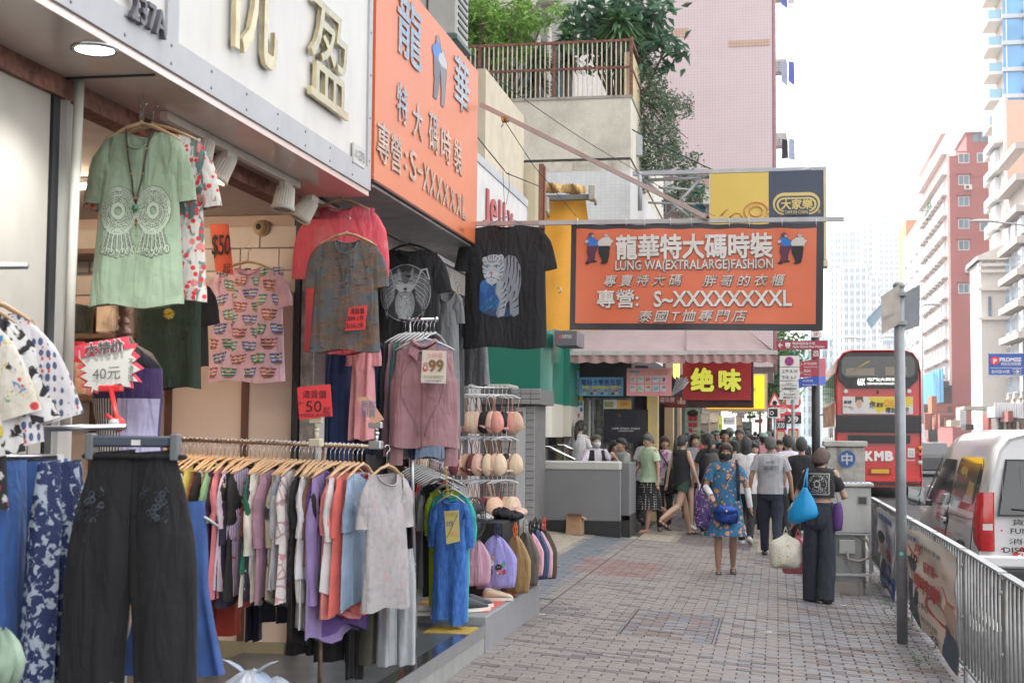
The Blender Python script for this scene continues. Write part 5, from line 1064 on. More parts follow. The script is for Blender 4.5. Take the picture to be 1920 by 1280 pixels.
b=MB();b.obox((a+mid)/2,d,(0,0,1),(0,1,0),(mid-a).length,.034,.034,0);b.obox((mid+c)/2,d,(0,0,1),(0,1,0),(c-mid).length-.004,.034,.034,1);b.bd_('beam',[PINKP,GREYP2],pl_)
e,f=P(901,196,Y=PY),P(1330,410,Y=PY-.036);d2=(f-e).normalized();b=MB();b.obox((e+f)/2,d2,d2.cross(V((0,1,0))),(0,1,0),(f-e).length,.034,.03,0);b.bd_('brace',PINKP,pl_)
b=MB();b.tube(f+V((-.01,-.03,.01)),f+V((-.01,.05,.01)),.012);b.bd_('bolt',RUST,pl_)
b=MB();q=P(948,223,Y=PY-.01)
for k in range(4):b.path([q+V((.012*k-.02+.03*cos(s_)*.2,.026*cos(s_),.026*sin(s_)))for s_ in[j*PI/5 for j in range(11)]],.005,5)
b.path([q,q+V((-.03,-.02,-.07)),q+V((-.01,-.02,-.05))],.004,5);b.bd_('tape_wrap',M('ochre_tape',(.45,.22,.06),.7),pl_)
bn=tg_('street_banner','orange cloth banner with black border advertising extra large fashion','banner',P(1305,618,Y=PY))
c00,c10,c01,c11=P(1068,618,Y=PY),P(1543,620,Y=PY),P(1071,421,Y=PY),P(1545,419,Y=PY)
def bpos(x,y,off=0):
 p=(c00*(1-x)+c10*x)*(1-y)+(c01*(1-x)+c11*x)*y
 wv=.012*sin(9*x+2*y)*(1-y*.7)+.006*sin(23*x-4*y)*(1-y)+.002*sin(31*x+9*y)*y;return p+V((0,wv-off,.004*sin(40*x)*(y>.9)))
def cloth_rect(x0,x1,y0,y1,off,nx=60,ny=24):
 b=MB();vs=[bpos(x0+(x1-x0)*i/nx,y0+(y1-y0)*j/ny,off)for j in range(ny+1)for i in range(nx+1)];n=nx+1
 b.add(vs,[(j*n+i,j*n+i+1,(j+1)*n+i+1,(j+1)*n+i)for j in range(ny)for i in range(nx)],0,True);return b
BNC=M('banner_vinyl',(.62,.14,.06),.42,var=.03,bump=.06,bscale=9);BNK=M('black_vinyl',(.018,.018,.026),.4,bump=.15,bscale=9)
cloth_rect(0,1,0,1,0).bd_('border_cloth',BNK,bn);cloth_rect(.022,.972,.062,.955,.004).bd_('orange_cloth',BNC,bn)
BLT=M('banner_white',(.66,.64,.60),.5,var=.02);BSH=M('banner_shadow',(.16,.09,.08),.6,var=0)
def btext(s_,u0,v0,u1,v1,bold=0,shear=0,space=1):
 for mt,dx,off in((BSH,1.2,.010),(BLT,0,.017)):
  a,c=P(u0+dx,v0+dx,Y=PY),P(u1+dx,v1+dx,Y=PY);o=T(s_,bn,(a+c)/2,(1,0,.0),(0,0,1),c.x-a.x,a.z-c.z,mt,bold=bold,shear=shear,space=space)
  inv=MW[bn.name].inverted()
  for v_ in o.data.vertices:
   wx=inv@v_.co;x=(wx.x-c00.x)/(c10.x-c00.x);y=(wx.z-c00.z)/(c01.z-c00.z);wx.y=bpos(x,y,off).y;v_.co=MW[bn.name]@wx
btext('龍華特大碼時裝',1155,441,1449,484,.032);btext('LUNG WA(EXTRALARGE)FASHION',1154,489,1450,509,.022)
btext('專賣特大碼',1132,516,1280,536,.008,.25,1.5);btext('胖哥的衣櫃',1317,516,1473,536,.008,.25,1.5)
btext('專營:',1119,543,1198,577,.018);btext('S~XXXXXXXXL',1226,546,1485,574,.022);btext('泰國T恤專門店',1196,582,1402,603,.008,.25,1.3)
def figs(u0,u1):
 cv=Canvas(70,80,asp=1.15);sk=(.45,.36,.3);B_=(.03,.17,.52)
 cv.ell(.22,.93,.085,.07,(.10,.07,.06));cv.ell(.29,.90,.06,.05,(.42,.28,.22));cv.poly([(.10,.85),(.30,.86),(.47,.62),(.42,.55),(.14,.56)],B_);cv.ell(.33,.65,.17,.13,B_);cv.ell(.06,.72,.07,.045,(.5,.5,.48),.5);cv.poly([(.10,.57),(.46,.57),(.36,.32),(.34,.10),(.10,.04),(.06,.10),(.14,.22),(.08,.42)],(.10,.03,.06));cv.ell(.10,.05,.08,.03,(.02,.02,.02));cv.ell(.33,.09,.10,.025,(.02,.02,.02))
 cv.ell(.76,.90,.085,.06,(.42,.40,.37));cv.ell(.70,.66,.24,.16,(.55,.53,.48));cv.poly([(.62,.84),(.88,.85),(.96,.70),(.90,.55),(.5,.56)],(.55,.53,.48));cv.ell(.93,.72,.08,.05,(.55,.53,.5));cv.poly([(.48,.57),(.88,.57),(.86,.3),(.80,.04),(.62,.03),(.60,.16),(.50,.35)],(.02,.02,.025));cv.ell(.66,.04,.10,.025,(.02,.02,.02))
 a,c=P(u0,437,Y=PY),P(u1,495,Y=PY)
 def f(x,y):
  p=V((a.x+(c.x-a.x)*x,0,c.z+(a.z-c.z)*y));p.y=bpos((p.x-c00.x)/(c10.x-c00.x),(p.z-c00.z)/(c01.z-c00.z),.016).y;return tuple(p)
 cvm_(cv,f,'two_figures_picture',bn,local=False)
figs(1097,1150);figs(1458,1513)
for i,u in enumerate((1083,1174,1208,1257,1296,1367,1404,1466,1530)):
 q=P(u,414,Y=PY);b=MB();b.path([q+V((0,.024*cos(s_),.024*sin(s_)-.004))for s_ in[j*PI/5 for j in range(11)]],.0028,5);b.tube(q-V((0,.02,.02)),q-V((-.004,.0,.045)),.0022,n=5);b.bd_('cable_tie',WHITE,bn)
def wire(label,pts,r=.004,sag=0):
 b=MB();out=[]
 for i in range(len(pts)-1):
  a,c=pts[i],pts[i+1]
  for k in range(12):t=k/12;out.append(a+(c-a)*t-V((0,0,sag*4*t*(1-t))))
 out.append(pts[-1]);b.path(out,r,5);tag(b.bd_('overhead_wire',M('wire_black',(.04,.04,.045),.7)),label,'wire')
wire('black cable sagging from the orange sign down to the cream board',[P(893,255,Y=10.9),P(950,325,Y=10.9),P(1018,352,Y=14)],.005)
wire('thin wire running from the slanting brace down past the yellow awning',[P(945,225,Y=10.75),P(1000,310,Y=12),P(1080,405,Y=15)],.0035)
wire('long thin wire crossing the cream terrace wall',[P(905,128,Y=14),P(1180,312,Y=20),P(1340,405,Y=24)],.005,.05)
wire('wire from the terrace wall down to the yellow lightbox sign',[P(1185,243,Y=25),P(1340,320,Y=25)],.012,.02)
for dx in(0,11):wire(f'{"right" if dx else "left"} strand of the thin wire loop holding the blue hanger',[P(943+dx,322,Y=10.82),P(944+dx,350,Y=10.8),P(946+dx*.3,383,Y=10.79)],.002)
# ======== terrace building and its plants
def lfc_(b,pts,n,size,asp=.3,droop=.3,rnd=None,mi=0,spread=.06,seed=0):
 r=rnd or RR(seed)
 for _ in range(n):
  c=V(r.choice(pts))if not callable(pts)else V(pts(r));c+=V((r.gauss(0,spread),r.gauss(0,spread),r.gauss(0,spread)))
  d=V((r.gauss(0,1),r.gauss(0,1),r.gauss(-droop,.6))).normalized();s_=d.cross(V((r.gauss(0,1),r.gauss(0,1),r.gauss(0,1)))).normalized();L=size*r.uniform(.6,1.3)
  nn=d.cross(s_)*L*.12
  b.add([c,c+d*L*.45+s_*L*asp*.5+nn,c+d*L-nn,c+d*L*.45-s_*L*asp*.5+nn],[(0,1,2,3)],mi)
def leafmat(name,col,rough=.55):
 if name in MS:return MS[name]
 m,t,bs=newmat(name);MS[name]=m;N,L=t.nodes,t.links
 gi=N.new('ShaderNodeNewGeometry');rmp=N.new('ShaderNodeMapRange');rmp.inputs[3].default_value=.55;rmp.inputs[4].default_value=1.5
 L.new(gi.outputs['Random Per Island'],rmp.inputs[0]);mm=N.new('ShaderNodeVectorMath');mm.operation='SCALE';mm.inputs[0].default_value=col
 L.new(rmp.outputs[0],mm.inputs['Scale']);L.new(mm.outputs[0],bs.inputs['Base Color']);bs.inputs['Roughness'].default_value=rough
 tl=N.new('ShaderNodeBsdfTranslucent');L.new(mm.outputs[0],tl.inputs[0]);mxs=N.new('ShaderNodeMixShader');mxs.inputs[0].default_value=.3
 o=N['Material Output'];L.new(bs.outputs[0],mxs.inputs[1]);L.new(tl.outputs[0],mxs.inputs[2]);L.new(mxs.outputs[0],o.inputs[0])
 return m
LG=leafmat('leaf_fresh_green',(.20,.36,.07));LD=leafmat('leaf_dark_green',(.08,.17,.10));LM=leafmat('leaf_mid_green',(.09,.20,.075));LI=leafmat('ivy_leaf',(.13,.20,.12))
BARK=M('bark',(.13,.10,.075),.9,var=.3,bump=.6)
def branches(b,base,tips,r0=.03,seed=0):
 r=RR(seed);base=V(base)
 for tp in tips:
  tp=V(tp);m_=(base+tp)/2+V((r.gauss(0,.08),r.gauss(0,.08),r.gauss(0,.05)));b.path([base,base+(m_-base)*.5+V((r.gauss(0,.03),0,0)),m_,tp],[r0,r0*.75,r0*.5,r0*.2],6)
def mosaic(name,c1,c2,sx,sy,mort=(.2,.19,.17),ms=.02,dirt=.3,axis='xz',rough=.6):
 """small glazed tiles too fine to tell apart: grid from the material"""
 if name in MS:return MS[name]
 m,t,bs=newmat(name);MS[name]=m;N,L=t.nodes,t.links;tc=N.new('ShaderNodeTexCoord');sp=N.new('ShaderNodeSeparateXYZ');cb=N.new('ShaderNodeCombineXYZ')
 L.new(tc.outputs['Object'],sp.inputs[0]);L.new(sp.outputs['X' if axis=='xz' else 'Y'],cb.inputs[0]);L.new(sp.outputs['Z'],cb.inputs[1])
 br=N.new('ShaderNodeTexBrick');br.inputs['Scale'].default_value=1;br.offset=0;br.inputs['Brick Width'].default_value=sx;br.inputs['Row Height'].default_value=sy;br.inputs['Mortar Size'].default_value=ms*sy
 br.inputs['Color1'].default_value=(*c1,1);br.inputs['Color2'].default_value=(*c2,1);br.inputs['Mortar'].default_value=(*mort,1);L.new(cb.outputs[0],br.inputs['Vector'])
 nz=N.new('ShaderNodeTexNoise');nz.inputs['Scale'].default_value=.9;nz.inputs['Detail'].default_value=9;nz.inputs['Roughness'].default_value=.72;L.new(tc.outputs['Object'],nz.inputs['Vector'])
 mr=N.new('ShaderNodeMapRange');mr.inputs[1].default_value=.48;mr.inputs[2].default_value=.75;mr.inputs[4].default_value=dirt;L.new(nz.outputs[0],mr.inputs[0])
 mx=N.new('ShaderNodeMixRGB');mx.inputs[2].default_value=(.16,.13,.10,1);L.new(mr.outputs[0],mx.inputs[0]);L.new(br.outputs[0],mx.inputs[1]);L.new(mx.outputs[0],bs.inputs['Base Color']);bs.inputs['Roughness'].default_value=rough
 return m
TB=tg_('terrace_building','old cream tiled building with a planted railed terrace over the shops','building',(-5,27,0));TY_=25.4
XR=P(1183,181,Y=TY_).x;ZT=P(1183,181,Y=TY_).z;ZC=P(1100,297,Y=TY_).z;ZW=P(1100,320,Y=TY_).z
CRT=mosaic('cream_mosaic',(.70,.66,.57),(.65,.61,.52),.05,.05,(.63,.59,.51),.08,.5)
WT=mosaic('white_wall_tile',(.72,.72,.72),(.66,.67,.68),.09,.06,(.62,.62,.62),.08,.2)
b=MB();b.box(-9,TY_,ZC,XR,33,ZT-.02,0);b.bd_('terrace_wall',CRT,TB)
b=MB();b.box(-9,TY_+.004,ZW,XR-.01,33,ZC-.05,0);b.bd_('stained_band',M('stained_render',(.62,.57,.49),.85,var=.15,dirt=.6,bump=.5),TB)
b=MB();b.box(-9,TY_+.03,ZC-.05,XR-.02,33,ZC,0);b.bd_('crack_joint',M('crack',(.12,.11,.10),.95,var=.4,scale=15),TB)
b=MB();b.box(-9,TY_+.008,3.3,XR-.01,33,ZW,0);b.bd_('tiled_wall',WT,TB)
b=MB();b.box(-9,TY_-.02,ZT-.02,XR+.02,TY_+.16,ZT+.03);b.box(XR-.14,TY_+.16,ZT-.02,XR+.02,33,ZT+.03);b.bd_('coping',M('old_concrete',(.36,.34,.30),.9,dirt=.6),TB)
b=MB();b.box(-9,TY_+.1,ZT-.4,XR-.15,33,ZT-.3);b.bd_('terrace_floor',CONC,TB)
b=MB();b.box(XR-.16,TY_+.3,ZT+.03,XR+.0,27.5,ZT+.9);b.bd_('yellow_parapet',M('yellow_render',(.55,.47,.28),.85,dirt=.5,bump=.4),TB)
b=MB();b.box(XR+.001,26.4,P(1190,285,X=XR).z,XR+.10,26.6,P(1190,245,X=XR).z);b.bd_('vent_box',M('vent_grey',(.42,.44,.46),.5),TB)
rl=tg_('terrace_railing','rusty railing with pale bars on top of the cream terrace wall','railing',(-4,TY_,ZT));RY_=TY_+.04
z1,z2,z3=ZT+.03,P(1100,128,Y=RY_).z,P(1100,78,Y=RY_).z
for z,r_ in((z2,.028),(z3,.032)):b=MB();b.box(-6.6,RY_-.02,z-r_,XR,RY_+.03,z+r_*.5);b.bd_('rusty_rail',RUST,rl)
x=XR-.10;k=0
while x>-6.0:
 b=MB()
 if k%16==15:b.box(x-.03,RY_-.015,z1,x+.02,RY_+.02,z3,0);b.bd_('post',RUST,rl)
 else:b.box(x-.010,RY_-.008,z1,x+.010,RY_+.012,z3,0);b.bd_('baluster',M('peeling_cream_bar',(.66,.58,.47),.7,var=.15,scale=14,dirt=.15),rl)
 x-=.0875;k+=1
b=MB();b.box(XR-.03,RY_-.03,z1-.02,XR+.03,RY_+.04,z3+.04);b.bd_('corner_post',RUST,rl);b=MB();b.box(XR-.02,RY_+.05,z3-.03,XR+.02,28,z3+.02);b.box(XR-.02,RY_+.05,z2-.03,XR+.02,28,z2+.01);b.bd_('side_rail',RUST,rl)
def plant(name,label,cat,base,kind,h,r_,seed,mat,n,size,asp,droop=.3,tips=6):
 t=tg_(name,label,cat,base,0,'plants on the terrace');r=RR(seed);base=V(base);pts=[]
 for i in range(tips):q=2*PI*i/tips+r.random();u=r.uniform(.3,1);pts.append(base+V((r_*u*cos(q),.6*r_*u*sin(q),h*r.uniform(.65,1.0))))
 b=MB();branches(b,base,pts,.035*h/1.5+.01,seed);b.bd_('stem',BARK,t)
 b=MB();cl=[]
 for p in pts:
  for _ in range(8):cl.append(p+V((r.gauss(0,r_*.22),r.gauss(0,r_*.2),r.gauss(0,h*.10))))
 lfc_(b,cl,n,size,asp,droop,r,spread=r_*.10);b.bd_('foliage',mat,t);return t
TZ=ZT-.3
p=P(925,150,Y=26.6);plant('bamboo_like_tree','bright green fine leaved tree at the left end of the terrace','tree',(p.x,26.6,TZ),0,2.5,1.0,3,LG,5200,.16,.22,.5,14)
p=P(895,150,Y=27.2);plant('bamboo_like_tree','second fine leaved green tree partly behind the orange sign','tree',(p.x,27.2,TZ),0,2.6,.9,4,LG,4200,.16,.22,.5,12)
def dracaena(label,u,v,vb,Y,R_,seed,mat=LM,n=110):
 c=P(u,v,Y=Y);t=tg_('dracaena_plant',label,'plant',(c.x,Y,TZ),0,'plants on the terrace');b=MB();b.path([(c.x+.05,Y,TZ),(c.x-.03,Y,(TZ+c.z)/2),c],[.05,.04,.035],8);b.bd_('stem',BARK,t)
 r=RR(seed);b=MB()
 for k in range(n):
  q=r.random()*2*PI;e=r.uniform(-.5,1.35);d=V((cos(q)*cos(e),sin(q)*cos(e),sin(e)));s_=d.cross(V((0,0,1))).normalized()*R_*.07;L=R_*r.uniform(.7,1.1);st=c+V((0,0,r.uniform(-.25,.05)*R_));pts=[]
  for i in range(5):u_=i/4;pts.append((st+d*L*u_+V((0,0,-.45*L*u_*u_)),s_*(sin(PI*min(.98,u_*.85+.12)))))
  vs=[q_ for p_,w_ in pts for q_ in(p_-w_,p_+w_)];b.add(vs,[(2*i,2*i+1,2*i+3,2*i+2)for i in range(4)],0,True)
 b.bd_('foliage',mat,t)
dracaena('broad leaved dracaena low behind the middle of the railing',1010,110,180,26.0,.48,1);dracaena('lower dark dracaena behind the railing bars',1008,155,180,26.3,.42,2,LD);dracaena('tall dracaena with drooping leaves in the middle of the terrace',1062,72,180,26.4,.42,3);dracaena('short dracaena under the tall middle one',1066,112,180,26.2,.34,4,LD)
dracaena('big dracaena at the right end of the railing',1163,40,180,26.2,.58,5,LM,150);dracaena('drooping dracaena right behind the corner of the railing',1160,118,180,26.3,.40,6,LD)
p=P(1165,30,Y=27.3);plant('rubber_tree','dark broad leaved tree above the terrace corner','tree',(p.x,27.3,TZ),0,2.6,.95,8,LD,1500,.26,.42,.4,16)
p=P(985,180,Y=25.9);plant('potted_shrub','low green shrub in pots behind the left railing','plant',(p.x-.5,25.9,TZ),0,.7,.45,9,LM,600,.12,.4,.1,6)
iv=tg_('ivy_creeper','big mass of creeper hanging down the side of the cream building','creeper',(XR+.3,27.4,ZT));ri=RR(12)
prof=[(340,1192,1216),(310,1190,1258),(285,1193,1280),(260,1190,1270),(235,1188,1268),(205,1192,1262),(200,1262,1296),(185,1188,1262),(160,1190,1248),(135,1188,1230),(110,1186,1222),(95,1190,1205)]
pts=[]
for v,u0,u1 in prof:
 for _ in range(int((u1-u0)*2.2)):
  q=P(ri.uniform(u0,u1),v+ri.uniform(-13,13),Y=27.4);pts.append(V((q.x,27.4+ri.gauss(0,.30),q.z)))
b=MB();lfc_(b,pts,8500,.065,.45,.4,ri,spread=.05);b.bd_('foliage',LI,iv)
b=MB();branches(b,(XR-.05,27.2,ZT+.5),[P(u,v,Y=27.4)for u,v in((1290,260),(1275,290),(1262,200),(1240,150),(1215,330),(1230,100),(1300,205),(1285,385))],.03,3);b.bd_('stem',BARK,iv)
b=MB();lfc_(b,[P(u,v,Y=27.6)for u,v in((1285,340),(1270,352),(1300,365),(1262,372),(1290,390),(1310,355),(1298,300),(1280,315))],900,.09,.5,.4,ri,spread=.10);b.bd_('foliage',LI,iv)
gb=tg_('grey_apartment_block','grey concrete apartment block with windows rising behind the terrace plants','building',(-8,34,0));GC=M('grey_render',(.50,.49,.48),.85,var=.1,dirt=.45)
b=MB();b.box(-26,33.1,0,P(1075,40,Y=33).x,46,34);b.bd_('wall',GC,gb);GLS=M('window_glass',(.10,.13,.15),.08,.3,var=.1,scale=3);FRM=M('window_frame',(.42,.42,.42),.5)
for z in(6.9,9.6,12.3):
 for u in(905,975,1035):
  a=P(u,40,Y=33.0);b=MB();b.box(a.x-.55,32.98,z,a.x+.55,33.09,z+1.5);f=b.bd_('window',FRM,gb);b=MB();b.box(a.x-.50,32.965,z+.05,a.x-.02,32.979,z+1.45);b.box(a.x+.02,32.965,z+.05,a.x+.5,32.979,z+1.45);b.bd_('pane',GLS,f)
 b=MB();b.box(-12,32.6,z-.35,P(1040,40,Y=33).x,33.09,z-.2);b.bd_('ledge',GC,gb)
a=P(960,18,Y=31);b=MB();b.add([(a.x-.8,31.0,a.z),(a.x+.5,31.0,a.z),(a.x+.4,33.09,a.z+1.1),(a.x-.9,33.09,a.z+1.1),(a.x-.8,31.0,a.z+.06),(a.x+.5,31.0,a.z+.06),(a.x+.4,33.09,a.z+1.2),(a.x-.9,33.09,a.z+1.2)],[(0,1,2,3),(4,7,6,5),(0,4,5,1),(1,5,6,2)]);b.bd_('window_canopy',M('canopy_metal',(.38,.36,.33),.7,dirt=.3),gb)
for u in(1010,1030):b=MB();a=P(u,0,Y=32.9);b.tube((a.x,32.9,6),(a.x,32.9,16),.06);b.bd_('drain_pipe',GC,gb)
ob=tg_('unseen_shade_block','unseen tall block added behind the left shops to shade the pavement','building',(-15,18,0));b=MB();b.box(-28,11.7,0,-9.2,25.2,36);b.bd_('wall',GC,ob)  # added out of view to keep direct sun off the pavement
pt=tg_('pink_tower','tall pink tiled tower with a blank side wall and laundry racks on its edge','building',(-4,52,0));TYP=52
xr=P(1448,200,Y=TYP).x;b=MB();b.box(-16,TYP,4.2,xr,78,48);b.bd_('tiled_wall',mosaic('pink_mosaic',(.63,.525,.545),(.62,.51,.535),.11,.11,(.53,.455,.48),.13,.10),pt)
b=MB();b.box(-16,TYP+.5,0,-2.9,78,4.19);b.bd_('podium',GC,pt)
for(u0,v0,u1,v1)in((1263,54,1291,70),(1366,77,1443,86)):a,c=P(u0,v0,Y=TYP-.01),P(u1,v1,Y=TYP-.01);b=MB();b.box(a.x,TYP-.015,c.z,c.x,TYP-.002,a.z);b.bd_('tile_patch',mosaic('peach_mosaic',(.56,.40,.31),(.52,.37,.29),.11,.11,(.40,.28,.22),.13,.1),pt)
b=MB();a=P(1451,0,Y=TYP-.1);b.tube((a.x,TYP+.3,4),(a.x,TYP+.3,46),.075);b.bd_('drain_pipe',M('pink_pipe',(.50,.32,.35),.5),pt)
rp=RR(4)
for f in range(9):
 z0=7.0+2.9*f;b=MB();y0=TYP+.7
 b.box(xr+.002,y0,z0,xr+.03,y0+2.2,z0+1.5);fr=b.bd_('window',FRM,pt);b=MB();b.box(xr+.031,y0+.08,z0+.06,xr+.04,y0+2.1,z0+1.44);b.bd_('pane',GLS,fr)
 b=MB();b.cbox(xr+.002,y0+2.6,z0+.1,xr+.55,y0+3.3,z0+.6,.02);b.bd_('air_conditioner_unit',M('ac_white',(.55,.55,.53),.5,dirt=.3),pt)
 b=MB()
 for k in range(5):b.tube((xr,y0+.3+.35*k,z0-.15),(xr+.75,y0+.3+.35*k,z0-.15),.015,n=5)
 for k in range(3):b.tube((xr+.25+.25*k,y0,z0-.14),(xr+.25+.25*k,y0+2,z0-.14),.015,n=5)
 b.tube((xr+.05,y0,z0+1.6),(xr+.8,y0,z0+1.5),.012,n=5);b.bd_('laundry_rack',M('rack_metal',(.4,.42,.45),.4,.5),pt)
 for k in range(2):
  b=MB();x=xr+.35+.25*k;b.slab([(x,y0+.1,z0-.15),(x+.2,y0+.15,z0-.2),(x+.22,y0+.1,z0-.85-.3*rp.random()),(x-.02,y0+.1,z0-.9)],(0,.03,0),1);b.bd_('laundry',CL([(.12,.15,.5),(.5,.5,.52),(.03,.03,.04),(.35,.4,.55)][(f+k)%4],'laundry_%d'%((f+k)%4)),pt)
for(u0,v0,u1,v1)in((1268,345,1310,372),(1298,372,1330,400),(1215,345,1240,400)):
 a,c=P(u0,v0,Y=36),P(u1,v1,Y=36)
mb=tg_('middle_block','mid-rise block with teal windows glimpsed between the two hanging signs','building',(-3.4,37,0));b=MB();b.box(-9,35.0,3.2,P(1330,350,Y=35).x,46,P(1300,325,Y=35).z);b.bd_('wall',M('peach_render',(.46,.33,.30),.8,dirt=.4),mb)
for(u0,v0,u1,v1)in((1290,348,1325,372),(1292,380,1326,402),(1222,350,1250,400)):
 a,c=P(u0,v0,Y=34.95),P(u1,v1,Y=34.95);b=MB();b.box(a.x,34.93,c.z,c.x,34.99,a.z);f=b.bd_('window',FRM,mb);b=MB();b.box(a.x+.04,34.915,c.z+.04,c.x-.04,34.929,a.z-.04);b.bd_('pane',M('teal_glass',(.03,.12,.15),.1,.2),f)
for u,v in((1262,352),(1275,385),(1335,372)):a=P(u,v,Y=34.6);b=MB();b.cbox(a.x-.22,34.55,a.z-.15,a.x+.22,34.92,a.z+.15,.02);b.bd_('air_conditioner_unit',M('ac_white',(.55,.55,.53),.5,dirt=.3),mb)
# ======== yellow awning, green cladding, pillar, stair wall
ya_=tg_('yellow_awning','rolled yellow awning with a hanging cloth screen beside the street banner','awning',P(1070,350,Y=18));YF=M('yellow_canvas',(.64,.30,.025),.7,var=.08,scale=3,bump=.3,bscale=20)
a,c=P(1023,352,Y=17.9),P(1098,356,Y=17.9);b=MB();rs=[]
for i in range(40):u=i/39;p=a+(c-a)*u;r_=.062+.006*sin(i*1.9);rs.append([p+V((0,r_*cos(q+.3*i),r_*sin(q)))for q in[2*PI*k/14 for k in range(14)]])
b.rings(rs,0,True,True);b.bd_('rolled_cloth',M('yellow_canvas_old',(.50,.32,.12),.8,var=.25,scale=20,bump=.6),ya_)
b=MB();a,c=P(1023,372,Y=17.8),P(1112,371,Y=17.8);b.box(a.x,17.75,a.z-.03,c.x,17.85,a.z+.035);b.bd_('arm_bar',M('dark_grey_bar',(.16,.165,.175),.5),ya_)
for u,v in((1024,385),(1112,362)):p=P(u,v,Y=17.75);b=MB();b.cbox(p.x-.05,17.68,p.z-.10,p.x+.04,17.83,p.z+.10,.012);b.tube(p+V((.03,-.08,-.08)),p+V((.03,.04,-.14)),.018);b.bd_('bracket',M('bracket_ivory',(.42,.40,.35),.5,dirt=.2),ya_)
b=MB();tl,tr2,bl,br_=P(1022,374,Y=17.95),P(1098,374,Y=17.95),P(1012,616,Y=17.3),P(1128,618,Y=17.3);vs=[];nx,nz=16,14
for j in range(nz+1):
 for i in range(nx+1):u,w_=i/nx,j/nz;p=(tl*(1-u)+tr2*u)*(1-w_)+(bl*(1-u)+br_*u)*w_;vs.append(p+V((0,.02*sin(9*u+3*w_),-.02*abs(sin(u*PI*4))*(w_>.97))))
b.add(vs,[(j*(nx+1)+i,(j+1)*(nx+1)+i,(j+1)*(nx+1)+i+1,j*(nx+1)+i+1)for j in range(nz)for i in range(nx)],0,True);b.bd_('cloth_screen',YF,ya_)
b=MB();b.path([P(1045,540,Y=17.2),P(1050,540,Y=17.2),P(1053,545,Y=17.2),P(1048,550,Y=17.2)],.008,6);b.bd_('hook',STEEL,ya_)
GRN=M('green_cladding',(.010,.17,.115),.35,var=.04,scale=1,coat=.3);CRC=M('cream_cladding',(.52,.50,.42),.45,var=.04,scale=1)
gs=tg_('green_shop_front','green and cream rounded cladding over the basement entrance','shop front',(-4.5,23.5,1.74))
def rbox(b,x0,x1,y0,y1,z0,z1,r_,mi=0):
 pts=[(x0,y1),(x0,y0),(x1-r_,y0)]+[(x1-r_+r_*sin(q),y0+r_-r_*cos(q))for q in[PI/2*k/7 for k in range(1,8)]]+[(x1,y1)]
 b.rings([[(x,y,z)for x,y in pts]for z in(z0,z1)],mi,True,True)
Y1,Y2=22.6,24.0;x1=P(1033,700,Y=Y1).x;x2=P(1068,700,Y=Y2).x;za,zb_=P(1000,755,Y=Y1).z,P(1000,819,Y=Y1).z
b=MB();rbox(b,-6.6,x1,Y1,25.0,za,4.05,.22);b.bd_('green_panel',GRN,gs,sm=False);b=MB();rbox(b,-6.6,x1-.004,Y1+.004,25.0,zb_,za-.004,.22);b.bd_('cream_panel',CRC,gs,sm=False)
za,zb_=P(1050,760,Y=Y2).z,P(1050,818,Y=Y2).z;b=MB();b.box(-6.6,Y2,za,x2,25.3,P(1050,628,Y=Y2).z);b.bd_('green_panel',GRN,gs);b=MB();b.box(-6.6,Y2+.003,zb_,x2-.003,25.3,za-.004);b.bd_('cream_panel',CRC,gs)
b=MB();a,c=P(1035,712,Y=Y2-.02),P(1049,768,Y=Y2-.02);b.box(a.x,Y2-.03,c.z,c.x,Y2-.005,a.z,0);b.box(a.x+.02,Y2-.034,c.z+.05,c.x-.02,Y2-.031,a.z-.12,1);b.box(a.x+.02,Y2-.036,a.z-.16,c.x-.02,Y2-.0345,a.z-.13,2);b.bd_('notice_frame',[M('navy_frame',(.02,.03,.06),.4),WHITE,TAGR],gs)
ls=tg_('grey_light_box','dark grey box sign with a red emblem above the green cladding','sign',P(1062,635,Y=22.4));a,c=P(1041,621,Y=22.4),P(1083,648,Y=22.4);b=MB();b.box(a.x,22.3,c.z,c.x,23.2,a.z);b.bd_('box_shell',M('box_grey',(.13,.125,.14),.4),ls)
TP('Santander',ls,1053,627,1070,632,22.298,WHITE)if False else TP('恒豐找換',ls,1053,627,1072,634,22.298,WHITE);b=MB();p=P(1049,631,Y=22.297);b.ell(p,(.02,.004,.03),10,6);b.bd_('emblem',TAGR,ls)
bw=tg_('entrance_wall','glazed back wall with leaflets below the cream cladding','wall',(-4.5,25.2,1));b=MB();b.box(-7,25.32,0,x2+.02,25.38,1.9);b.bd_('wall',M('dim_glass',(.16,.16,.14),.25,var=.4,scale=7),bw)
for i in range(14):x=-5.3+.13*i;b=MB();b.box(x,25.29,1.05+.05*sin(i*3),x+.10,25.315,1.7,0);b.bd_('leaflet_rack',M(['leaflet_white','leaflet_dark','leaflet_ochre'][i%3],[(.5,.5,.48),(.08,.07,.06),(.4,.3,.15)][i%3],.6),bw)
tp=tg_('tiled_kiosk','grey tiled cabinet pillar with a narrow louvred steel door','kiosk',(-3.7,20.8,.25));KT=M('grey_kiosk_tile',(.30,.30,.305),.35,var=.10,scale=6,dirt=.15);KG=M('kiosk_grout',(.13,.13,.13),.9)
KY=20.45;xl,xr_=P(940,900,Y=KY).x,P(1002,900,Y=KY).x;ztop=P(970,745,Y=KY).z
b=MB();b.box(xl-.6,KY+.02,.1,xr_-.01,21.5,ztop-.01);b.bd_('core',KG,tp)
dxl,dxr=P(967,900,Y=KY).x,P(985,900,Y=KY).x
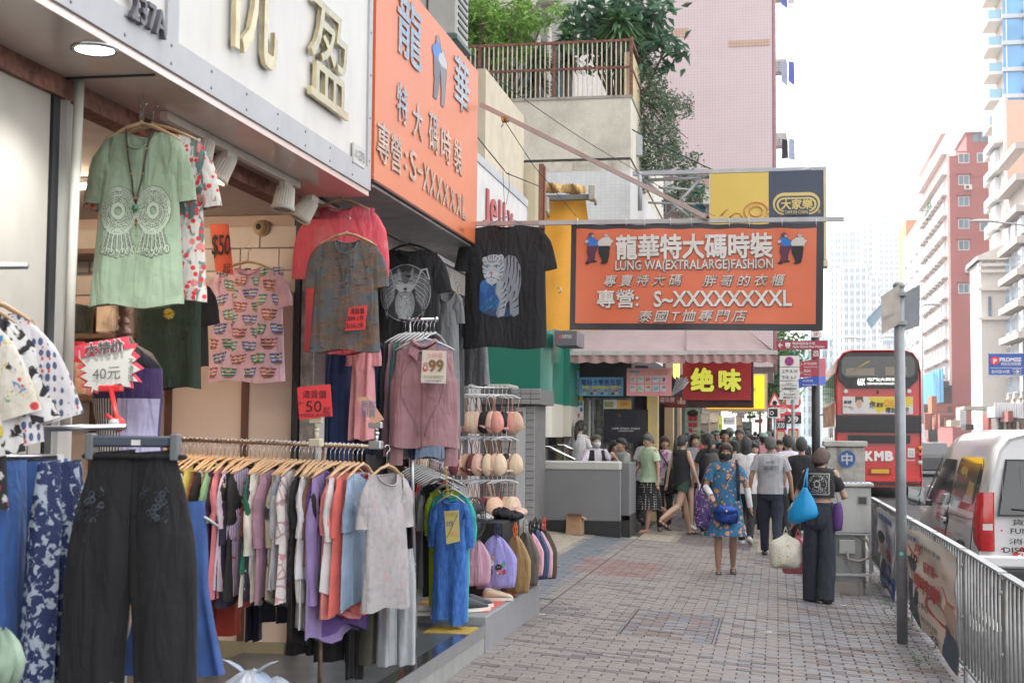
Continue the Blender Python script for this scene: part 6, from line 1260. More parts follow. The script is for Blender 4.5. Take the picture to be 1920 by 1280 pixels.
def tiles(x0,x1,z0,z1,y,tw=.105,th=.105):
 n=max(1,round((x1-x0)/tw));m_=max(1,round((z1-z0)/th));w_,h_=(x1-x0)/n,(z1-z0)/m_
 me=None
 for i in range(n):
  for j in range(m_):
   if me is None:q=MB();q.cbox(-w_/2+.003,-.012,-h_/2+.003,w_/2-.003,.014,h_/2-.003,.004);o=q.bd_('tile',KT,tp,True);me=o.data
   else:o=bpy.data.objects.new('tile',me);COL.objects.link(o);o.parent=tp
   o.location=V((x0+w_*(i+.5),y,z0+h_*(j+.5)))-V(tp.location)
tiles(xl,dxl,.25,ztop-.12,KY+.008);tiles(dxr,xr_,.25,ztop-.12,KY+.008)
zc=P(970,728,Y=KY-.1).z;b=MB();b.box(xl-.6,KY-.10,ztop-.10,P(1014,740,Y=KY-.1).x,21.6,zc-.01);b.bd_('cap_core',KG,tp);tiles(P(958,740,Y=KY-.1).x,P(1014,740,Y=KY-.1).x,ztop-.10,zc,KY-.108,.15,.085)
b=MB();b.cbox(xl-.3,KY+.1,zc+.0,P(985,730,Y=KY).x-.25,21.3,zc+.07,.02);b.bd_('roof_slab',CONC,tp)
b=MB();b.box(dxl,KY-.004,.26,dxr,KY+.019,ztop-.14,0);b.bd_('steel_door',M('pale_grey_door',(.50,.52,.54),.45,var=.05,dirt=.15),tp)
b=MB();a=P(976,783,Y=KY-.01)
for k in range(6):b.box(a.x-.035,KY-.012,a.z-.07+.028*k,a.x+.035,KY-.004,a.z-.055+.028*k)
b.bd_('louvre',BLACK,tp)
b=MB();a=P(974,866,Y=KY-.02);b.cbox(a.x-.02,KY-.04,a.z-.05,a.x+.02,KY-.005,a.z+.04,.005);b.cbox(a.x-.01,KY-.05,a.z-.14,a.x+.03,KY-.02,a.z-.08,.006);b.bd_('padlock',STEEL,tp)
b=MB();a,c=P(1000,985,Y=KY-.15),P(1013,1004,Y=KY-.15);b.cbox(a.x-.3,KY-.20,.2,c.x,KY+.3,a.z,.02);b.bd_('footing',CONC,tp)
sp=tg_('stair_parapet','grey stairwell wall with pale coping and black skirting','wall',(-3,21.7,.2));SY_=21.62;xl,xr_=-4.0,P(1162,950,Y=SY_).x;ztp=P(1080,864,Y=SY_).z;zcp=P(1080,881,Y=SY_).z;zsk=P(1080,975,Y=SY_).z
b=MB();b.box(xl,SY_,zsk,xr_,SY_+.22,zcp-.003);b.bd_('wall',M('grey_parapet',(.20,.20,.205),.7,var=.06,scale=2,dirt=.15),sp)
b=MB();b.cbox(xl,SY_-.02,zcp,xr_+.01,SY_+.25,ztp,.02);b.bd_('coping',M('pale_coping',(.45,.45,.42),.6,dirt=.3),sp)
b=MB();b.box(xl,SY_-.014,.02,xr_+.006,SY_+.23,zsk-.002);b.bd_('skirting',M('black_skirting',(.02,.02,.022),.5),sp)
b=MB();x3=P(1184,950,Y=22.9).x;b.box(xr_,SY_+.23,zsk,xr_+.12,22.9,P(1170,868,Y=SY_).z);b.box(xr_-.02,22.9,.0,x3,23.1,P(1170,868,Y=22.9).z-.05,0);b.bd_('return_wall',M('shaded_parapet_side',(.16,.16,.165),.7,var=.06,scale=2,dirt=.15),sp)  # darker copy of the parapet grey, shade of the side face put in
b=MB();b.box(xr_+.001,SY_+.23,.0,xr_+.13,22.9,.5);b.bd_('side_skirting',M('black_skirting',(.02,.02,.022),.5),sp)
hr=tg_('stair_handrail','two stainless handrails slanting down into the stairwell','handrail',P(1040,835,Y=22))
for(u0,v0,u1,v1,Y,u9,v9)in((1030,838,1078,862,22.2,998,838),(1058,835,1074,843,23.2,1000,836)):b=MB();b.path([P(u9,v9,Y=Y),P(u0,v0,Y=Y),P(u1,v1,Y=Y)],.024,10);b.bd_('rail',CHROME,hr)
b=MB();b.path([P(1162,884,Y=21.9),P(1176,895,Y=22.1),P(1182,905,Y=22.2)],.022,10);b.bd_('rail',CHROME,hr)
cb=tg_('cardboard_box','open brown cardboard box leaning on the black skirting','box',P(1076,1003,Y=21.3));a,c=P(1062,966,Y=21.35),P(1089,1002,Y=21.35);CB=M('cardboard',(.36,.22,.13),.85,var=.08,bump=.2)
b=MB();z0=gg(a.x,21.3)-.0;b.add([(a.x,21.3,z0),(c.x,21.3,z0),(c.x+.03,21.5,z0),(a.x+.03,21.5,z0),(a.x,21.36,a.z),(c.x,21.36,a.z-.02),(c.x+.02,21.56,a.z-.02),(a.x+.02,21.56,a.z)],[(0,1,5,4),(1,2,6,5),(2,3,7,6),(3,0,4,7)]);b.bd_('box_body',CB,cb)
b=MB();b.add([(a.x,21.36,a.z),(c.x,21.36,a.z-.02),(c.x+.02,21.28,a.z+.03),(a.x+.03,21.28,a.z+.04)],[(0,1,2,3)]);b.add([(c.x,21.36,a.z-.02),(c.x+.02,21.56,a.z-.02),(c.x+.08,21.5,a.z-.05),(c.x+.06,21.38,a.z-.06)],[(0,1,2,3)]);b.bd_('flap',CB,cb)
b=MB();m_=(a+c)/2;b.path([(m_.x+.04*cos(q),21.325,z0+.10+.04*sin(q))for q in[2*PI*k/16 for k in range(17)]],.003,4);b.box(m_.x-.03,21.345,z0+.2,m_.x+.05,21.35,z0+.21);b.bd_('printed_mark',M('brown_ink',(.25,.13,.04),.6,var=0),cb)
# ======== corner shop front and awnings
cs=tg_('corner_shop','phone card shop on the corner under a mauve awning','shop',(-3.4,25.3,0));AW=M('mauve_canvas',(.36,.27,.27),.75,var=.08,scale=2,dirt=.15,bump=.2);AWT=M('awning_edge',(.50,.47,.45),.6,dirt=.4)
sxw=XR+.02
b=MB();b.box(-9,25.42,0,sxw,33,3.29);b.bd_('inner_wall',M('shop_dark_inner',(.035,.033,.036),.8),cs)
b=MB();a,c=P(1071,745,Y=25.3),P(1183,880,Y=25.3);b.box(a.x,25.36,c.z,c.x,25.415,a.z);b.bd_('display_window',M('cluttered_glass',(.20,.21,.20),.15,.2,var=.6,scale=14),cs)
rs_=RR(8)
for i in range(16):x=a.x+.05+.065*i;b=MB();w_=.02+.03*rs_.random();b.box(x,25.33,a.z-.25-1.0*rs_.random(),x+w_,25.355,a.z-.05);b.bd_('hanging_stock',M(['stock_white','stock_grey','stock_dark','stock_olive'][i%4],[(.45,.45,.43),(.22,.23,.23),(.05,.05,.05),(.16,.17,.10)][i%4],.5),cs)
def board(parent,u0,v0,u1,v1,Y,mat,name='board',th=.03):
 a,c=P(u0,v0,Y=Y),P(u1,v1,Y=Y);b=MB();b.box(a.x,Y,c.z,c.x,Y+th,a.z);return b.bd_(name,mat,parent)
SKY_B=M('sign_sky_blue',(.13,.38,.60),.4,var=.05);NVY=M('navy_ink',(.03,.06,.25),.5,var=0);YLW=M('sign_yellow',(.70,.55,.05),.4,var=0)
s1=tg_('shop_sign','blue sign for phone cards with rows of small flags','sign',P(1128,740,Y=24.9));board(s1,1086,707,1168,742,24.9,SKY_B);TP('電話卡零售批發',s1,1090,711,1165,722,24.89,NVY,bold=.02);TP('專營: 全球數據卡,通話卡',s1,1091,723,1165,729,24.885,YLW,bold=.04)
FLG=[(.5,.04,.05),(.6,.6,.6),(.04,.09,.35),(.05,.3,.1),(.6,.45,.05),(.02,.02,.02)]
for r_ in range(2):
 for i in range(11):
  q=board(s1,1093+6.7*i,730.5+5*r_,1098+6.7*i,734.3+5*r_,24.893,M('flag_%d'%((i*2+r_)%6),FLG[(i*2+r_)%6],.5),'flag',.006);board(s1,1093+6.7*i,731.8+5*r_,1098+6.7*i,733+5*r_,24.890,M('flag_%d'%((i+3)%6),FLG[(i+3)%6],.5),'flag',.002)
s2=tg_('shop_sign','narrow light blue upright sign with small pictures by the green wall','sign',P(1077,710,Y=24.95));board(s2,1069,695,1085,740,24.95,SKY_B)
for i in range(3):board(s2,1076,704+12.5*i,1084,713+12.5*i,24.94,M('leaflet_white',(.5,.5,.48),.6),'picture',.006)
TP('數\n據\n電\n話',s2,1070,708,1075,735,24.94,NVY)
s2=tg_('shop_poster','leaflet with coloured squares beside the shop window','poster',P(1083,770,Y=25.1));board(s2,1068,751,1094,787,25.1,M('leaflet_white',(.5,.5,.48),.6));board(s2,1068,741,1090,750,25.1,M('flag_0',FLG[0],.5),'red_header');board(s2,1087,741,1092,750,25.09,YLW,'yellow_strip')
for i in range(12):board(s2,1070+6*(i%4),753+11*(i//4),1074.5+6*(i%4),760+11*(i//4),25.09,M('flag_%d'%(i%5),FLG[i%5],.5),'swatch',.006)
PKS=M('sign_pink',(.62,.25,.25),.45,var=.04);s3=tg_('shop_sign','pink sign with eight small product pictures in two rows','sign',P(1216,715,Y=24.6));o=board(s3,1175,690,1259,742,24.6,PKS)
board(s3,1180,693,1201,700,24.59,M('pale_badge',(.35,.42,.40),.5),'badge',.008);TP('HONG KONG',s3,1181,694,1200,699,24.585,INKB);TP('在此發售\n均價比高',s3,1228,693,1252,703,24.59,M('olive_ink',(.35,.28,.1),.6,var=0))
for i in range(10):
 u,v=1181+14.2*(i%5),705+16.5*(i//5);board(s3,u,v,u+11.5,v+12.5,24.59,M('leaflet_white',(.5,.5,.48),.6),'picture',.008);board(s3,u+1.5+(3 if i%5==4 else 0),v+2,u+10,v+(6 if i%2 else 10),24.582,M('pic_%d'%(i%5),[(.45,.3,.3),(.3,.4,.3),(.5,.15,.1),(.2,.35,.5),(.3,.05,.2)][i%5],.5,var=.5,scale=30),'picture_print',.006)
s4=tg_('shop_sign','small white and orange price board above the dark poster','sign',P(1157,757,Y=25.15));board(s4,1132,749,1157,766,25.15,M('leaflet_white',(.5,.5,.48),.6));board(s4,1157.5,750,1183,766,25.15,M('orange_board',(.62,.36,.06),.5));board(s4,1133,753,1150,763,25.14,M('olive_print',(.25,.27,.08),.6,var=.4,scale=40),'print',.008);TP('上網卡',s4,1162,753,1178,761,25.14,M('brown_ink',(.25,.13,.04),.6,var=0))
s5=tg_('film_poster','large dark poster of a standing man with white caption','poster',P(1172,790,Y=25.2));a,c=P(1132,767,Y=25.2),P(1215,830,Y=25.2);b=MB();b.box(a.x,25.2,c.z,c.x,25.23,a.z);b.bd_('board',M('dark_poster',(.012,.013,.02),.3),s5)
cv=Canvas(80,60,(.012,.013,.022),.75);cv.ell(.35,.82,.035,.06,(.10,.055,.04));cv.poly([(.24,.45),(.28,.68),(.35,.74),(.42,.68),(.47,.45)],(.022,.022,.03));cv.ell(.80,.80,.03,.06,(.06,.06,.07));cv.poly([(.72,.1),(.74,.9),(.97,.9),(.98,.1)],(.02,.02,.03))
cvm_(cv,lambda x,y:(a.x+(c.x-a.x)*x,25.196,c.z+(a.z-c.z)*y),'printed_picture',s5,local=False,rough=.3);TP('《九龍城寨》限時特別放送・搶先優惠換領',s5,1147,801,1200,805,25.19,WHITE);TP('查詢請聯絡門市職員',s5,1159,806,1188,809,25.19,WHITE)
sd_=tg_('street_side_shops','row of small shops along the pavement beyond the corner','shop',(-2.7,28,0))
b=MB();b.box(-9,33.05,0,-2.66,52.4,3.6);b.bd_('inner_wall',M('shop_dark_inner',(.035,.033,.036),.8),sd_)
def upright(u0,u1,Y,z0,z1,mat,name,depth=.3):a,c=P(u0,800,Y=Y),P(u1,800,Y=Y);b=MB();b.box(a.x,Y,z0,c.x,Y+depth,z1);b.bd_(name,mat,sd_)
YP=M('yellow_pillar',(.60,.48,.24),.5,var=.05);YB=M('yellow_band',(.70,.62,.05),.4)
upright(1216,1233,25.9,.1,2.62,YP,'yellow_pillar');upright(1184,1215,26.1,.1,3.0,M('shop_dark_inner',(.035,.033,.036),.8),'dark_doorway');upright(1213,1216,25.85,.1,2.7,YB,'yellow_frame');upright(1183,1235,25.8,2.62,2.72,YB,'yellow_frame',.1)
upright(1246,1262,28.5,.1,2.5,M('tan_pillar',(.52,.38,.22),.6),'tan_pillar');upright(1270,1276,29.5,.1,2.5,M('tan_pillar',(.52,.38,.22),.6),'tan_pillar');upright(1232,1246,28.8,.1,2.6,M('shop_dark_inner',(.035,.033,.036),.8),'dark_doorway')
mr_=tg_('maroon_shop_sign','maroon sign with pale characters partly hidden by hanging papers','sign',P(1250,748,Y=27));board(mr_,1216,742,1276,757,26.5,M('sign_maroon',(.17,.02,.025),.5));TP('金鎏珠寶',mr_,1228,744,1265,754,26.49,M('pale_ink',(.5,.38,.36),.5,var=0),bold=.02);board(mr_,1246,757,1289,764,26.9,M('sign_maroon',(.17,.02,.025),.5));TP('珠寶',mr_,1270,750,1286,758,26.48,M('pale_ink',(.5,.38,.36),.5,var=0),bold=.02)
ys=tg_('yellow_neon_sign','glowing yellow upright characters behind the hanging papers','sign',P(1267,695,Y=26.2))
TP('批發\n零售',ys,1262,681,1275,710,26.2,M('neon_yellow',(.8,.7,.1),.5,emit=(1,.85,.15),es=.9,var=0),bold=.03)
for i in range(9):u=1258+i*2.4;b=MB();p,q=P(u,742-i*1.5,Y=25.6-.05*i),P(u+11,708+(i%3)*4,Y=25.6-.05*i);b.slab([p,p+V((.05,0,.02)),q+V((.05,0,.02)),q],(0,-.006,0),1);tag(b.bd_('hanging_paper',M('paper_grey',(.42,.42,.44),.7,var=.25,scale=30)),f'{["first","second","third","fourth","fifth","sixth","seventh","eighth","last"][i]} from the left of the pale papers hanging beside the red sign','paper','papers hanging beside the red sign')
def awning(name,label,ua,ub,Yf,Yb,vt,vm,vv,side=None):
 t=tg_(name,label,'awning',P(ua,vm,Y=Yf));a,c=P(ua,vm,Y=Yf),P(ub,vm,Y=Yf);e,f=P(ua,vt,Y=Yb),P(ub if side is None else side,vt,Y=Yb);n=16;vs=[]
 for j in range(7):
  w_=j/6
  for i in range(n+1):u=i/n;p=(e*(1-u)+f*u)*(1-w_)+(a*(1-u)+c*u)*w_;vs.append(p-V((0,0,.05*sin(PI*w_)+.02*abs(sin(u*PI*3))*sin(PI*w_))))
 b=MB();b.add(vs,[(j*(n+1)+i,(j+1)*(n+1)+i,(j+1)*(n+1)+i+1,j*(n+1)+i+1)for j in range(6)for i in range(n)],0,True)
 b.add([e,a,a-V((0,0,.05)),e-V((0,0,.05))],[(0,1,2,3)]);b.add([f,c,c-V((0,0,.05))],[(0,1,2)]);b.bd_('canvas_top',AW,t)
 b=MB();b.box(a.x-.02,Yf-.03,a.z-.035,c.x+.03,Yf+.02,a.z+.035);b.bd_('front_bar',AWT,t)
 vz=P(ua,vv,Y=Yf).z;b=MB();vs=[];n=60
 for i in range(n+1):x=a.x+(c.x-a.x)*i/n;vs+=[(x,Yf-.01+.02*sin(i*.9),a.z-.034),(x,Yf-.015+.02*sin(i*.9),vz-.03*abs(sin(i*.35)))]
 b.add(vs,[(2*i,2*i+1,2*i+3,2*i+2)for i in range(n)],0,True);b.bd_('valance',M('valance_pink',(.40,.25,.24),.8,dirt=.4),t)
awning('shop_awning','mauve awning facing the camera over the phone card shop',1068,1285,24.1,25.39,606,662,678);awning('shop_awning','mauve awning reaching out over the pavement above the red sign',1287,1455,25.0,26.6,618,661,678,side=1400)
rd=tg_('red_shop_sign','red sign with two big green-yellow characters over the pavement','sign',P(1343,750,Y=26.8));RF=mosaic('red_led_face',(.56,.030,.035),(.52,.025,.03),.05,.05,(.36,.02,.03),.06,.0,rough=.45)
board(rd,1280,680,1408,750,26.8,RF,'face',.10);board(rd,1284,676,1413,764,26.92,M('sign_back',(.06,.015,.015),.5,var=.5,scale=4),'back_box',.35)
a,c=P(1294,688,Y=26.8),P(1389,736,Y=26.8);YG=M('yellow_green_letter',(.50,.50,.07),.4,emit=(.6,.6,.06),es=.25,var=0);OL=M('olive_edge',(.07,.07,.01),.5,var=0)
for s_,u0,u1,dv in(('绝',1295,1339,0),('味',1347,1390,2)):TP(s_,rd,u0+1,690+dv,u1+1,735,26.798,OL,bold=.075,ext=.0,thick=.05,name='character');TP(s_,rd,u0,689+dv,u1,734,26.745,YG,bold=.05,thick=.01,name='character')
lb=tg_('yellow_light_box','glowing yellow light box behind the red sign','sign',P(1420,770,Y=30));board(lb,1320,700,1439,771,30,M('box_cream',(.5,.45,.35),.5),'box_shell',.3);board(lb,1324,703,1433,766,29.96,M('lit_yellow',(.75,.42,.02),.4,emit=(1,.55,.02),es=.45,var=.1,scale=2),'lit_face',.04);TP('K',lb,1412,727,1418,736,29.95,INKB,shear=.3)
vb=tg_('upright_banner','upright green banner with dark red characters beside the shop door','banner',P(1298,830,Y=28));board(vb,1284,764,1313,835,28,M('banner_green',(.35,.45,.30),.5,var=.3,scale=9),'cloth',.02);board(vb,1281,764,1285,835,28.01,M('teal_edge',(.08,.2,.25),.5),'edge',.02)
for i,s_ in enumerate(('驚喜','套飯','買一','送一')):TP(s_,vb,1290,779+12*i,1308,789+12*i,27.99,M('crimson_letter',(.42,.02,.06),.5,var=0),bold=.07)
b=MB();a=P(1299,774,Y=27.99);b.ell(a,(.11,.01,.07),12,6);b.bd_('printed_dish',M('dark_print',(.03,.02,.02),.6),vb)
kc=tg_('small_white_sign','small white projecting sign with green and grey lettering','sign',P(1367,790,Y=42));board(kc,1356,781,1378,796,42,WHITE,'board',.15);TP('K',kc,1358,785,1362,791,41.98,M('green_ink',(.1,.3,.05),.5,var=0),bold=.02);TP('CASH',kc,1363,786,1375,791,41.98,M('grey_ink2',(.2,.2,.2),.5,var=0))
for u0,v0,u1,v1,Y,cl,nm in((1313,775,1330,830,36,(.30,.25,.20),'shelved stall front with dim goods'),(1330,772,1347,830,38,(.46,.37,.26),'cream pillar beyond the upright banner'),(1347,779,1354,830,39,(.45,.58,.05),'lime green shop pillar'),(1380,780,1392,830,50,(.40,.31,.22),'pale brown shop front far along the street'),(1392,790,1410,830,55,(.12,.16,.14),'dark green stall canopy far along the street'),(1340,752,1350,779,46,(.35,.34,.33),'grey projecting sign far along the street'),(1382,768,1396,783,60,(.5,.48,.5),'round white lit sign far along the street'),(1415,786,1430,792,70,(.45,.06,.06),'small red sign far along the street'),(1400,779,1416,783,65,(.02,.02,.02),'black hanging sign far along the street')):
 t=tg_('far_shop_front',nm,'shop front',P((u0+u1)/2,v1,Y=Y));board(t,u0,v0,u1,v1,Y,M('ff_'+nm[:8].replace(' ','_'),cl,.5,var=.3,scale=5),'front',.3);board(t,u0+1,v0+2,u1-2,(v0*2+v1)/3,Y-.05,M('ffb_'+nm[:8].replace(' ','_'),tuple(min(.8,k*1.6)for k in cl),.5,var=.3,scale=9),'panel',.04)
for i,(u,v,Y,r_,h)in enumerate(((1442,760,70,1.6,6.5),(1424,775,95,2.0,7),(1405,790,120,2.2,7),(1440,720,85,1.8,8))):
 p=P(u,816,Y=Y);p.z=gg(0,Y);t=tg_('street_tree',['round street tree behind the bus stop signs','street tree farther down the pavement','small distant street tree beside the shops','taller street tree above the bus stop signs'][i],'tree',p,0,'street trees down the road');r=RR(i)
 pts=[p+V((r.gauss(0,r_*.45),r.gauss(0,r_*.45),h*r.uniform(.45,1)))for _ in range(40)]
 b=MB();b.path([p,p+V((.05,0,h*.35)),p+V((0,0,h*.6))],[.13,.10,.06],8);branches(b,p+V((0,0,h*.45)),pts[:6],.05,i);b.bd_('trunk',BARK,t);b=MB();lfc_(b,pts,2600,.28,.5,.2,r,spread=.35);b.bd_('crown',LM,t)
 # ======== street furniture on the pavement
GALV=M('galvanised_steel',(.27,.28,.28),.48,.5,var=.2,scale=9,dirt=.3)
gp=tg_('sign_post','tall grey steel post with two road plates seen from behind','sign post',G(1692,1205));bs_=G(1692,1205);tp_=P(1685,536,Y=bs_.y);b=MB();b.tube(bs_-V((0,0,.05)),V((bs_.x,bs_.y,tp_.z)),.047,n=20);b.ell((bs_.x,bs_.y,tp_.z),(.055,.055,.04),16,8);b.bd_('post',M('post_grey',(.25,.27,.285),.4,.3,var=.12,scale=8,dirt=.25),gp)
PLT=M('plate_back',(.30,.27,.235),.5,.4,var=.15,dirt=.3)
b=MB();y_=bs_.y;b.slab([P(1652,556,Y=y_-.25),P(1687,532,Y=y_-.05),P(1688,606,Y=y_-.05),P(1653,626,Y=y_-.25)],(.6,.8,0),.006);b.bd_('road_plate',PLT,gp)
b=MB();b.slab([P(1690,552,Y=y_-.02),P(1725,533,Y=y_+.1),P(1724,610,Y=y_+.1),P(1690,622,Y=y_-.02)],(.3,.8,0),.006);b.bd_('road_plate',M('plate_back_dark',(.16,.17,.19),.5,.4,var=.15),gp)
for v in(552,606):b=MB();b.path([P(1690,v+4,Y=y_+.03),P(1724,v-8,Y=y_+.12)],.010,6);b.cbox(bs_.x-.06,y_-.06,P(1690,v,Y=y_).z-.02,bs_.x+.06,y_+.06,P(1690,v,Y=y_).z+.02,.005);b.bd_('clamp',GALV,gp)
b=MB();b.box(bs_.x-.02,y_-.049,P(1690,1040,Y=y_).z,bs_.x+.01,y_-.046,P(1690,1034,Y=y_).z);b.bd_('sticker',M('teal_sticker',(.1,.5,.5),.5),gp)
a,c=P(1656,600,Y=y_-.25),P(1685,585,Y=y_-.06);T('TRAFFIC SIGN',gp,(a+c)/2+V((-.012,-.016,0)),(c-a),(0,0,1),.15,.03,M('grey_ink2',(.2,.2,.2),.5,var=0))
def fx(y):return 1.385 if y<12 else 1.385-.012*(y-12)
fu=[1806,1880];fy=[]
for u in(2010,1880,1806,1755,1712,1682,1655,1640):fy.append(P(u,1000,X=1.38 if u>1750 else 1.36 if u>1700 else 1.32).y)
fn_=tg_('pavement_railing','galvanised steel railing along the kerb beside the road','railing',(1.38,12,-.1));FH=1.0
for i,y in enumerate(fy):
 x=fx(y);z=gz(x)+rise(y);b=MB();b.cbox(x-.012,y-.035,z-.05,x+.012,y+.035,z+FH-.03,.004);o=b.bd_('post',GALV,fn_)
 for h in(.12,.5,.88):b=MB();b.ell((x-.014,y,z+h),(.012,.018,.018),12,6);b.ell((x-.026,y,z+h),(.006,.009,.009),8,4);b.bd_('bolt',STEEL,o)
for i in range(len(fy)-1):
 y1,y0=fy[i]-0,fy[i+1];ya2,yb2=min(y0,y1)+.05,max(y0,y1)-.05
 if yb2-ya2<.3:continue
 f=lambda y,h:V((fx(y),y,gz(fx(y))+rise(y)+h));a,c=f(ya2,FH),f(yb2,FH);d=(c-a).normalized();sx_=d.cross(V((0,0,1)))
 b=MB();b.obox((a+c)/2,d,(0,0,1),sx_,(c-a).length,.016,.055);b.bd_('top_rail',M('bright_galvanised',(.42,.44,.44),.4,.5,var=.1,dirt=.2),fn_)
 a2,c2=f(ya2,.14),f(yb2,.14);b=MB();b.obox((a2+c2)/2,d,(0,0,1),sx_,(c-a).length,.02,.03);b.bd_('bottom_rail',GALV,fn_)
 for s__ in(0,1):q=a if s__==0 else c;q2=a2 if s__==0 else c2;b=MB();b.path([q2-V((0,0,.0)),q-d*(.0)-V((0,0,.01))],.013,8);b.bd_('baluster',GALV,fn_)
 n=max(3,int((yb2-ya2)/.155))
 for k in range(1,n):u=k/n;p,q=a2+(c2-a2)*u,a+(c-a)*u;b=MB();b.tube(p,q-V((0,0,.008)),.0095,n=8);b.bd_('baluster',GALV,fn_)
def fbanner(label,y0,y1,h0,h1,draw,texts,cat='banner',seed=0):
 t=tg_('railing_banner',label,cat,(fx(y0)-.05,y0,gz(1.4)+h0));cv=Canvas(110,110,(.55,.52,.48),1);draw(cv)
 r=RR(seed)
 def pos(x,y,off=0):
  yy=y1+(y0-y1)*x;bot=h0+.10*max(0,.35-x)*1.6-.03*sin(9*x);top=h1-.03*abs(sin(7*x+seed));z=bot+(top-bot)*y
  return V((fx(yy)-.045-off+.012*sin(8*x+3*y+seed)+.008*sin(17*y+5*x),yy,gz(1.4)+rise(yy)+z))
 cvm_(cv,lambda x,y:tuple(pos(x,y)),'printed_vinyl',t,local=False,rough=.5)
 b=MB();nx=20;vs=[pos(i/nx,j/nx,-.004)for j in range(nx+1)for i in range(nx+1)];b.add(vs,[(j*(nx+1)+i,j*(nx+1)+i+1,(j+1)*(nx+1)+i+1,(j+1)*(nx+1)+i)for j in range(nx)for i in range(nx)],0,True);b.bd_('vinyl_back',M('vinyl_back',(.42,.41,.40),.6),t)
 for s_,x0,yy0,x1,yy1,col,bo in texts:
  c=pos((x0+x1)/2,(yy0+yy1)/2,.016);e1,e2=pos(x0,(yy0+yy1)/2),pos(x1,(yy0+yy1)/2);T(s_,t,c,e2-e1,(0,0,1),(e2-e1).length,abs(pos(.5,yy1).z-pos(.5,yy0).z),M(*col),bold=bo)
 return t
RI=('red_print',(.50,.04,.04),.5,0,0);KI=('black_ink',(.015,.015,.018),.6,0,0);BI=('blue_print',(.05,.12,.40),.5,0,0);WI=('white_paint',(.72,.72,.70),.5)
def d1(cv):
 cv.C[:]=(.74,.62,.52);cv.poly([(0,1),(1,1),(1,.8),(0,.9)],(.76,.70,.63));cv.poly([(0,.62),(.3,.70),(.25,.3),(0,.2)],(.74,.66,.58));cv.ell(.13,.52,.12,.13,(.42,.26,.18));cv.ell(.13,.62,.13,.07,(.02,.018,.018));cv.poly([(0,.40),(.12,.42),(.26,.36),(.30,.0),(0,.0)],(.02,.022,.035));cv.poly([(.10,.41),(.17,.41),(.15,.2)],(.6,.6,.6));cv.ell(.62,.33,.22,.10,(.50,.05,.05),0,.25)
 cv.poly([(.72,.0),(.76,.30),(.9,.34),(1,.28),(1,0)],(.03,.05,.10));cv.ell(.88,.42,.12,.13,(.48,.31,.22));cv.line([(0,.78),(.2,.72)],.02,(.5,.06,.05));cv.line([(.70,.60),(.80,.52),(.95,.55)],.012,(.5,.06,.05))
fbanner('worn cream and red banner with a portrait tied to the railing',fy[2]+.08,fy[4]-.03,.06,.97,d1,(('月',.22,.76,.36,.86,RI,.03),('10',.16,.66,.30,.75,KI,.03),('長沙灣',.05,.88,.30,.94,BI,.02),('服務第一',.38,.62,.66,.74,RI,.02),('李梓寧',.24,.40,.72,.58,RI,.05),('議員辦事處',.34,.86,.74,.91,KI,.0),('致力爭取',.22,.24,.52,.31,KI,.01),('查詢熱線',.3,.12,.70,.18,KI,0),('25',.58,.05,.70,.11,KI,.02),('民',.80,.72,.90,.78,RI,0)),seed=1)
def d2(cv):
 cv.C[:]=(.56,.58,.62);cv.poly([(0,0),(0,.34),(1,.28),(1,0)],(.04,.14,.45));cv.ell(.22,.52,.15,.15,(.45,.29,.21));cv.ell(.22,.63,.16,.07,(.02,.02,.02));cv.poly([(.02,.38),(.2,.40),(.42,.36),(.45,.1),(.0,.1)],(.02,.025,.04));cv.poly([(.17,.39),(.27,.39),(.22,.2)],(.6,.6,.6))
fbanner('white and blue banner with a portrait tied beyond the steel post',fy[5]-.1,fy[6]-.05,.03,.98,d2,(('地區服務',.1,.86,.9,.94,BI,.02),('民生',.55,.62,.95,.76,BI,.03),('強',.6,.44,.9,.56,RI,.03),('議員',.5,.2,.9,.32,WI,.02),('辦事處',.3,.06,.9,.14,WI,.01)),seed=2)
def d3(cv):cv.C[:]=(.10,.11,.14);cv.poly([(0,1),(1,1),(1,.7),(0,.6)],(.16,.16,.18))
fbanner('dark folded banner at the far end of the railing',fy[6]+.05,fy[7]-.02,.35,.97,d3,(),seed=3)
cbn=tg_('traffic_cabinet','grey steel traffic control cabinet on a low base with conduits','cabinet',G(1605,1108));CY=16.9;STG=M('cabinet_grey',(.40,.41,.40),.45,.2,var=.06,dirt=.4)
a,c=P(1572,912,Y=CY),P(1634,1000,Y=CY);x0,x1,zt,zm=a.x-.12,c.x,a.z,c.z;zb=gz(1)-.02
b=MB();b.cbox(x0,CY,zm,x1,CY+.5,zt,.01);b.bd_('upper_housing',STG,cbn);b=MB();b.cbox(x0-.03,CY-.04,zt+.002,x1+.03,CY+.54,zt+.045,.01);b.bd_('lid',M('cabinet_lid',(.46,.47,.46),.5,dirt=.5),cbn)
b=MB();b.box(x0+.03,CY+.05,zb+.16,x1-.11,CY+.48,zm-.02);b.bd_('lower_housing',M('cabinet_low',(.27,.28,.275),.5,.2,dirt=.5),cbn);b=MB();b.box(x0,CY-.01,zm-.018,x1,CY+.5,zm-.002);b.box(x0,CY-.01,zb+.235,x1,CY+.02,zb+.265);b.bd_('shelf_rim',M('bright_galvanised',(.42,.44,.44),.4,.5),cbn)
b=MB();b.cbox(x0+.04,CY+.03,zb,x1-.09,CY+.45,zb+.158,.01);b.bd_('plinth',CONC,cbn);b=MB();b.box(x1-.03,CY,zb-.02,x1,CY+.03,zm-.003);b.box(x1-.12,CY+.2,zb-.02,x1-.1,CY+.23,zm-.003);b.bd_('leg',GALV,cbn)
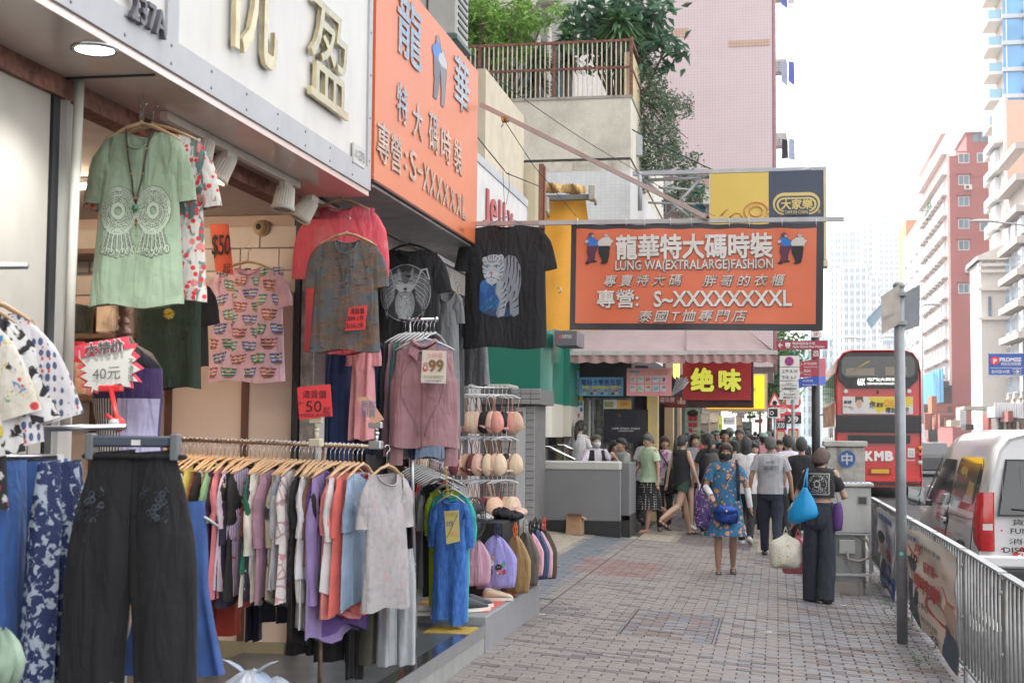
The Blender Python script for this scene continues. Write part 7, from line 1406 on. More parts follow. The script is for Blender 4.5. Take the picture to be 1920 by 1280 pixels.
p=P(1617,938,Y=CY-.003);b=MB();b.box(p.x-.06,CY-.006,p.z-.055,p.x+.06,CY-.001,p.z+.055,0);b.box(p.x-.045,CY-.009,p.z-.04,p.x+.045,CY-.0065,p.z+.04,1);b.bd_('window_plate',[GALV,M('smoked_glass',(.05,.05,.055),.15)],cbn)
p=P(1590,1025,Y=CY);b=MB();b.cbox(p.x-.10,CY-.0,p.z-.08,p.x+.08,CY+.045,p.z+.08,.008);b.bd_('cover_plate',M('cover_pale',(.38,.39,.38),.5,dirt=.3),cbn)
b=MB();b.path([P(1589,1034,Y=CY-.01),P(1590,1048,Y=CY-.03),P(1610,1052,Y=CY-.02),P(1628,1046,Y=CY-.01),P(1632,1030,Y=CY),P(1625,1012,Y=CY+.03),P(1600,1001,Y=CY+.05)],.016,8);b.path([P(1589,1046,Y=CY-.02),P(1591,1060,Y=CY-.02),P(1600,1076,Y=CY-.01)],.004,6);b.bd_('conduit',M('conduit_grey',(.30,.29,.27),.5),cbn)
b=MB();p=P(1577,950,Y=CY-.01);b.ell(p,(.018,.018,.018),10,6);b.bd_('lock',GALV,cbn)
cb2=tg_('concrete_cabinet','tall weathered switch cabinet with a round blue emblem behind the steel one','cabinet',(1,17.7,-.1));a,c=P(1549,837,Y=17.6),P(1622,900,Y=17.6)
b=MB();b.cbox(a.x,17.6,zb,c.x,18.1,a.z,.012);b.bd_('housing',M('weathered_cabinet',(.36,.35,.325),.8,var=.2,scale=14,dirt=.9,bump=.3),cb2);b=MB();b.cbox(a.x-.03,17.56,a.z+.002,c.x+.03,18.14,a.z+.07,.01);b.bd_('lid',M('weathered_lid',(.42,.41,.38),.8,dirt=.6),cb2)
p=P(1588,860,Y=17.59);b=MB();b.tube(p,p-V((0,.003,0)),.10,n=28,sm=False);b.bd_('round_emblem',M('emblem_blue',(.03,.09,.28),.6,var=.3,scale=20,dirt=.3),cb2);T('中',cb2,p-V((0,.004,0)),(1,0,0),(0,0,1),.13,.14,M('emblem_white',(.45,.45,.45),.6,dirt=.4),bold=.03)
b=MB();cv=None
for k in range(5):q=P(1577+9*k,903,Y=16.92);b.path([q+V((0,0,-.01)),q+V((.03,0,.012)),q+V((.06,0,-.008))],.003,4)
b.bd_('marker_scribble',M('blue_print',(.05,.12,.40),.5),cb2)
for i,(u,v)in enumerate(((1650,1105),(1672,1150),(1700,1180),(1735,1250))):
 p=G(u,v);t=tg_('kerb_weed',['tuft of weeds behind the traffic cabinet','grass tuft under the blue and white banner','small weed at the foot of the steel post','weed under the cream banner'][i],'weed',p,0,'weeds along the railing');b=MB();lfc_(b,[p+V((RR(i*9+k).gauss(0,.05),RR(i*7+k).gauss(0,.07),.03+.05*(k%3)))for k in range(12)],80,.045,.14,-.8,RR(i),spread=.02);stuff(b.bd_('blades',LM,t))
dp=tg_('direction_post','black post with maroon and blue pedestrian direction boards','sign post',(0,0,0));DY=26;x=P(1530,830,Y=DY).x;DY_=DY
BKM=M('black_post',(.02,.02,.022),.4);b=MB();b.tube((x,DY,gg(x,DY)),(x,DY,P(1530,615,Y=DY).z),.075,n=16);b.bd_('post',BKM,dp)
MRN=M('maroon_board',(.38,.035,.07),.45);BLB=M('blue_board',(.02,.07,.42),.45)
def dboard(pts,Y,mat):b=MB();b.slab([P(u,v,Y=Y+dy)for u,v,dy in pts],(0,.04,0),1);return b.bd_('direction_board',mat,dp)
dboard(((1455,639,0),(1552,638,0),(1552,654,0),(1456,655,0)),25.85,MRN);TP('鴨寮街跳蚤市場',dp,1486,641,1528,646.5,25.84,WHITE,bold=.01);TP('Apliu Street Flea Market',dp,1486,647.5,1546,653,25.84,WHITE,bold=.02);TP('←',dp,1459,642,1468,652,25.84,WHITE,bold=.04)
p=P(1477,647,Y=25.84);b=MB();b.cbox(p.x-.045,25.83,p.z-.025,p.x+.045,25.84,p.z+.045,.004);b.box(p.x-.03,25.83,p.z-.05,p.x+.03,25.838,p.z-.03);b.bd_('stall_symbol',WHITE,dp)
dboard(((1523,656,0),(1537,655,0),(1537,669,0),(1523,672,0)),25.85,MRN);TP('昌',dp,1525,657,1535,668,25.84,WHITE)
dboard(((1500,678,0),(1534,672,0),(1534,705,0),(1500,708,0)),25.8,MRN);dboard(((1497,710,0),(1535,705,0),(1535,721,0),(1498,727,0)),25.8,BLB);dboard(((1537,672,.2),(1548,672,.4),(1548,705,.4),(1537,706,.2)),25.9,MRN);dboard(((1537,706,.2),(1548,705,.4),(1548,721,.4),(1537,722,.2)),25.9,BLB)
for s_,a in(('長沙灣道遊樂場',(1507,679,1531,684)),('Cheung Sha Wan Road',(1507,686,1532,690)),('楓樹街球場',(1507,692,1520,698)),('Maple Street',(1507,700,1521,704)),('深水埗政府合署',(1505,711,1524,716)),('Government Offices',(1505,719,1532,723))):TP(s_,dp,*a,25.79,WHITE)
for v in(683,699):TP('←',dp,1501,v-3,1505,v+2,25.79,WHITE)
board(dp,1520,621,1541,632,25.8,WHITE,'top_plate',.05);TP('步',dp,1526,622,1535,630,25.79,TAGR)
ps=tg_('parking_sign','white no stopping sign with peak hours under a green cap','road sign',(0,0,0));PYY=29;x=P(1487,800,Y=PYY).x;b=MB();b.tube((x,PYY+.05,gg(x,PYY)),(x,PYY+.05,P(1487,666,Y=PYY).z),.035,n=12);b.bd_('post',GALV,ps);b=MB();b.ell((x,PYY+.05,P(1487,662,Y=PYY).z),(.05,.05,.06),12,8);b.bd_('cap',M('green_cap',(.02,.16,.10),.5),ps)
for v0,v1 in((667,687),(688.5,713),(714.5,733),(734.5,749)):board(ps,1462,v0,1499,v1,PYY,WHITE,'plate',.02)
p=P(1480,677,Y=PYY-.005);b=MB();b.tube(p,p-V((0,.004,0)),.092,n=24,sm=False);b.bd_('disc_rim',TAGR,ps);b=MB();b.tube(p-V((0,.005,0)),p-V((0,.008,0)),.072,n=24,sm=False);b.bd_('disc',BLB,ps)
b=MB()
for s_ in(-1,1):b.obox(p-V((0,.010,0)),(1,0,s_),(-s_,0,1),(0,1,0),.15,.018,.003)
b.bd_('cross',TAGR,ps)
for s_,a in(('上午 8-10',(1465,692,1495,699)),('下午 5-7',(1465,704,1493,711)),('Except\nGeneral Holidays',(1465,717,1494,724)),('公眾假期例外',(1465,726,1494,731)),('Except',(1470,737,1492,741)),('專利巴士',(1468,743,1494,747))):TP(s_,ps,*a,PYY-.006,INKB,bold=.01)
def busstop(label,u,v,vb,Y,r_px,route,ur,vr,plate=True):
 t=tg_('bus_stop_sign',label,'bus stop sign',(0,0,0),0,'bus stop signs');p=P(u,v,Y=Y);R_=abs(P(u+r_px,v,Y=Y).x-p.x);b=MB();b.tube((p.x,Y+.05,gg(p.x,Y)),(p.x,Y+.05,p.z),.03,n=10);b.bd_('post',GALV,t)
 b=MB();b.tube(p+V((0,.02,0)),p-V((0,.0,0)),R_,n=28,sm=False);b.bd_('disc',TAGR,t);b=MB();b.box(p.x-R_*.75,Y-.012,p.z-R_*.42,p.x+R_*.75,Y-.002,p.z+R_*.48);b.bd_('route_plate',WHITE,t);T('58X 58X\n60X',t,p-V((0,.014,-.02)),(1,0,0),(0,0,1),R_*1.2,R_*.65,M('grey_ink2',(.2,.2,.2),.5,var=0));T('巴士站',t,p-V((0,.003,-R_*.7)),(1,0,0),(0,0,1),R_*.8,R_*.2,WHITE)
 a,c=P(ur,vr,Y=Y-.02),P(ur+r_px*2,vr+22,Y=Y-.02);b=MB();b.box(a.x,Y-.03,c.z,c.x,Y-.01,a.z-.06,0);b.box(a.x,Y-.03,a.z-.058,c.x,Y-.01,a.z,1);b.bd_('route_flag',[M('flag_black',(.03,.03,.035),.4),TAGR],t);T(route,t,(a+c)/2-V((0,.012,.03)),(1,0,0),(0,0,1),(c.x-a.x)*.62,(a.z-c.z)*.5,WHITE,bold=.03);T('特快',t,V(((a.x+c.x)/2,Y-.034,a.z-.03)),(1,0,0),(0,0,1),(c.x-a.x)*.3,.04,WHITE)
busstop('round red bus stop disc with the X9 route flag',1486,752,0,31,16,'X9',1471,772);busstop('smaller bus stop disc with the X10 route flag',1466,770,0,35,11,'X10',1453,784)
ts=tg_('camera_warning_sign','triangular warning sign with a black dot above a camera plate','road sign',(0,0,0));Y=34;a=[P(1439,762,Y=Y),P(1467,762,Y=Y),P(1452,734,Y=Y)];b=MB();b.slab(a,(0,.02,0),1);b.bd_('triangle',TAGR,ts);c=sum(a,V())/3;b=MB();b.slab([c+(p-c)*.68-V((0,.004,0))for p in a],(0,.002,0),1);b.bd_('triangle_face',WHITE,ts);b=MB();b.tube(c-V((0,.006,.03)),c-V((0,.010,.03)),.055,n=18,sm=False);b.bd_('dot',INKB,ts)
board(ts,1440,764,1463,783,Y,WHITE,'camera_plate',.02);board(ts,1442,766,1458,781,Y-.01,INKB,'camera_square',.006);b=MB();p=P(1447,774,Y=Y-.012);b.path([p+V((.04*cos(q),0,.04*sin(q)))for q in[2*PI*k/12 for k in range(13)]],.01,5);b.bd_('camera_ring',WHITE,ts);b=MB();x=c.x;b.tube((x,Y+.05,gg(x,Y)),(x,Y+.05,c.z),.03,n=8);b.bd_('post',GALV,ts)
for u0,u1,v0,Y,lb_ in((1478,1497,803,30,'red framed timetable case below the X9 flag'),(1456,1472,805,33,'red framed timetable case below the X10 flag')):
 t=tg_('timetable_case',lb_,'timetable',P((u0+u1)/2,v0,Y=Y));board(t,u0,v0,u1,v0+45,Y,TAGR,'frame',.05);board(t,u0+2,v0+4,u1-2,v0+40,Y-.01,M('timetable_paper',(.5,.48,.36),.5,var=.2,scale=20),'paper',.008)
 # ======== double-decker bus
RED=M('bus_red',(.58,.025,.02),.28,coat=.5,var=.03,scale=1);BKB=M('bus_black',(.016,.017,.02),.35);BGL=M('bus_glass',(.025,.03,.03),.06,.0,var=.2,scale=2,coat=.4)
BY=43.0;bx0,bx1=P(1567,800,Y=BY).x,P(1729,800,Y=BY).x;bzr=-.20+rise(BY);BH=4.36;bus=tg_('double_decker_bus','red double-decker bus seen from behind with route 66X on its rear display','bus',((bx0+bx1)/2,BY,bzr));BL_=12
cx=(bx0+bx1)/2;hw=(bx1-bx0)/2
def bring(y,sh=0,dz=0):return[(cx+x*(1-sh),y,bzr+z-dz*(z>3))for x,z in((-hw,.32),(-hw,3.7),(-hw+.06,4.05),(-hw+.22,4.27),(-hw+.5,4.36),(hw-.5,4.36),(hw-.22,4.27),(hw-.06,4.05),(hw,3.7),(hw,.32))]
b=MB();b.rings([bring(BY+.10,.05,.10),bring(BY+.02,.02,.03),bring(BY+.12),bring(BY+BL_-.1),bring(BY+BL_,.04)],0,True,False);b.bd_('body',RED,bus)
def bb(u0,v0,u1,v1,mat,name,off=.0,th=.03,parent=None,r_=.0):
 a,c=P(u0,v0,Y=BY-off),P(u1,v1,Y=BY-off);b=MB()
 if r_:b.rings([[(x,y,z)for x,z in((a.x+r_,c.z),(c.x-r_,c.z),(c.x,c.z+r_),(c.x,a.z-r_),(c.x-r_,a.z),(a.x+r_,a.z),(a.x,a.z-r_),(a.x,c.z+r_))]for y in(BY-off,BY-off+th)],0,True)
 else:b.box(a.x,BY-off,c.z,c.x,BY-off+th,a.z)
 return b.bd_(name,mat,parent or bus)
bb(1572,661,1722,727,BKB,'upper_surround',.05,.12,r_=.25);w_=bb(1578,668,1716,707,BGL,'upper_window',.07,.02,r_=.12);bb(1586,690,1640,703,M('seat_beige',(.25,.22,.17),.5),'seat_row',.082,.01,w_);bb(1660,688,1700,703,M('seat_beige',(.25,.22,.17),.5),'seat_row',.082,.01,w_)
p,q=P(1598,695,Y=BY-.085),P(1630,677,Y=BY-.085);b=MB();b.tube(p,q,.012);b.bd_('grab_pole',M('yellow_pole',(.6,.4,.02),.4),w_)
TP('66X',bus,1608,709,1622,722,BY-.06,M('display_text',(.8,.8,.75),.4,emit=(1,1,.9),es=.9,var=0),bold=.01);TP('屯門(大興邨)',bus,1626,708,1684,715,BY-.06,M('display_text',(.8,.8,.75),.4));TP('TUEN MUN (TAI HING ESTATE)',bus,1625,717,1685,722,BY-.06,M('display_text',(.8,.8,.75),.4))
for u in(1586,1705):p=P(u,733,Y=BY-.01);b=MB();b.tube(p+V((0,.03,0)),p-V((0,.02,0)),.06,n=16,sm=False);b.bd_('round_lamp',M('clear_lamp',(.5,.5,.5),.1,coat=.5),bus)
p=P(1646,735,Y=BY-.01);b=MB();b.ell(p,(.03,.03,.05),10,6);b.bd_('rear_camera',BLACK,bus)
a,c=P(1580,743,Y=BY-.03),P(1712,776,Y=BY-.03);cv=Canvas(150,44,(.58,.58,.55),.3);cv.poly([(.36,1),(1,1),(1,.35),(.8,0),(.5,0)],(.62,.50,.05));cv.poly([(.62,.25),(1,.5),(1,0),(.5,0)],(.58,.58,.55));cv.ell(.235,.45,.10,.38,(.58,.56,.53));cv.ell(.235,.62,.045,.30,(.50,.33,.26));cv.poly([(.18,.95),(.29,.95),(.30,.62),(.26,.82),(.21,.80),(.175,.6)],(.10,.06,.05));cv.ell(.235,.96,.058,.14,(.10,.06,.05));cv.poly([(.13,.0),(.18,.30),(.29,.30),(.35,.0)],(.55,.55,.58));cv.ell(.13,.30,.03,.1,(.50,.33,.26))
cvm_(cv,lambda x,y:(a.x+(c.x-a.x)*x,BY-.035,c.z+(a.z-c.z)*y),'advert_panel',bus,local=False,rough=.4)
for s_,bx,cl in(('新碗',(1582,750,1597,757),INKB),('MY LAI',(1582,761,1596,764),INKB),('你',(1630,751,1642,765),INKB),('最想',(1643,754,1656,763),INKB),('CHURRY',(1658,749,1700,762),M('advert_orange',(.75,.22,.02),.5,var=0)),('嚟試試吧',(1660,763,1704,774),INKB)):TP(s_,bus,*bx,BY-.045,cl,bold=.02,shear=.15)
def grille(v0,v1,u0,u1,n):
 o=bb(u0,v0,u1,v1,BKB,'grille',.03,.05)
 for k in range(n):v=v0+3+(v1-v0-6)*k/max(1,n-1);bb(u0+3,v-.8,u1-3,v+.8,M('slat_dark',(.05,.05,.055),.35),'slat',.055,.02,o)
grille(778,811,1570,1726,8);grille(815,831,1590,1707,5)
for s_ in(-1,1):x=cx+s_*hw*.97;b=MB();b.box(x-.02,BY-.02,P(1600,811,Y=BY).z,x+.02,BY+.5,P(1600,777,Y=BY).z);b.bd_('side_vent_band',BKB,bus)
for s_,bx in(('K',(1622,845,1637,864)),('M',(1639,845,1657,864)),('B',(1659,845,1675,864))):TP(s_,bus,*bx,BY-.005,WHITE,bold=.06,thick=.01)
bb(1629,877,1671,889,M('plate_surround',(.3,.02,.02),.4),'plate_recess',.015,.02);bb(1634,879,1667,887,M('yellow_plate',(.62,.38,.03),.4),'number_plate',.025,.015)
TP('VOLVO',bus,1697,861,1716,864,BY-.01,WHITE,bold=.02);bb(1702,840,1715,857,WHITE,'sticker',.01,.01);TP('小心\n車速',bus,1704,842,1713,855,BY-.015,M('grey_ink2',(.2,.2,.2),.5,var=0))
for v,cl in((840,(.55,.2,.02)),(853,(.45,.02,.02)),(867,(.45,.42,.42))):
 for u in(1572,1725):p=P(u,v,Y=BY-.02);b=MB();b.ell(p,(.075,.03,.07),14,8);b.bd_('tail_lamp',M('lamp_%d'%v,cl,.15,coat=.6),bus)
bb(1570,892,1727,903,RED,'bumper',.05,.15,r_=.04);bb(1573,903.5,1724,909,BKB,'lower_skirt',.02,.2)
for x in(bx0+.18,bx1-.18):
 for yy in(BY+2.3,BY+9.5):b=MB();b.tube((x-.14,yy,bzr+.49),(x+.14,yy,bzr+.49),.49,n=26,sm=False);w_=b.bd_('wheel',M('tyre',(.02,.02,.02),.9),bus)
 b=MB();b.tube((x-.14,BY+.9,bzr+.3),(x+.14,BY+.9,bzr+.3),.30,n=20);
for lz0,lz1 in((1.35,2.05),(2.85,3.65)):
 b=MB();b.box(bx0-.012,BY+.5,bzr+lz0,bx0-.003,BY+BL_-.5,bzr+lz1);s_=b.bd_('side_window',BGL,bus)
 for k in range(7):b=MB();y=BY+.5+k*1.62;b.box(bx0-.02,y,bzr+lz0,bx0-.0125,y+.05,bzr+lz1);b.bd_('mullion',BKB,s_)
b=MB();b.box(bx0-.010,BY+1.0,bzr+2.1,bx0-.004,BY+BL_-.8,bzr+2.8);b.bd_('side_advert',MP('side_advert_print',(.55,.10,.03),[('blobs',(.7,.45,.05),1.2,.5),('blobs',(.6,.55,.5),2,.6)],.4),bus)
b=MB();b.path([(bx0,BY+BL_-.3,bzr+2.6),(bx0-.25,BY+BL_-.2,bzr+2.55),(bx0-.33,BY+BL_-.2,bzr+2.2)],.025,6);b.cbox(bx0-.42,BY+BL_-.25,bzr+1.75,bx0-.24,BY+BL_-.13,bzr+2.2,.02);b.bd_('mirror',BKB,bus)
b=MB();b.cbox(bx1+.01,BY+BL_-.6,bzr+1.95,bx1+.35,BY+BL_-.4,bzr+2.75,.05);b.bd_('mirror',BKB,bus)
# ======== white van
WV=M('van_white',(.66,.67,.68),.22,coat=.7,var=.02,scale=1,dirt=.04);VG=M('van_glass',(.02,.025,.03),.04,coat=.6,var=.2,scale=2)
vx,vy=2.17,16.3;vz=-.20;VR=.05;van=tg_('white_van','white pest control van with red and black lettering parked beside the railing','van',(vx,vy,vz),VR)
W_,H_=1.90,2.03
def vsec(y,k_roof=1,sill=.32,inset=0,top=None,belt=1.06):
 t=top or H_;hw=W_/2-inset;r=[]
 prof=[(0,sill),(-.03,.55),(.0,.80),(.03,belt),(.13,belt+(t-belt)*.45),(.21,belt+(t-belt)*.80),(.31,belt+(t-belt)*.94),(.52,t)]
 L_=[(W_/2-hw+p,z)for p,z in prof];R_=[(W_-(W_/2-hw)-p,z)for p,z in reversed(prof)]
 return[(x,y,z)for x,z in L_+R_]
secs=[vsec(.05,inset=.06,top=1.95),vsec(.0,inset=.02,top=1.98,sill=.36),vsec(.10,top=2.01),vsec(.5),vsec(2.6),vsec(3.2,top=1.97),vsec(3.65,top=1.62),vsec(4.05,top=1.28,belt=1.05),vsec(4.6,top=1.05,belt=.95),vsec(4.95,inset=.08,top=.90,belt=.82),vsec(5.08,inset=.22,top=.75,belt=.66)]
b=MB();b.rings(secs,0,True,True);o=b.bd_('body',WV,van,True)
md=o.modifiers.new('edge','EDGE_SPLIT');md.split_angle=rad(40)
def vside(y,z,off=.006):
 belt=1.06
 prof=[(0,.32),(-.03,.55),(.0,.80),(.03,belt),(.13,belt+(H_-belt)*.45),(.21,belt+(H_-belt)*.80),(.31,belt+(H_-belt)*.94),(.52,H_)]
 for i in range(len(prof)-1):
  if z<=prof[i+1][1]:t=(z-prof[i][1])/(prof[i+1][1]-prof[i][1]);return V((prof[i][0]+(prof[i+1][0]-prof[i][0])*t-off,y,z))
 return V((.5,y,z))
def vpatch(pts,mat,name,off=.006,nz=8,parent=None):
 b=MB();vs=[]
 for z,y0,y1 in pts:
  for k in range(9):vs.append(vside(y0+(y1-y0)*k/8,z,off))
 b.add(vs,[(j*9+i,j*9+i+1,(j+1)*9+i+1,(j+1)*9+i)for j in range(len(pts)-1)for i in range(8)],0,True);return b.bd_(name,mat,parent or van,True)
vpatch([(1.10,.55,1.95),(1.14,.46,2.02),(1.3,.44,2.06),(1.5,.46,2.02),(1.66,.52,1.96),(1.70,.60,1.88)],VG,'side_window',.008);vpatch([(1.10,2.18,3.75),(1.14,2.12,3.72),(1.3,2.12,3.50),(1.5,2.14,3.22),(1.66,2.2,3.0)],VG,'front_door_window',.008)
b=MB();b.add([vside(3.25,1.62,.01),vside(3.3,1.72,.01),vside(3.9,1.16,.012),vside(3.85,1.08,.012)],[(0,1,2,3)]);b.bd_('quarter_pillar',BLACK,van,True)
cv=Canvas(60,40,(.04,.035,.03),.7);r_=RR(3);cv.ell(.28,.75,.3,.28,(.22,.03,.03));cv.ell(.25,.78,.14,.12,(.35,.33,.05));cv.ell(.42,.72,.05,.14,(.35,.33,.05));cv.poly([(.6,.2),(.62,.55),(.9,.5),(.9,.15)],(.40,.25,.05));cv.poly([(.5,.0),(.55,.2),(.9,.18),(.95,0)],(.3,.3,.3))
cvm_(cv,lambda x,y:tuple(vside(1.9-1.3*x,1.18+.46*y,.012)),'painted_reflection',van,rough=.15)  # street reflection painted as colour on the side window
VI=M('van_black_ink',(.03,.03,.03),.5,var=0);VRD=M('van_red_ink',(.50,.03,.04),.5,var=0)
def vt(s_,yc,z,w,h,mat,bold=0,shear=0):c=vside(yc,z,.012);T(s_,van,c,(0,-1,0),(vside(yc,z+.05)-vside(yc,z-.05)),w,h,mat,bold=bold,shear=shear,local=True)
vt('貨櫃 蟲 消毒殺菌 滅蟲 白蟻防治',1.55,1.02,1.5,.05,VI);vt('FUMIGATION SERVICE TERMITE PEST CONTROL DISINFECTION ANTI BACTERIAL',1.55,.955,1.6,.028,VI);vt('ASIA PEST CONTROL LTD',2.35,.74,1.5,.10,VRD,.01);vt('亞洲滅蟲公司',1.9,.58,1.1,.12,VI,.02);vt('ANTIBACTERIAL COATING',1.12,.72,.7,.035,VI,0,.3);vt('抗菌塗層',1.2,.80,.45,.035,VI,0,.3);vt('亞',2.75,1.0,.22,.2,VRD,.02)
b=MB();b.box(.008,2.08,.92,.012-.03,2.24,.99)if False else b.cbox(-.035,2.06,.90,.005,2.26,.95,.01);b.bd_('door_handle',WV,van,True);b=MB();b.add([vside(2.02,.86,.008),vside(2.30,.86,.008),vside(2.30,1.0,.008),vside(2.02,1.0,.008)],[(0,1,2,3)]);b.bd_('handle_recess',BLACK,van,True)
b=MB()
for y in(2.10,.42):b.path([vside(y,z,.004)for z in(.4,.6,.8,1.0,1.08)],.005,5)
b.bd_('door_seam',BLACK,van,True);b=MB();b.path([vside(y,1.02,.012)for y in(.45,1,1.6,2.0)],.008,5);b.bd_('slide_rail',M('rail_grey',(.2,.2,.2),.5),van,True)  # plain grey line along the sliding door
REAR=-.0
b=MB();b.add([(.20,-.005,1.08),(W_-.20,-.005,1.08),(W_-.30,.045,1.70),(.30,.045,1.70)],[(0,1,2,3)]);b.bd_('rear_seal',BLACK,van,True)
b=MB();b.add([(.22,-.018,1.10),(W_-.22,-.018,1.10),(W_-.32,.03,1.68),(.32,.03,1.68)],[(0,1,2,3)]);b.bd_('rear_window',VG,van,True)
for sx_ in(0,1):
 X=lambda x:x if sx_==0 else W_-x
 b=MB();b.add([(X(a_),y_,z_)for z_,k_ in((.70,.0),(.80,1),(1.0,1.1),(1.2,.9),(1.34,.2))for a_,y_ in((.02-.055*k_+.02*(z_-.7),.15),(.0-.045*k_+.03*(z_-.7),.0),(.03,-.03-.025*k_),(.14,-.035-.012*k_),(.17,-.0))],[(i*5+j,i*5+j+1,i*5+j+6,i*5+j+5)for i in range(4)for j in range(4)],0,True);tl=b.bd_('tail_lamp',M('tail_red',(.42,.012,.015),.12,coat=.8,var=.15,scale=20),van,True)
 b=MB();b.add([(X(.035),-.062,.93),(X(.14),-.052,.93),(X(.14),-.052,1.0),(X(.035),-.063,1.0)],[(0,1,2,3)]);b.bd_('reverse_lens',M('pale_lens',(.55,.5,.5),.12,coat=.6),tl,True)
b=MB();b.cbox(-.02,-.09,.30,W_+.02,.1,.52,.03);b.bd_('bumper',M('bumper_black',(.03,.03,.032),.6),van,True);b=MB();b.cbox(-.02,-.08,.525,W_+.02,.1,.66,.025);b.bd_('bumper_top',WV,van,True)
def vr(s_,xc,z,w,h,mat,bold=0,name='lettering'):T(s_,van,(xc,-.028,z),(1,0,0),(0,0,1),w,h,mat,bold=bold,local=True,name=name)
vr('貨櫃薰蒸',.62,1.02,.55,.07,VI,.01);vr('FUMIGATION',.64,.925,.62,.06,VI,.02);vr('消毒殺菌',.62,.815,.62,.065,VI,.01);vr('DISINFECTION',.64,.72,.78,.06,VI,.02);vr('“ASIA”',.62,.40+.03,.0001,.0001,VRD)
vr('ASIA',.70,.555,.50,.05,VRD,.01);vr('亞洲',.62,.46,.40,.0001,VRD)
cv=Canvas(40,40);pts=[(.5+.5*cos(PI/2+k*PI/5)*(1 if k%2==0 else .72),.5+.5*sin(PI/2+k*PI/5)*(1 if k%2==0 else .72))for k in range(10)];b=MB();b.slab([(.34+.22*x,-.022,.56+.0+.22*y-.02)for x,y in pts][::-1],(0,-.004,0),1);b.bd_('red_star_emblem',VRD,van,True);T('亞',van,(.45,-.030,.65),(1,0,0),(0,0,1),.10,.10,WHITE,local=True,bold=.01)
for z in(.93,.73):b=MB();b.ell((.24,-.025,z),(.012,.004,.012),10,6);b.bd_('red_dot',VRD,van,True)
b=MB();b.box(.25,-.03,1.25,.255,-.02,1.6)
for k in range(9):b.box(.45+.08*k,-.0+.004*k*0,1.2,.453+.08*k,.005,1.62)
b.bd_('wire_grid',M('grid_grey',(.25,.25,.25),.5),van,True);b=MB();b.path([(1.0,-.04,1.12),(.6,-.045,1.14),(.35,-.04,1.16)],.01,5);b.bd_('rear_wiper',BLACK,van,True)
for y in(.95,3.98):
 for x in(.1,W_-.1):b=MB();b.tube((x-.11,y,.33),(x+.11,y,.33),.33,n=26,sm=False);wh=b.bd_('wheel',M('tyre',(.02,.02,.02),.9),van,True);b=MB();b.tube((x-.12 if x<1 else x+.12,y,.33),(x-.105 if x<1 else x+.105,y,.33),.2,n=20,sm=False);b.bd_('rim',STEEL,wh,True)
 b=MB();b.path([(-.035,y+.40*cos(q),.33+.40*sin(q))for q in[PI*k/14 for k in range(15)]],.035,6,flat=.7);b.rings([[(-.022,y+.385*cos(q),.33+.385*sin(q))for q in[PI*k/14 for k in range(15)]]],0,False);b.add([(-.024,y+.385*cos(q),.33+.385*sin(q))for q in[PI*k/14 for k in range(15)]],[tuple(range(15))],0);b.bd_('wheel_arch',M('arch_dark',(.012,.012,.012),.8),van,True)
b=MB();b.cbox(-.26,3.30,1.02,-.06,3.46,1.27,.035);mm_=b.bd_('mirror',WV,van,True);b=MB();b.box(-.285,3.292,1.04,-.09,3.298,1.28);b.bd_('mirror_glass',M('mirror_glass',(.25,.27,.28),.03,1,var=0),mm_,True);b=MB();b.cbox(-.1,3.36,1.03,.06,3.44,1.10,.01);b.bd_('mirror_arm',BLACK,van,True)
def smallcar(name,label,x,y,col,L=4.4,W=1.75,H=1.45):
 t=tg_(name,label,'car' if H<1.7 else 'van',(x,y,-.20+rise(y)),0,'far traffic');b=MB();S=lambda yy,hw,z0,z1,zi:[(-hw,yy,z0),(-hw,yy,zi),(-hw*.78,yy,z1),(hw*.78,yy,z1),(hw,yy,zi),(hw,yy,z0)]
 b.rings([S(0,W/2*.9,.3,.8,.75),S(.1,W/2,.25,.95,.85),S(.6,W/2,.25,H*.97,.9),S(2.2,W/2,.25,H,.9),S(3.0,W/2,.25,1.0,.88),S(L-.1,W/2,.25,.8,.75),S(L,W/2*.9,.3,.7,.65)],0,True,False);b.bd_('body',M('car_'+label.split()[0],col,.25,coat=.6),t,True)
 b=MB();b.add([(-W*.38,.33,.98),(W*.38,.33,.98),(W*.34,.60,H*.94),(-W*.34,.60,H*.94)],[(0,1,2,3)]);b.bd_('rear_window',BGL,t,True)
 for sx_ in(-1,1):
  b=MB();b.box(sx_*W*.47-.04,-.01,.7,sx_*W*.47+.04,.06,.85);b.bd_('tail_lamp',TAGR,t,True)
  for yy in(.8,L-.9):b=MB();b.tube((sx_*W*.45-.08,yy,.32),(sx_*W*.45+.08,yy,.32),.32,n=16,sm=False);b.bd_('wheel',M('tyre',(.02,.02,.02),.9),t,True)
smallcar('parked_car','dark grey car just beyond the van roof on the far lane',6.4,62,(.05,.055,.06));smallcar('parked_car','silver blue car ahead of the bus near the stop',1.0+1.6,95,(.2,.26,.3));smallcar('far_van','white van on the far lane beyond the bus mirror',7.2,80,(.5,.5,.5),5,1.9,2.3);smallcar('taxi','red taxi far down the road',10.5,110,(.45,.03,.02))
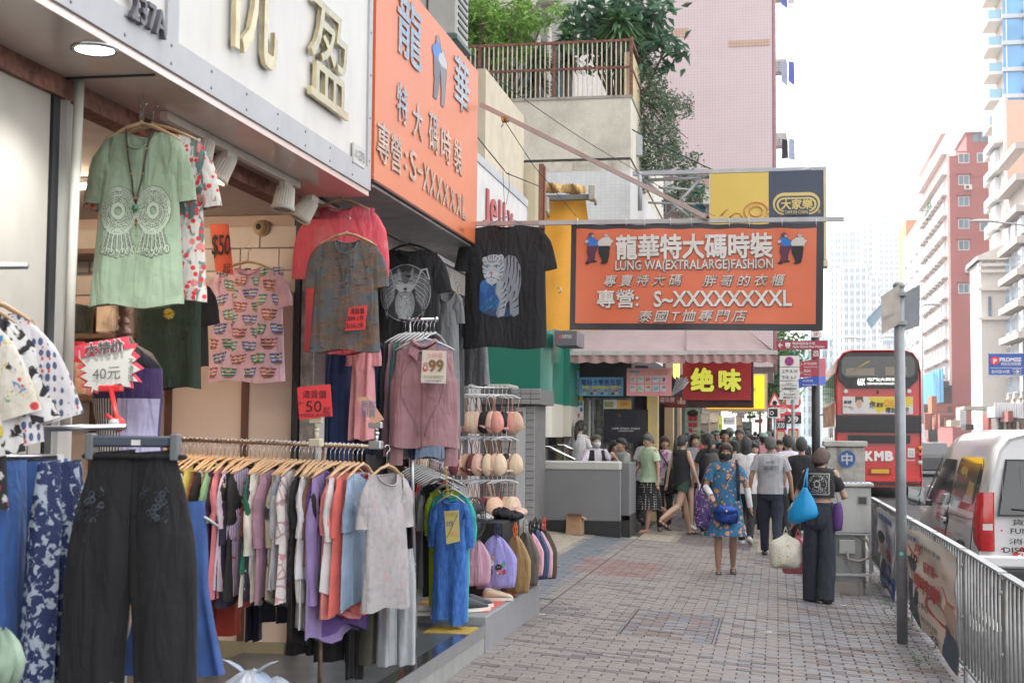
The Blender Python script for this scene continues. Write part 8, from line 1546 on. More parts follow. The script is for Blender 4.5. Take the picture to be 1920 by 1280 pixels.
# ======== right side and far buildings
def fwin_(t,axis,pos,a0,a1,z0,z1,da,dz,w,h,frame,glass,out=.12,sill=None,skip=None,ac=None,seed=0,name='window'):
 """window boxes standing out of a wall; axis 'x': wall at X=pos looking -X, along Y; axis 'y': wall at Y=pos looking -Y, along X"""
 r=RR(seed);na=max(1,int((a1-a0)/da));nz=max(1,int((z1-z0)/dz));k=0;protos={}
 def mk(kind,builder,mats):
  if kind not in protos:q=builder();o=q.bd_(kind,mats,None);protos[kind]=o.data;bpy.data.objects.remove(o)
  return protos[kind]
 for j in range(nz):
  for i in range(na):
   if skip and skip(i,j,r):continue
   a=a0+(i+.5)*(a1-a0)/na;z=z0+j*dz
   def fb():
    q=MB()
    if axis=='x':q.box(-out,-w/2,0,.0,w/2,h)
    else:q.box(-w/2,-out,0,w/2,0,h)
    return q
   def gb_():
    q=MB()
    for s_ in(0,1):
     p0,p1=(-w/2+.06,-.03)if s_==0 else(.03,w/2-.06)
     if axis=='x':q.box(-out-.03,p0,.07,-out-.003,p1,h-.07)
     else:q.box(p0,-out-.03,.07,p1,-out-.003,h-.07)
    return q
   fm=mk(name,fb,frame);gm=mk('pane',gb_,glass);f=bpy.data.objects.new(name,fm);COL.objects.link(f);f.parent=t;MW[f.name]=MW[t.name]
   f.location=V((pos,a,z)if axis=='x' else(a,pos,z))-V(t.location);g=bpy.data.objects.new('pane',gm);COL.objects.link(g);g.parent=f
   if ac and r.random()<ac:
    def ab():
     q=MB()
     if axis=='x':q.box(-.65,-.4,-.55,-.01,.35,-.08);q.box(-.75,-.5,-.62,-.01,.45,-.56)
     else:q.box(-.4,-.65,-.55,.35,-.01,-.08);q.box(-.5,-.75,-.62,.45,-.01,-.56)
     return q
    am=mk('air_conditioner_unit',ab,M('ac_white',(.55,.55,.53),.5,dirt=.3));o=bpy.data.objects.new('air_conditioner_unit',am);COL.objects.link(o);o.parent=t;o.location=f.location+V((0,r.uniform(-.3,.3),0)if axis=='x' else(r.uniform(-.3,.3),0,0))
def block(name,label,x0,x1,y0,y1,z1,mat,z0=0,cat='building',side=None):
 t=tg_(name,label,cat,(x0,y0,z0));b=MB();b.box(x0,y0,z0,x1,y1,z1,0);b.bd_('wall',mat,t);return t
BLG=M('far_glass',(.10,.17,.24),.1,.2,var=.3,scale=.5);WFR=M('far_frame',(.58,.60,.62),.5)
XB=24.5
def Yu(u,X=XB):return P(u,800,X=X).y
def Zv(u,v,X=XB):return P(u,v,X=X).z
RBM=M('maroon_render',(.27,.075,.075),.8,var=.06,scale=.3,dirt=.12);yr=Yu(1786);zr=Zv(1786,282)
rbk=block('maroon_block','tall maroon block with a plain gable of single windows',XB,60,yr,Yu(1736),zr,RBM)
b=MB();b.box(XB-.35,yr-.02,9,XB-.002,Yu(1736),zr+.4);b.bd_('street_face',M('pale_pink_face',(.56,.46,.44),.8,dirt=.3),rbk)
fwin_(rbk,'x',XB-.36,yr+1,Yu(1738),10,zr-2,4.0,2.95,2.6,1.7,WFR,BLG,.35,ac=.8,seed=2)
for j in range(13):
 z=11.6+2.95*j
 b=MB();b.box(XB-1.1,yr+.3,z-2.0,XB-.361,Yu(1738),z-1.85);b.bd_('balcony_slab',M('pale_pink_face',(.56,.46,.44),.8),rbk)
for j,v in enumerate((297,338,378,420,460,541)):
 a=P(1807,v,Y=yr);b=MB();b.box(a.x-.75,yr-.12,a.z-.7,a.x+.75,yr-.022,a.z+.7);f=b.bd_('window',WFR,rbk);b=MB();b.box(a.x-.66,yr-.14,a.z-.6,a.x-.04,yr-.121,a.z+.6);b.box(a.x+.04,yr-.14,a.z-.6,a.x+.66,yr-.121,a.z+.6);b.bd_('pane',BLG,f)
 b=MB();b.box(a.x-1.0,yr-.5,a.z+.85,a.x+1.0,yr-.022,a.z+.95);b.bd_('window_hood',RBM,rbk)
for u,v in((1840,296),(1845,424)):a=P(u,v,Y=yr);b=MB();b.box(a.x-.6,yr-.12,a.z-.7,a.x+.6,yr-.022,a.z+.7);f=b.bd_('window',WFR,rbk);b=MB();b.box(a.x-.5,yr-.14,a.z-.6,a.x+.5,yr-.121,a.z+.6);b.bd_('pane',BLG,f)
for u,v in((1815,352),(1817,507),(1833,507)):a=P(u,v,Y=yr);b=MB();b.cbox(a.x-.55,yr-.6,a.z-.35,a.x+.5,yr-.022,a.z+.35,.03);o=b.bd_('air_conditioner_unit',M('ac_white',(.55,.55,.53),.5,dirt=.3),rbk);b=MB();b.tube((a.x-.15,yr-.6,a.z),(a.x-.15,yr-.63,a.z),.25,n=16,sm=False);b.bd_('fan_grille',BLACK,o)
for z in(yr,):pass
b=MB()
for v in(332,365,440,552):b.box(XB-.1,yr-.05,P(1800,v,Y=yr).z,40,yr-.021,P(1800,v,Y=yr).z+.10)
b.bd_('floor_line',M('maroon_line',(.24,.07,.07),.8),rbk)
b=MB();c0=P(1812,249,Y=yr+3);b.box(c0.x,yr+3,zr,c0.x+9,yr+16,c0.z);b.bd_('roof_hut',RBM,rbk);b=MB();b.box(c0.x-.3,yr+2.7,c0.z,c0.x+9.5,yr+16.3,c0.z+.25);b.bd_('roof_hut_slab',WFR,rbk)
b=MB();a=P(1824,258,Y=yr+2.98)
for k in range(3):b.box(a.x+1.0*k,yr+2.9,a.z-.7,a.x+1.0*k+.85,yr+2.98,a.z+.7)
b.bd_('hut_window',BLG,rbk)
WBM=M('white_block',(.60,.59,.57),.8,dirt=.25)
wb1=block('white_block','narrow white block behind the maroon one with street balconies',XB,50,Yu(1758),Yu(1740),Zv(1760,300),WBM);fwin_(wb1,'x',XB,Yu(1758),Yu(1740),6,Zv(1760,300)-1,5,3,3,1.6,WFR,BLG,.3,ac=.6,seed=5)
wb2=block('white_block','pale block with rooftop plants left of the maroon block',XB-.5,50,Yu(1735),Yu(1700),Zv(1735,400),WBM);fwin_(wb2,'x',XB-.5,Yu(1735),Yu(1703),6,Zv(1735,400)-1,8,3,5,1.6,WFR,BLG,.4,ac=.5,seed=6)
b=MB();p=P(1752,400,X=XB);lfc_(b,[p+V((RR(k).uniform(-1,2),RR(k+50).uniform(-4,4),RR(k+90).uniform(0,1.2)))for k in range(20)],500,.6,.5,0,RR(5),spread=.4);tag(b.bd_('roof_plants',LM),'clump of green plants on the roof edge of the pale block','plant')
onm=MP('orange_netting',(.62,.17,.06),[('waveZ',(.50,.11,.04),.55,.8),('soft',(.66,.30,.16),.6,.6)],.9);a,c=P(1699,412,Y=330),P(1735,800,Y=330);on=tg_('netted_block','building wrapped in orange scaffold netting beyond the white blocks','building',(a.x,330,0));b=MB();b.box(a.x,330,0,c.x+3,350,a.z);b.bd_('netting',onm,on)
for k in range(14):b=MB();z=4+k*3.3;b.box(a.x-.1,329.6,z,c.x+3.2,329.95,z+.25);b.bd_('scaffold_ledger',M('bamboo',(.45,.2,.1),.8),on)
b=MB();a2=P(1722,700,Y=300);b.tube((a2.x,300,0),(a2.x,300,P(1722,622,Y=300).z+12),.25);tag(b.bd_('lamp_column',M('far_post',(.12,.12,.13),.6)),'dark lamp column in front of the orange netted building','lamp post')
yt=Yu(1857);ztw=95;tw=block('balcony_tower','very tall tower of blue glass balconies at the right edge',XB+.2,60,yt-12,yt,ztw,M('peach_tower',(.52,.42,.35),.7,dirt=.1))
b=MB()
a_=P(1880,100,Y=yt-12).x;b.box(a_,yt-12.3,30,60,yt-12.005,ztw);b.bd_('glass_face',M('tower_glass',(.10,.26,.46),.15,.3,var=.3,scale=.25),tw)
for k in range(29):
 z=18+2.95*k
 b=MB();b.box(a_-.1,yt-12.6,z,60,yt-12.301,z+.45);b.bd_('spandrel',M('tower_spandrel',(.40,.45,.50),.5),tw)
 b=MB();b.box(XB-1.3,yt-11.5,z,XB+.2,yt-6.5,z+.3);bal=b.bd_('balcony',M('tower_white',(.60,.60,.58),.5),tw)
 b=MB();b.box(XB-1.3,yt-11.5,z+.301,XB-1.24,yt-6.5,z+1.3);b.box(XB-1.239,yt-11.5,z+.301,XB+.1,yt-11.44,z+1.3);b.bd_('balcony_glass',M('balcony_glass',(.20,.38,.48),.1,.1),bal)
 b=MB();b.box(XB+2.2,yt-13.6,z,XB+4.2,yt-12.61,z+.3);bal=b.bd_('balcony',M('tower_white',(.60,.60,.58),.5),tw);b=MB();b.box(XB+2.2,yt-13.6,z+.301,XB+4.2,yt-13.55,z+1.3);b.bd_('balcony_glass',M('balcony_glass',(.20,.38,.48),.1,.1),bal)
 b=MB()
 for m_ in range(7):b.box(a_+.3+1.9*m_,yt-12.36,z+.5,a_+.42+1.9*m_,yt-12.302,z+2.9)
 b.bd_('mullion',WFR,tw)
XP=23.5;yp=Yu(1893,XP);zp=Zv(1893,180,XP);pk=block('peach_block','peach gable block with rows of air conditioners on its street face',XP,60,yp-1,Yu(1874,XP),zp,M('peach_render2',(.55,.34,.26),.8,dirt=.15))
b=MB();b.box(XP-.3,yp-1,6,XP-.002,Yu(1874,XP),zp+.5);b.bd_('street_face',M('grey_white_face',(.55,.53,.52),.8,dirt=.45),pk);fwin_(pk,'x',XP-.31,yp,Yu(1874,XP),7,zp-2,4.2,2.9,3,1.6,WFR,BLG,.5,ac=1,seed=8)
for k in range(int((zp-8)/2.9)):b=MB();z=8.9+2.9*k;b.box(XP-1.2,yp-.5,z,XP-.311,Yu(1874,XP),z+.5);b.bd_('balcony_slab',M('grey_white_face',(.55,.53,.52),.8,dirt=.45),pk)
XQ=22.8;yq=Yu(1935,XQ);gq=block('grey_street_block','nearer grey tenement with cluttered balconies at the right edge',XQ,60,yq,Yu(1896,XQ),Zv(1900,360,XQ),M('tenement_grey',(.40,.36,.34),.85,dirt=.5));fwin_(gq,'x',XQ,yq,Yu(1897,XQ),6,Zv(1900,360,XQ)-2,3.6,2.9,2.5,1.6,WFR,BLG,.5,ac=1,seed=9)
for k in range(8):b=MB();z=7.9+2.9*k;b.box(XQ-1.1,yq,z,XQ-.005,Yu(1897,XQ),z+.6);b.bd_('balcony_slab',M('tenement_grey',(.40,.36,.34),.85,dirt=.5),gq)
cf=tg_('classical_front','cream classical shop front with pediment and cast lettering','building',(23,140,0));a,c=P(1838,470,Y=150),P(1878,730,Y=150);b=MB();b.box(a.x,150,0,c.x+6,158,a.z-1);b.bd_('wall',M('classical_cream',(.58,.56,.53),.7,dirt=.1),cf)
b=MB();b.add([(a.x-.4,149.6,a.z-1),(c.x+6,149.6,a.z-1),(c.x+6,149.6,a.z+3),(a.x-.4,149.6,a.z-.6),(a.x-.4,158,a.z-1),(c.x+6,158,a.z-1),(c.x+6,158,a.z+3),(a.x-.4,158,a.z-.6)],[(0,1,2,3),(3,2,6,7),(0,3,7,4),(4,7,6,5)]);b.bd_('pediment',M('classical_cream',(.58,.56,.53),.7,dirt=.1),cf)
for v in(500,512,545,600):z=P(1850,v,Y=150).z;b=MB();b.box(a.x-.3,149.5,z,c.x+6,150,z+.3);b.bd_('cornice',M('classical_cream',(.58,.56,.53),.7,dirt=.1),cf)
TP('House Hotel',cf,1843,486,1866,500,149.8,M('grey_ink2',(.2,.2,.2),.5,var=0),bold=.01);b=MB();p,q=P(1853,556,Y=149.9),P(1859,596,Y=149.9);b.box(p.x,149.85,q.z,q.x,149.95,p.z);b.bd_('window',BLG,cf)
hd=tg_('blue_hoarding','blue corrugated hoarding on the first floor past the bus','hoarding',(20,180,8));a,c=P(1727,695,X=22.5),P(1768,762,X=22.5)
b=MB();y0,y1=P(1768,760,X=22.5).y,P(1727,760,X=22.5).y;n=30;zt_,zb_=P(1748,698,X=22.5).z,P(1748,758,X=22.5).z
for k in range(n):yy=y0+(y1-y0)*k/n;b.box(22.4-(.25 if k%2 else 0),yy,zb_,22.6,yy+(y1-y0)/n*.98,zt_)
b.bd_('corrugated_sheet',M('hoarding_blue',(.10,.38,.62),.5,var=.1),hd)
for i,(u0,v0,u1,v1,Y,col,lb_)in enumerate(((1726,757,1820,773,140,(.36,.10,.07),'long red-brown canopy over the far shops'),(1747,742,1757,775,120,(.42,.15,.08),'orange-brown sign board standing on the far canopy'),(1734,775,1745,805,118,(.38,.10,.07),'first red post of the far arcade'),(1755,775,1759,805,119,(.38,.10,.07),'second red post of the far arcade'),(1762,777,1800,800,150,(.30,.09,.07),'red wall under the far canopy'),(1783,787,1800,799,110,(.52,.40,.33),'peach blank board on the far arcade'),(1800,764,1812,800,130,(.5,.5,.5),'white torn poster board on the far arcade'),(1811,795,1826,806,120,(.02,.02,.022),'small black shop sign beyond the van roof'),(1808,761,1864,768,115,(.40,.38,.36),'grey cantilevered roof edge on the right'),(1864,761,1920,782,90,(.50,.54,.58),'glass and white balcony parapet on the right'),(1842,768,1850,806,125,(.55,.53,.50),'white stone column under the classical front'),(1853,775,1866,806,118,(.30,.04,.03),'dark red shop front with a blue post'),(1872,783,1920,806,92,(.18,.15,.14),'dim ground floor shops at the right edge'),(1700,770,1735,812,260,(.42,.38,.34),'pale ground floor shops beyond the bus'),(1890,770,1900,790,88,(.32,.10,.09),'maroon box under the right balcony'))):
 t=tg_('far_arcade_piece',lb_,'shop front',P(u0,v1,Y=Y));a,c=P(u0,v0,Y=Y),P(u1,v1,Y=Y);b=MB();b.box(a.x,Y,c.z,c.x,Y+3,a.z);b.bd_('front',M('arc_%d'%i,tuple(k*.7 for k in col),.6,var=.2,scale=1.5,dirt=.2),t)
 if 'shops' in lb_ or 'wall' in lb_:
  for k in range(6):x=a.x+(c.x-a.x)*k/6;b=MB();b.box(x+.2,Y-.1,c.z,x+(c.x-a.x)/6-.2,Y-.01,c.z+(a.z-c.z)*.7);b.bd_('shop_opening',M('opening_%d'%(k%3),[(.05,.05,.05),(.45,.4,.32),(.2,.1,.08)][k%3],.5),t)
 if 'parapet' in lb_:
  for k in range(12):x=a.x+(c.x-a.x)*k/12;b=MB();b.box(x,Y-.15,c.z,x+.12,Y-.01,a.z+.2);b.bd_('parapet_post',WFR,t)
pr=tg_('blue_street_sign','blue advertising sign board hanging at the right edge','sign',P(1888,684,Y=60));Yp=60;a,c=P(1854,663,Y=Yp),P(1919,703,Y=Yp);b=MB();b.box(a.x,Yp,c.z,c.x,Yp+.2,a.z);b.bd_('board',M('promise_blue',(.02,.10,.42),.4),pr)
b=MB();b.box(a.x-.04,Yp-.02,c.z-.04,c.x+.04,Yp+.22,c.z);b.box(a.x-.04,Yp-.02,a.z,c.x+.04,Yp+.22,a.z+.04);b.box(a.x+.05,Yp-.02,P(1880,690,Y=Yp).z,c.x,Yp-.005,P(1880,689,Y=Yp).z);b.bd_('frame',WFR,pr)
TP('PROMISE',pr,1874,670,1915,678,Yp-.01,WHITE,bold=.04);TP('邦民日本財務',pr,1877,679,1914,685,Yp-.01,WHITE,bold=.01);TP('欽州街45號',pr,1859,693,1893,700,Yp-.01,WHITE,bold=.01);p=P(1865,676,Y=Yp-.01);b=MB();b.tube(p,p-V((0,.02,0)),.17,n=20,sm=False);b.bd_('logo_disc',TAGR,pr);T('P',pr,p-V((-.01,.025,.02)),(1,0,0),(0,0,1),.15,.20,WHITE,bold=.05)
b=MB();p,q=P(1899,692,Y=Yp-.02),P(1914,701,Y=Yp-.02);b.path([(p.x,Yp-.02,q.z),(q.x,Yp-.02,q.z),(q.x,Yp-.02,p.z),(p.x,Yp-.02,p.z),(p.x,Yp-.02,q.z)],.015,4);b.bd_('arrow_box',WHITE,pr);TP('→',pr,1901,693,1912,700,Yp-.02,WHITE,bold=.05)
b=MB();b.tube(P(1921,640,Y=Yp+.1),V((P(1921,640,Y=Yp+.1).x,Yp+.1,0)),.08);b.bd_('post',GALV,pr)
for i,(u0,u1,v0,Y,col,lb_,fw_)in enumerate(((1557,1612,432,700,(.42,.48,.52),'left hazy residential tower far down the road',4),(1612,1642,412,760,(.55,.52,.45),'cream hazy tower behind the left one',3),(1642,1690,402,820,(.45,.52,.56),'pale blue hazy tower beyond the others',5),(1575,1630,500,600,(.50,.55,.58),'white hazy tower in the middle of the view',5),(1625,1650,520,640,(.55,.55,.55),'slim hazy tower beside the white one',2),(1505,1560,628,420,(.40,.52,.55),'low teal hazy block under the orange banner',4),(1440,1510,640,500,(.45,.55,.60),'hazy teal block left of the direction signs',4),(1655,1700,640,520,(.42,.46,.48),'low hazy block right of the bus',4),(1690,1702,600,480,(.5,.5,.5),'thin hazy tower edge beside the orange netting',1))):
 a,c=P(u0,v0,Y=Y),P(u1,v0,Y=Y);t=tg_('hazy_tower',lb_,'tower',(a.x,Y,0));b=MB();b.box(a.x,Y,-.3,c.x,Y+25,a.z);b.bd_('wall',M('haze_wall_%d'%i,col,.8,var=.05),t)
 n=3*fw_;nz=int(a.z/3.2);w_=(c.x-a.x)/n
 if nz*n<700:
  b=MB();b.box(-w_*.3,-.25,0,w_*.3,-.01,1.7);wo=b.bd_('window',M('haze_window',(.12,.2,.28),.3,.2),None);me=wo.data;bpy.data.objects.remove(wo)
  cnt=0;bb_=MB()
  for j in range(nz):
   for k in range(n):
    x,z=a.x+w_*(k+.5),2+3.2*j
    if cnt<280 and z>8:o=bpy.data.objects.new('window',me);COL.objects.link(o);o.parent=t;o.location=V((x,Y,z))-V(t.location);cnt+=1
    else:bb_.box(x-w_*.3,Y-.25,z,x+w_*.3,Y-.01,z+1.7)
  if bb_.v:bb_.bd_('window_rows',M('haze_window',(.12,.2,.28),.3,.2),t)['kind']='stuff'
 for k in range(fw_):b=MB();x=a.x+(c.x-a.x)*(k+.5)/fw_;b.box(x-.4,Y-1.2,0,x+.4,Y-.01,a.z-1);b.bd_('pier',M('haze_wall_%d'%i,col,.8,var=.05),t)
fb_=tg_('footbridge_roof','slanting pale blue ribbed roof of a distant footbridge','footbridge',P(1640,600,Y=200));pts=[P(1625,598,Y=200),P(1656,566,Y=200),P(1660,580,Y=215),P(1634,612,Y=215)];b=MB();b.slab(pts,(0,.4,-.3),1);b.bd_('roof_sheet',M('roof_blue',(.10,.30,.45),.5,var=.2),fb_)
def lamp(label,u0,v0,u1,v1,Y,ub):t=tg_('street_lamp',label,'street lamp',P(u1,v1,Y=Y));p,q=P(u0,v0,Y=Y),P(u1,v1,Y=Y);b=MB();b.tube((q.x,Y,0),q,.09,.06);b.path([q,p],.045,6);b.bd_('post',M('lamp_grey',(.35,.36,.38),.5),t);b=MB();L=.5 if p.x<q.x else-.5;b.ell(p+V((-L*.5,0,0)),(.55,.16,.09),14,8);b.bd_('lamp_head',M('lamp_head_grey',(.50,.50,.50),.4),t)
lamp('grey street lamp arm reaching in from the right edge',1850,414,1935,424,70,0);lamp('distant street lamp with a short arm left of the bus top',1600,633,1625,636,110,0);lamp('second distant street lamp right of the road',1660,631,1650,634,130,0);lamp('small street lamp above the bus roof',1740,570,1728,573,90,0)
cf2=tg_('cafe_sign','yellow and dark blue projecting restaurant sign with an oval gold logo','sign',P(1440,405,Y=24.8));Yc=24.8;YM=M('cafe_yellow',(.66,.47,.09),.35,var=.05,scale=1);NB=M('cafe_navy',(.03,.045,.085),.35)
a,m_,c=P(1333,326,Y=Yc),P(1441,326,Y=Yc),P(1547,486,Y=Yc);b=MB();b.box(a.x,Yc,c.z,m_.x,Yc+.35,a.z);b.bd_('yellow_panel',YM,cf2);b=MB();b.box(m_.x+.002,Yc,c.z,c.x-.02,Yc+.35,a.z+.02);b.bd_('navy_panel',NB,cf2)
b=MB();b.box(c.x-.018,Yc-.02,c.z,c.x+.03,Yc+.37,a.z+.02);b.box(a.x-.03,Yc-.02,c.z,a.x-.002,Yc+.37,a.z);b.box(c.x-.03,Yc-.02,c.z-.12,c.x+.05,Yc+.37,c.z-.01);b.bd_('cream_frame',M('cream_frame',(.58,.50,.35),.5),cf2)
b=MB();b.box(P(1185,320,Y=Yc).x,Yc+.1,a.z+.03,c.x+.04,Yc+.22,a.z+.10);b.tube(P(1215,338,Y=Yc+.2),P(1330,332,Y=Yc+.2),.03);b.tube(P(1245,410,Y=Yc+.2),P(1318,330,Y=Yc+.2),.028);b.tube(P(1205,335,Y=Yc+.2),P(1290,405,Y=Yc+.2),.028);b.tube(P(1235,352,Y=Yc+.2),P(1300,356,Y=Yc+.2),.02);b.tube(P(1215,380,Y=Yc+.2),P(1305,383,Y=Yc+.2),.02);b.tube(P(1200,322,Y=Yc+.1),P(1200,395,Y=Yc+.1),.04);b.tube(P(1520,316,Y=Yc+.1),P(1490,322,Y=Yc+.1),.03);b.bd_('support_truss',M('truss_grey',(.38,.40,.43),.45,.3),cf2)
GLD=M('logo_gold',(.62,.48,.16),.4,var=.03)
def stad(u0,v0,u1,v1,Y,mat,th):p,q=P(u0,v0,Y=Y),P(u1,v1,Y=Y);r_=(p.z-q.z)/2;b=MB();pts=[(p.x+r_-r_*sin(t),Y,q.z+r_+r_*cos(t))for t in[PI*k/12 for k in range(13)]]+[(q.x-r_+r_*sin(t),Y,q.z+r_-r_*cos(t))for t in[PI*k/12 for k in range(13)]];b.slab(pts,(0,-th,0),1);return b.bd_('oval_logo',mat,cf2)
stad(1449,362,1538,402,Yc-.002,GLD,.01);stad(1453,368,1534,398,Yc-.014,NB,.004);stad(1456,371,1531,396,Yc-.020,GLD,.003);stad(1460,374,1527,393.5,Yc-.025,NB,.003)
b=MB();p,q=P(1470,392,Y=Yc-.03),P(1517,403,Y=Yc-.03);b.box(p.x,Yc-.033,q.z,q.x,Yc-.029,p.z);b.bd_('logo_gap',NB,cf2)
TP('大家樂',cf2,1464,374,1524,392,Yc-.032,GLD,bold=.03);TP('CAFE DE CORAL',cf2,1472,395,1516,400,Yc-.036,GLD,bold=.01);TP('®',cf2,1533,393,1539,400,Yc-.01,GLD)
b=MB();p=P(1430,398,Y=Yc-.005)
def circ(c,r_,w_=.02):b.path([c+V((r_*cos(q),0,r_*.8*sin(q)))for q in[2*PI*k/24 for k in range(25)]],w_,5)
circ(P(1418,396,Y=Yc-.005),.20);circ(P(1418,396,Y=Yc-.005),.11);b.path([P(1352,404,Y=Yc-.005),P(1362,394,Y=Yc-.005),P(1366,388,Y=Yc-.005)],.015,5);b.path([P(1368,408,Y=Yc-.005),P(1378,399,Y=Yc-.005),P(1388,400,Y=Yc-.005),P(1392,408,Y=Yc-.005)],.015,5);b.bd_('swirl_print',M('swirl_orange',(.62,.32,.10),.5,var=0),cf2)
# ======== people
SKINS=[M('skin_light',(.46,.29,.21),.5,var=.05),M('skin_tan',(.36,.21,.14),.5,var=.05)]
HAIRB=M('hair_black',(.014,.012,.012),.5,var=.4,scale=60,bump=1,bscale=120);HAIRG=M('hair_grey',(.075,.072,.07),.6,var=.5,scale=60,bump=1,bscale=120);HAIRR=M('hair_brown',(.05,.024,.016),.5,var=.4,scale=60,bump=1,bscale=120)
def remesh(o,size):
 md=o.modifiers.new('r','REMESH');md.mode='VOXEL';md.voxel_size=size;md.use_smooth_shade=True
 dg=bpy.context.evaluated_depsgraph_get();me=bpy.data.meshes.new_from_object(o.evaluated_get(dg));old=o.data;o.modifiers.clear();o.data=me;me.materials.clear();me.materials.append(old.materials[0]);bpy.data.meshes.remove(old)
 n=len(me.vertices);co=np.empty(n*3,'f');me.vertices.foreach_get('co',co);co=co.reshape(-1,3);ne=len(me.edges);ed=np.empty(ne*2,'i');me.edges.foreach_get('vertices',ed);ed=ed.reshape(-1,2)
 deg=np.bincount(ed.ravel(),minlength=n).astype('f')[:,None]
 for _ in range(3):
  s_=np.zeros_like(co);np.add.at(s_,ed[:,0],co[ed[:,1]]);np.add.at(s_,ed[:,1],co[ed[:,0]]);co=co*.4+.6*s_/np.maximum(deg,1)
 me.vertices.foreach_set('co',co.ravel());me.polygons.foreach_set('use_smooth',[True]*len(me.polygons));me.update()
def cap(b,p,q,r0,r1,n=10,k=2):
 p,q=V(p),V(q);d=(q-p);L=d.length or 1e-4;d=d/L;pts=[p-d*r0*.8,p-d*r0*.4,p]+[p+(q-p)*(i/k)for i in range(1,k)]+[q,q+d*r1*.4,q+d*r1*.8];rs=[r0*.5,r0*.88,r0]+[r0+(r1-r0)*(i/k)for i in range(1,k)]+[r1,r1*.88,r1*.5];b.path(pts,rs,n)
def ering(c,rx,ry,n=24,tilt=0,fold=0,kf=9,ph=0):return[(c[0]+rx*cos(q)*(1+fold*sin(kf*q+ph)),c[1]+ry*sin(q)*(1+fold*sin(kf*q+ph)),c[2])for q in[2*PI*k/n for k in range(n)]]
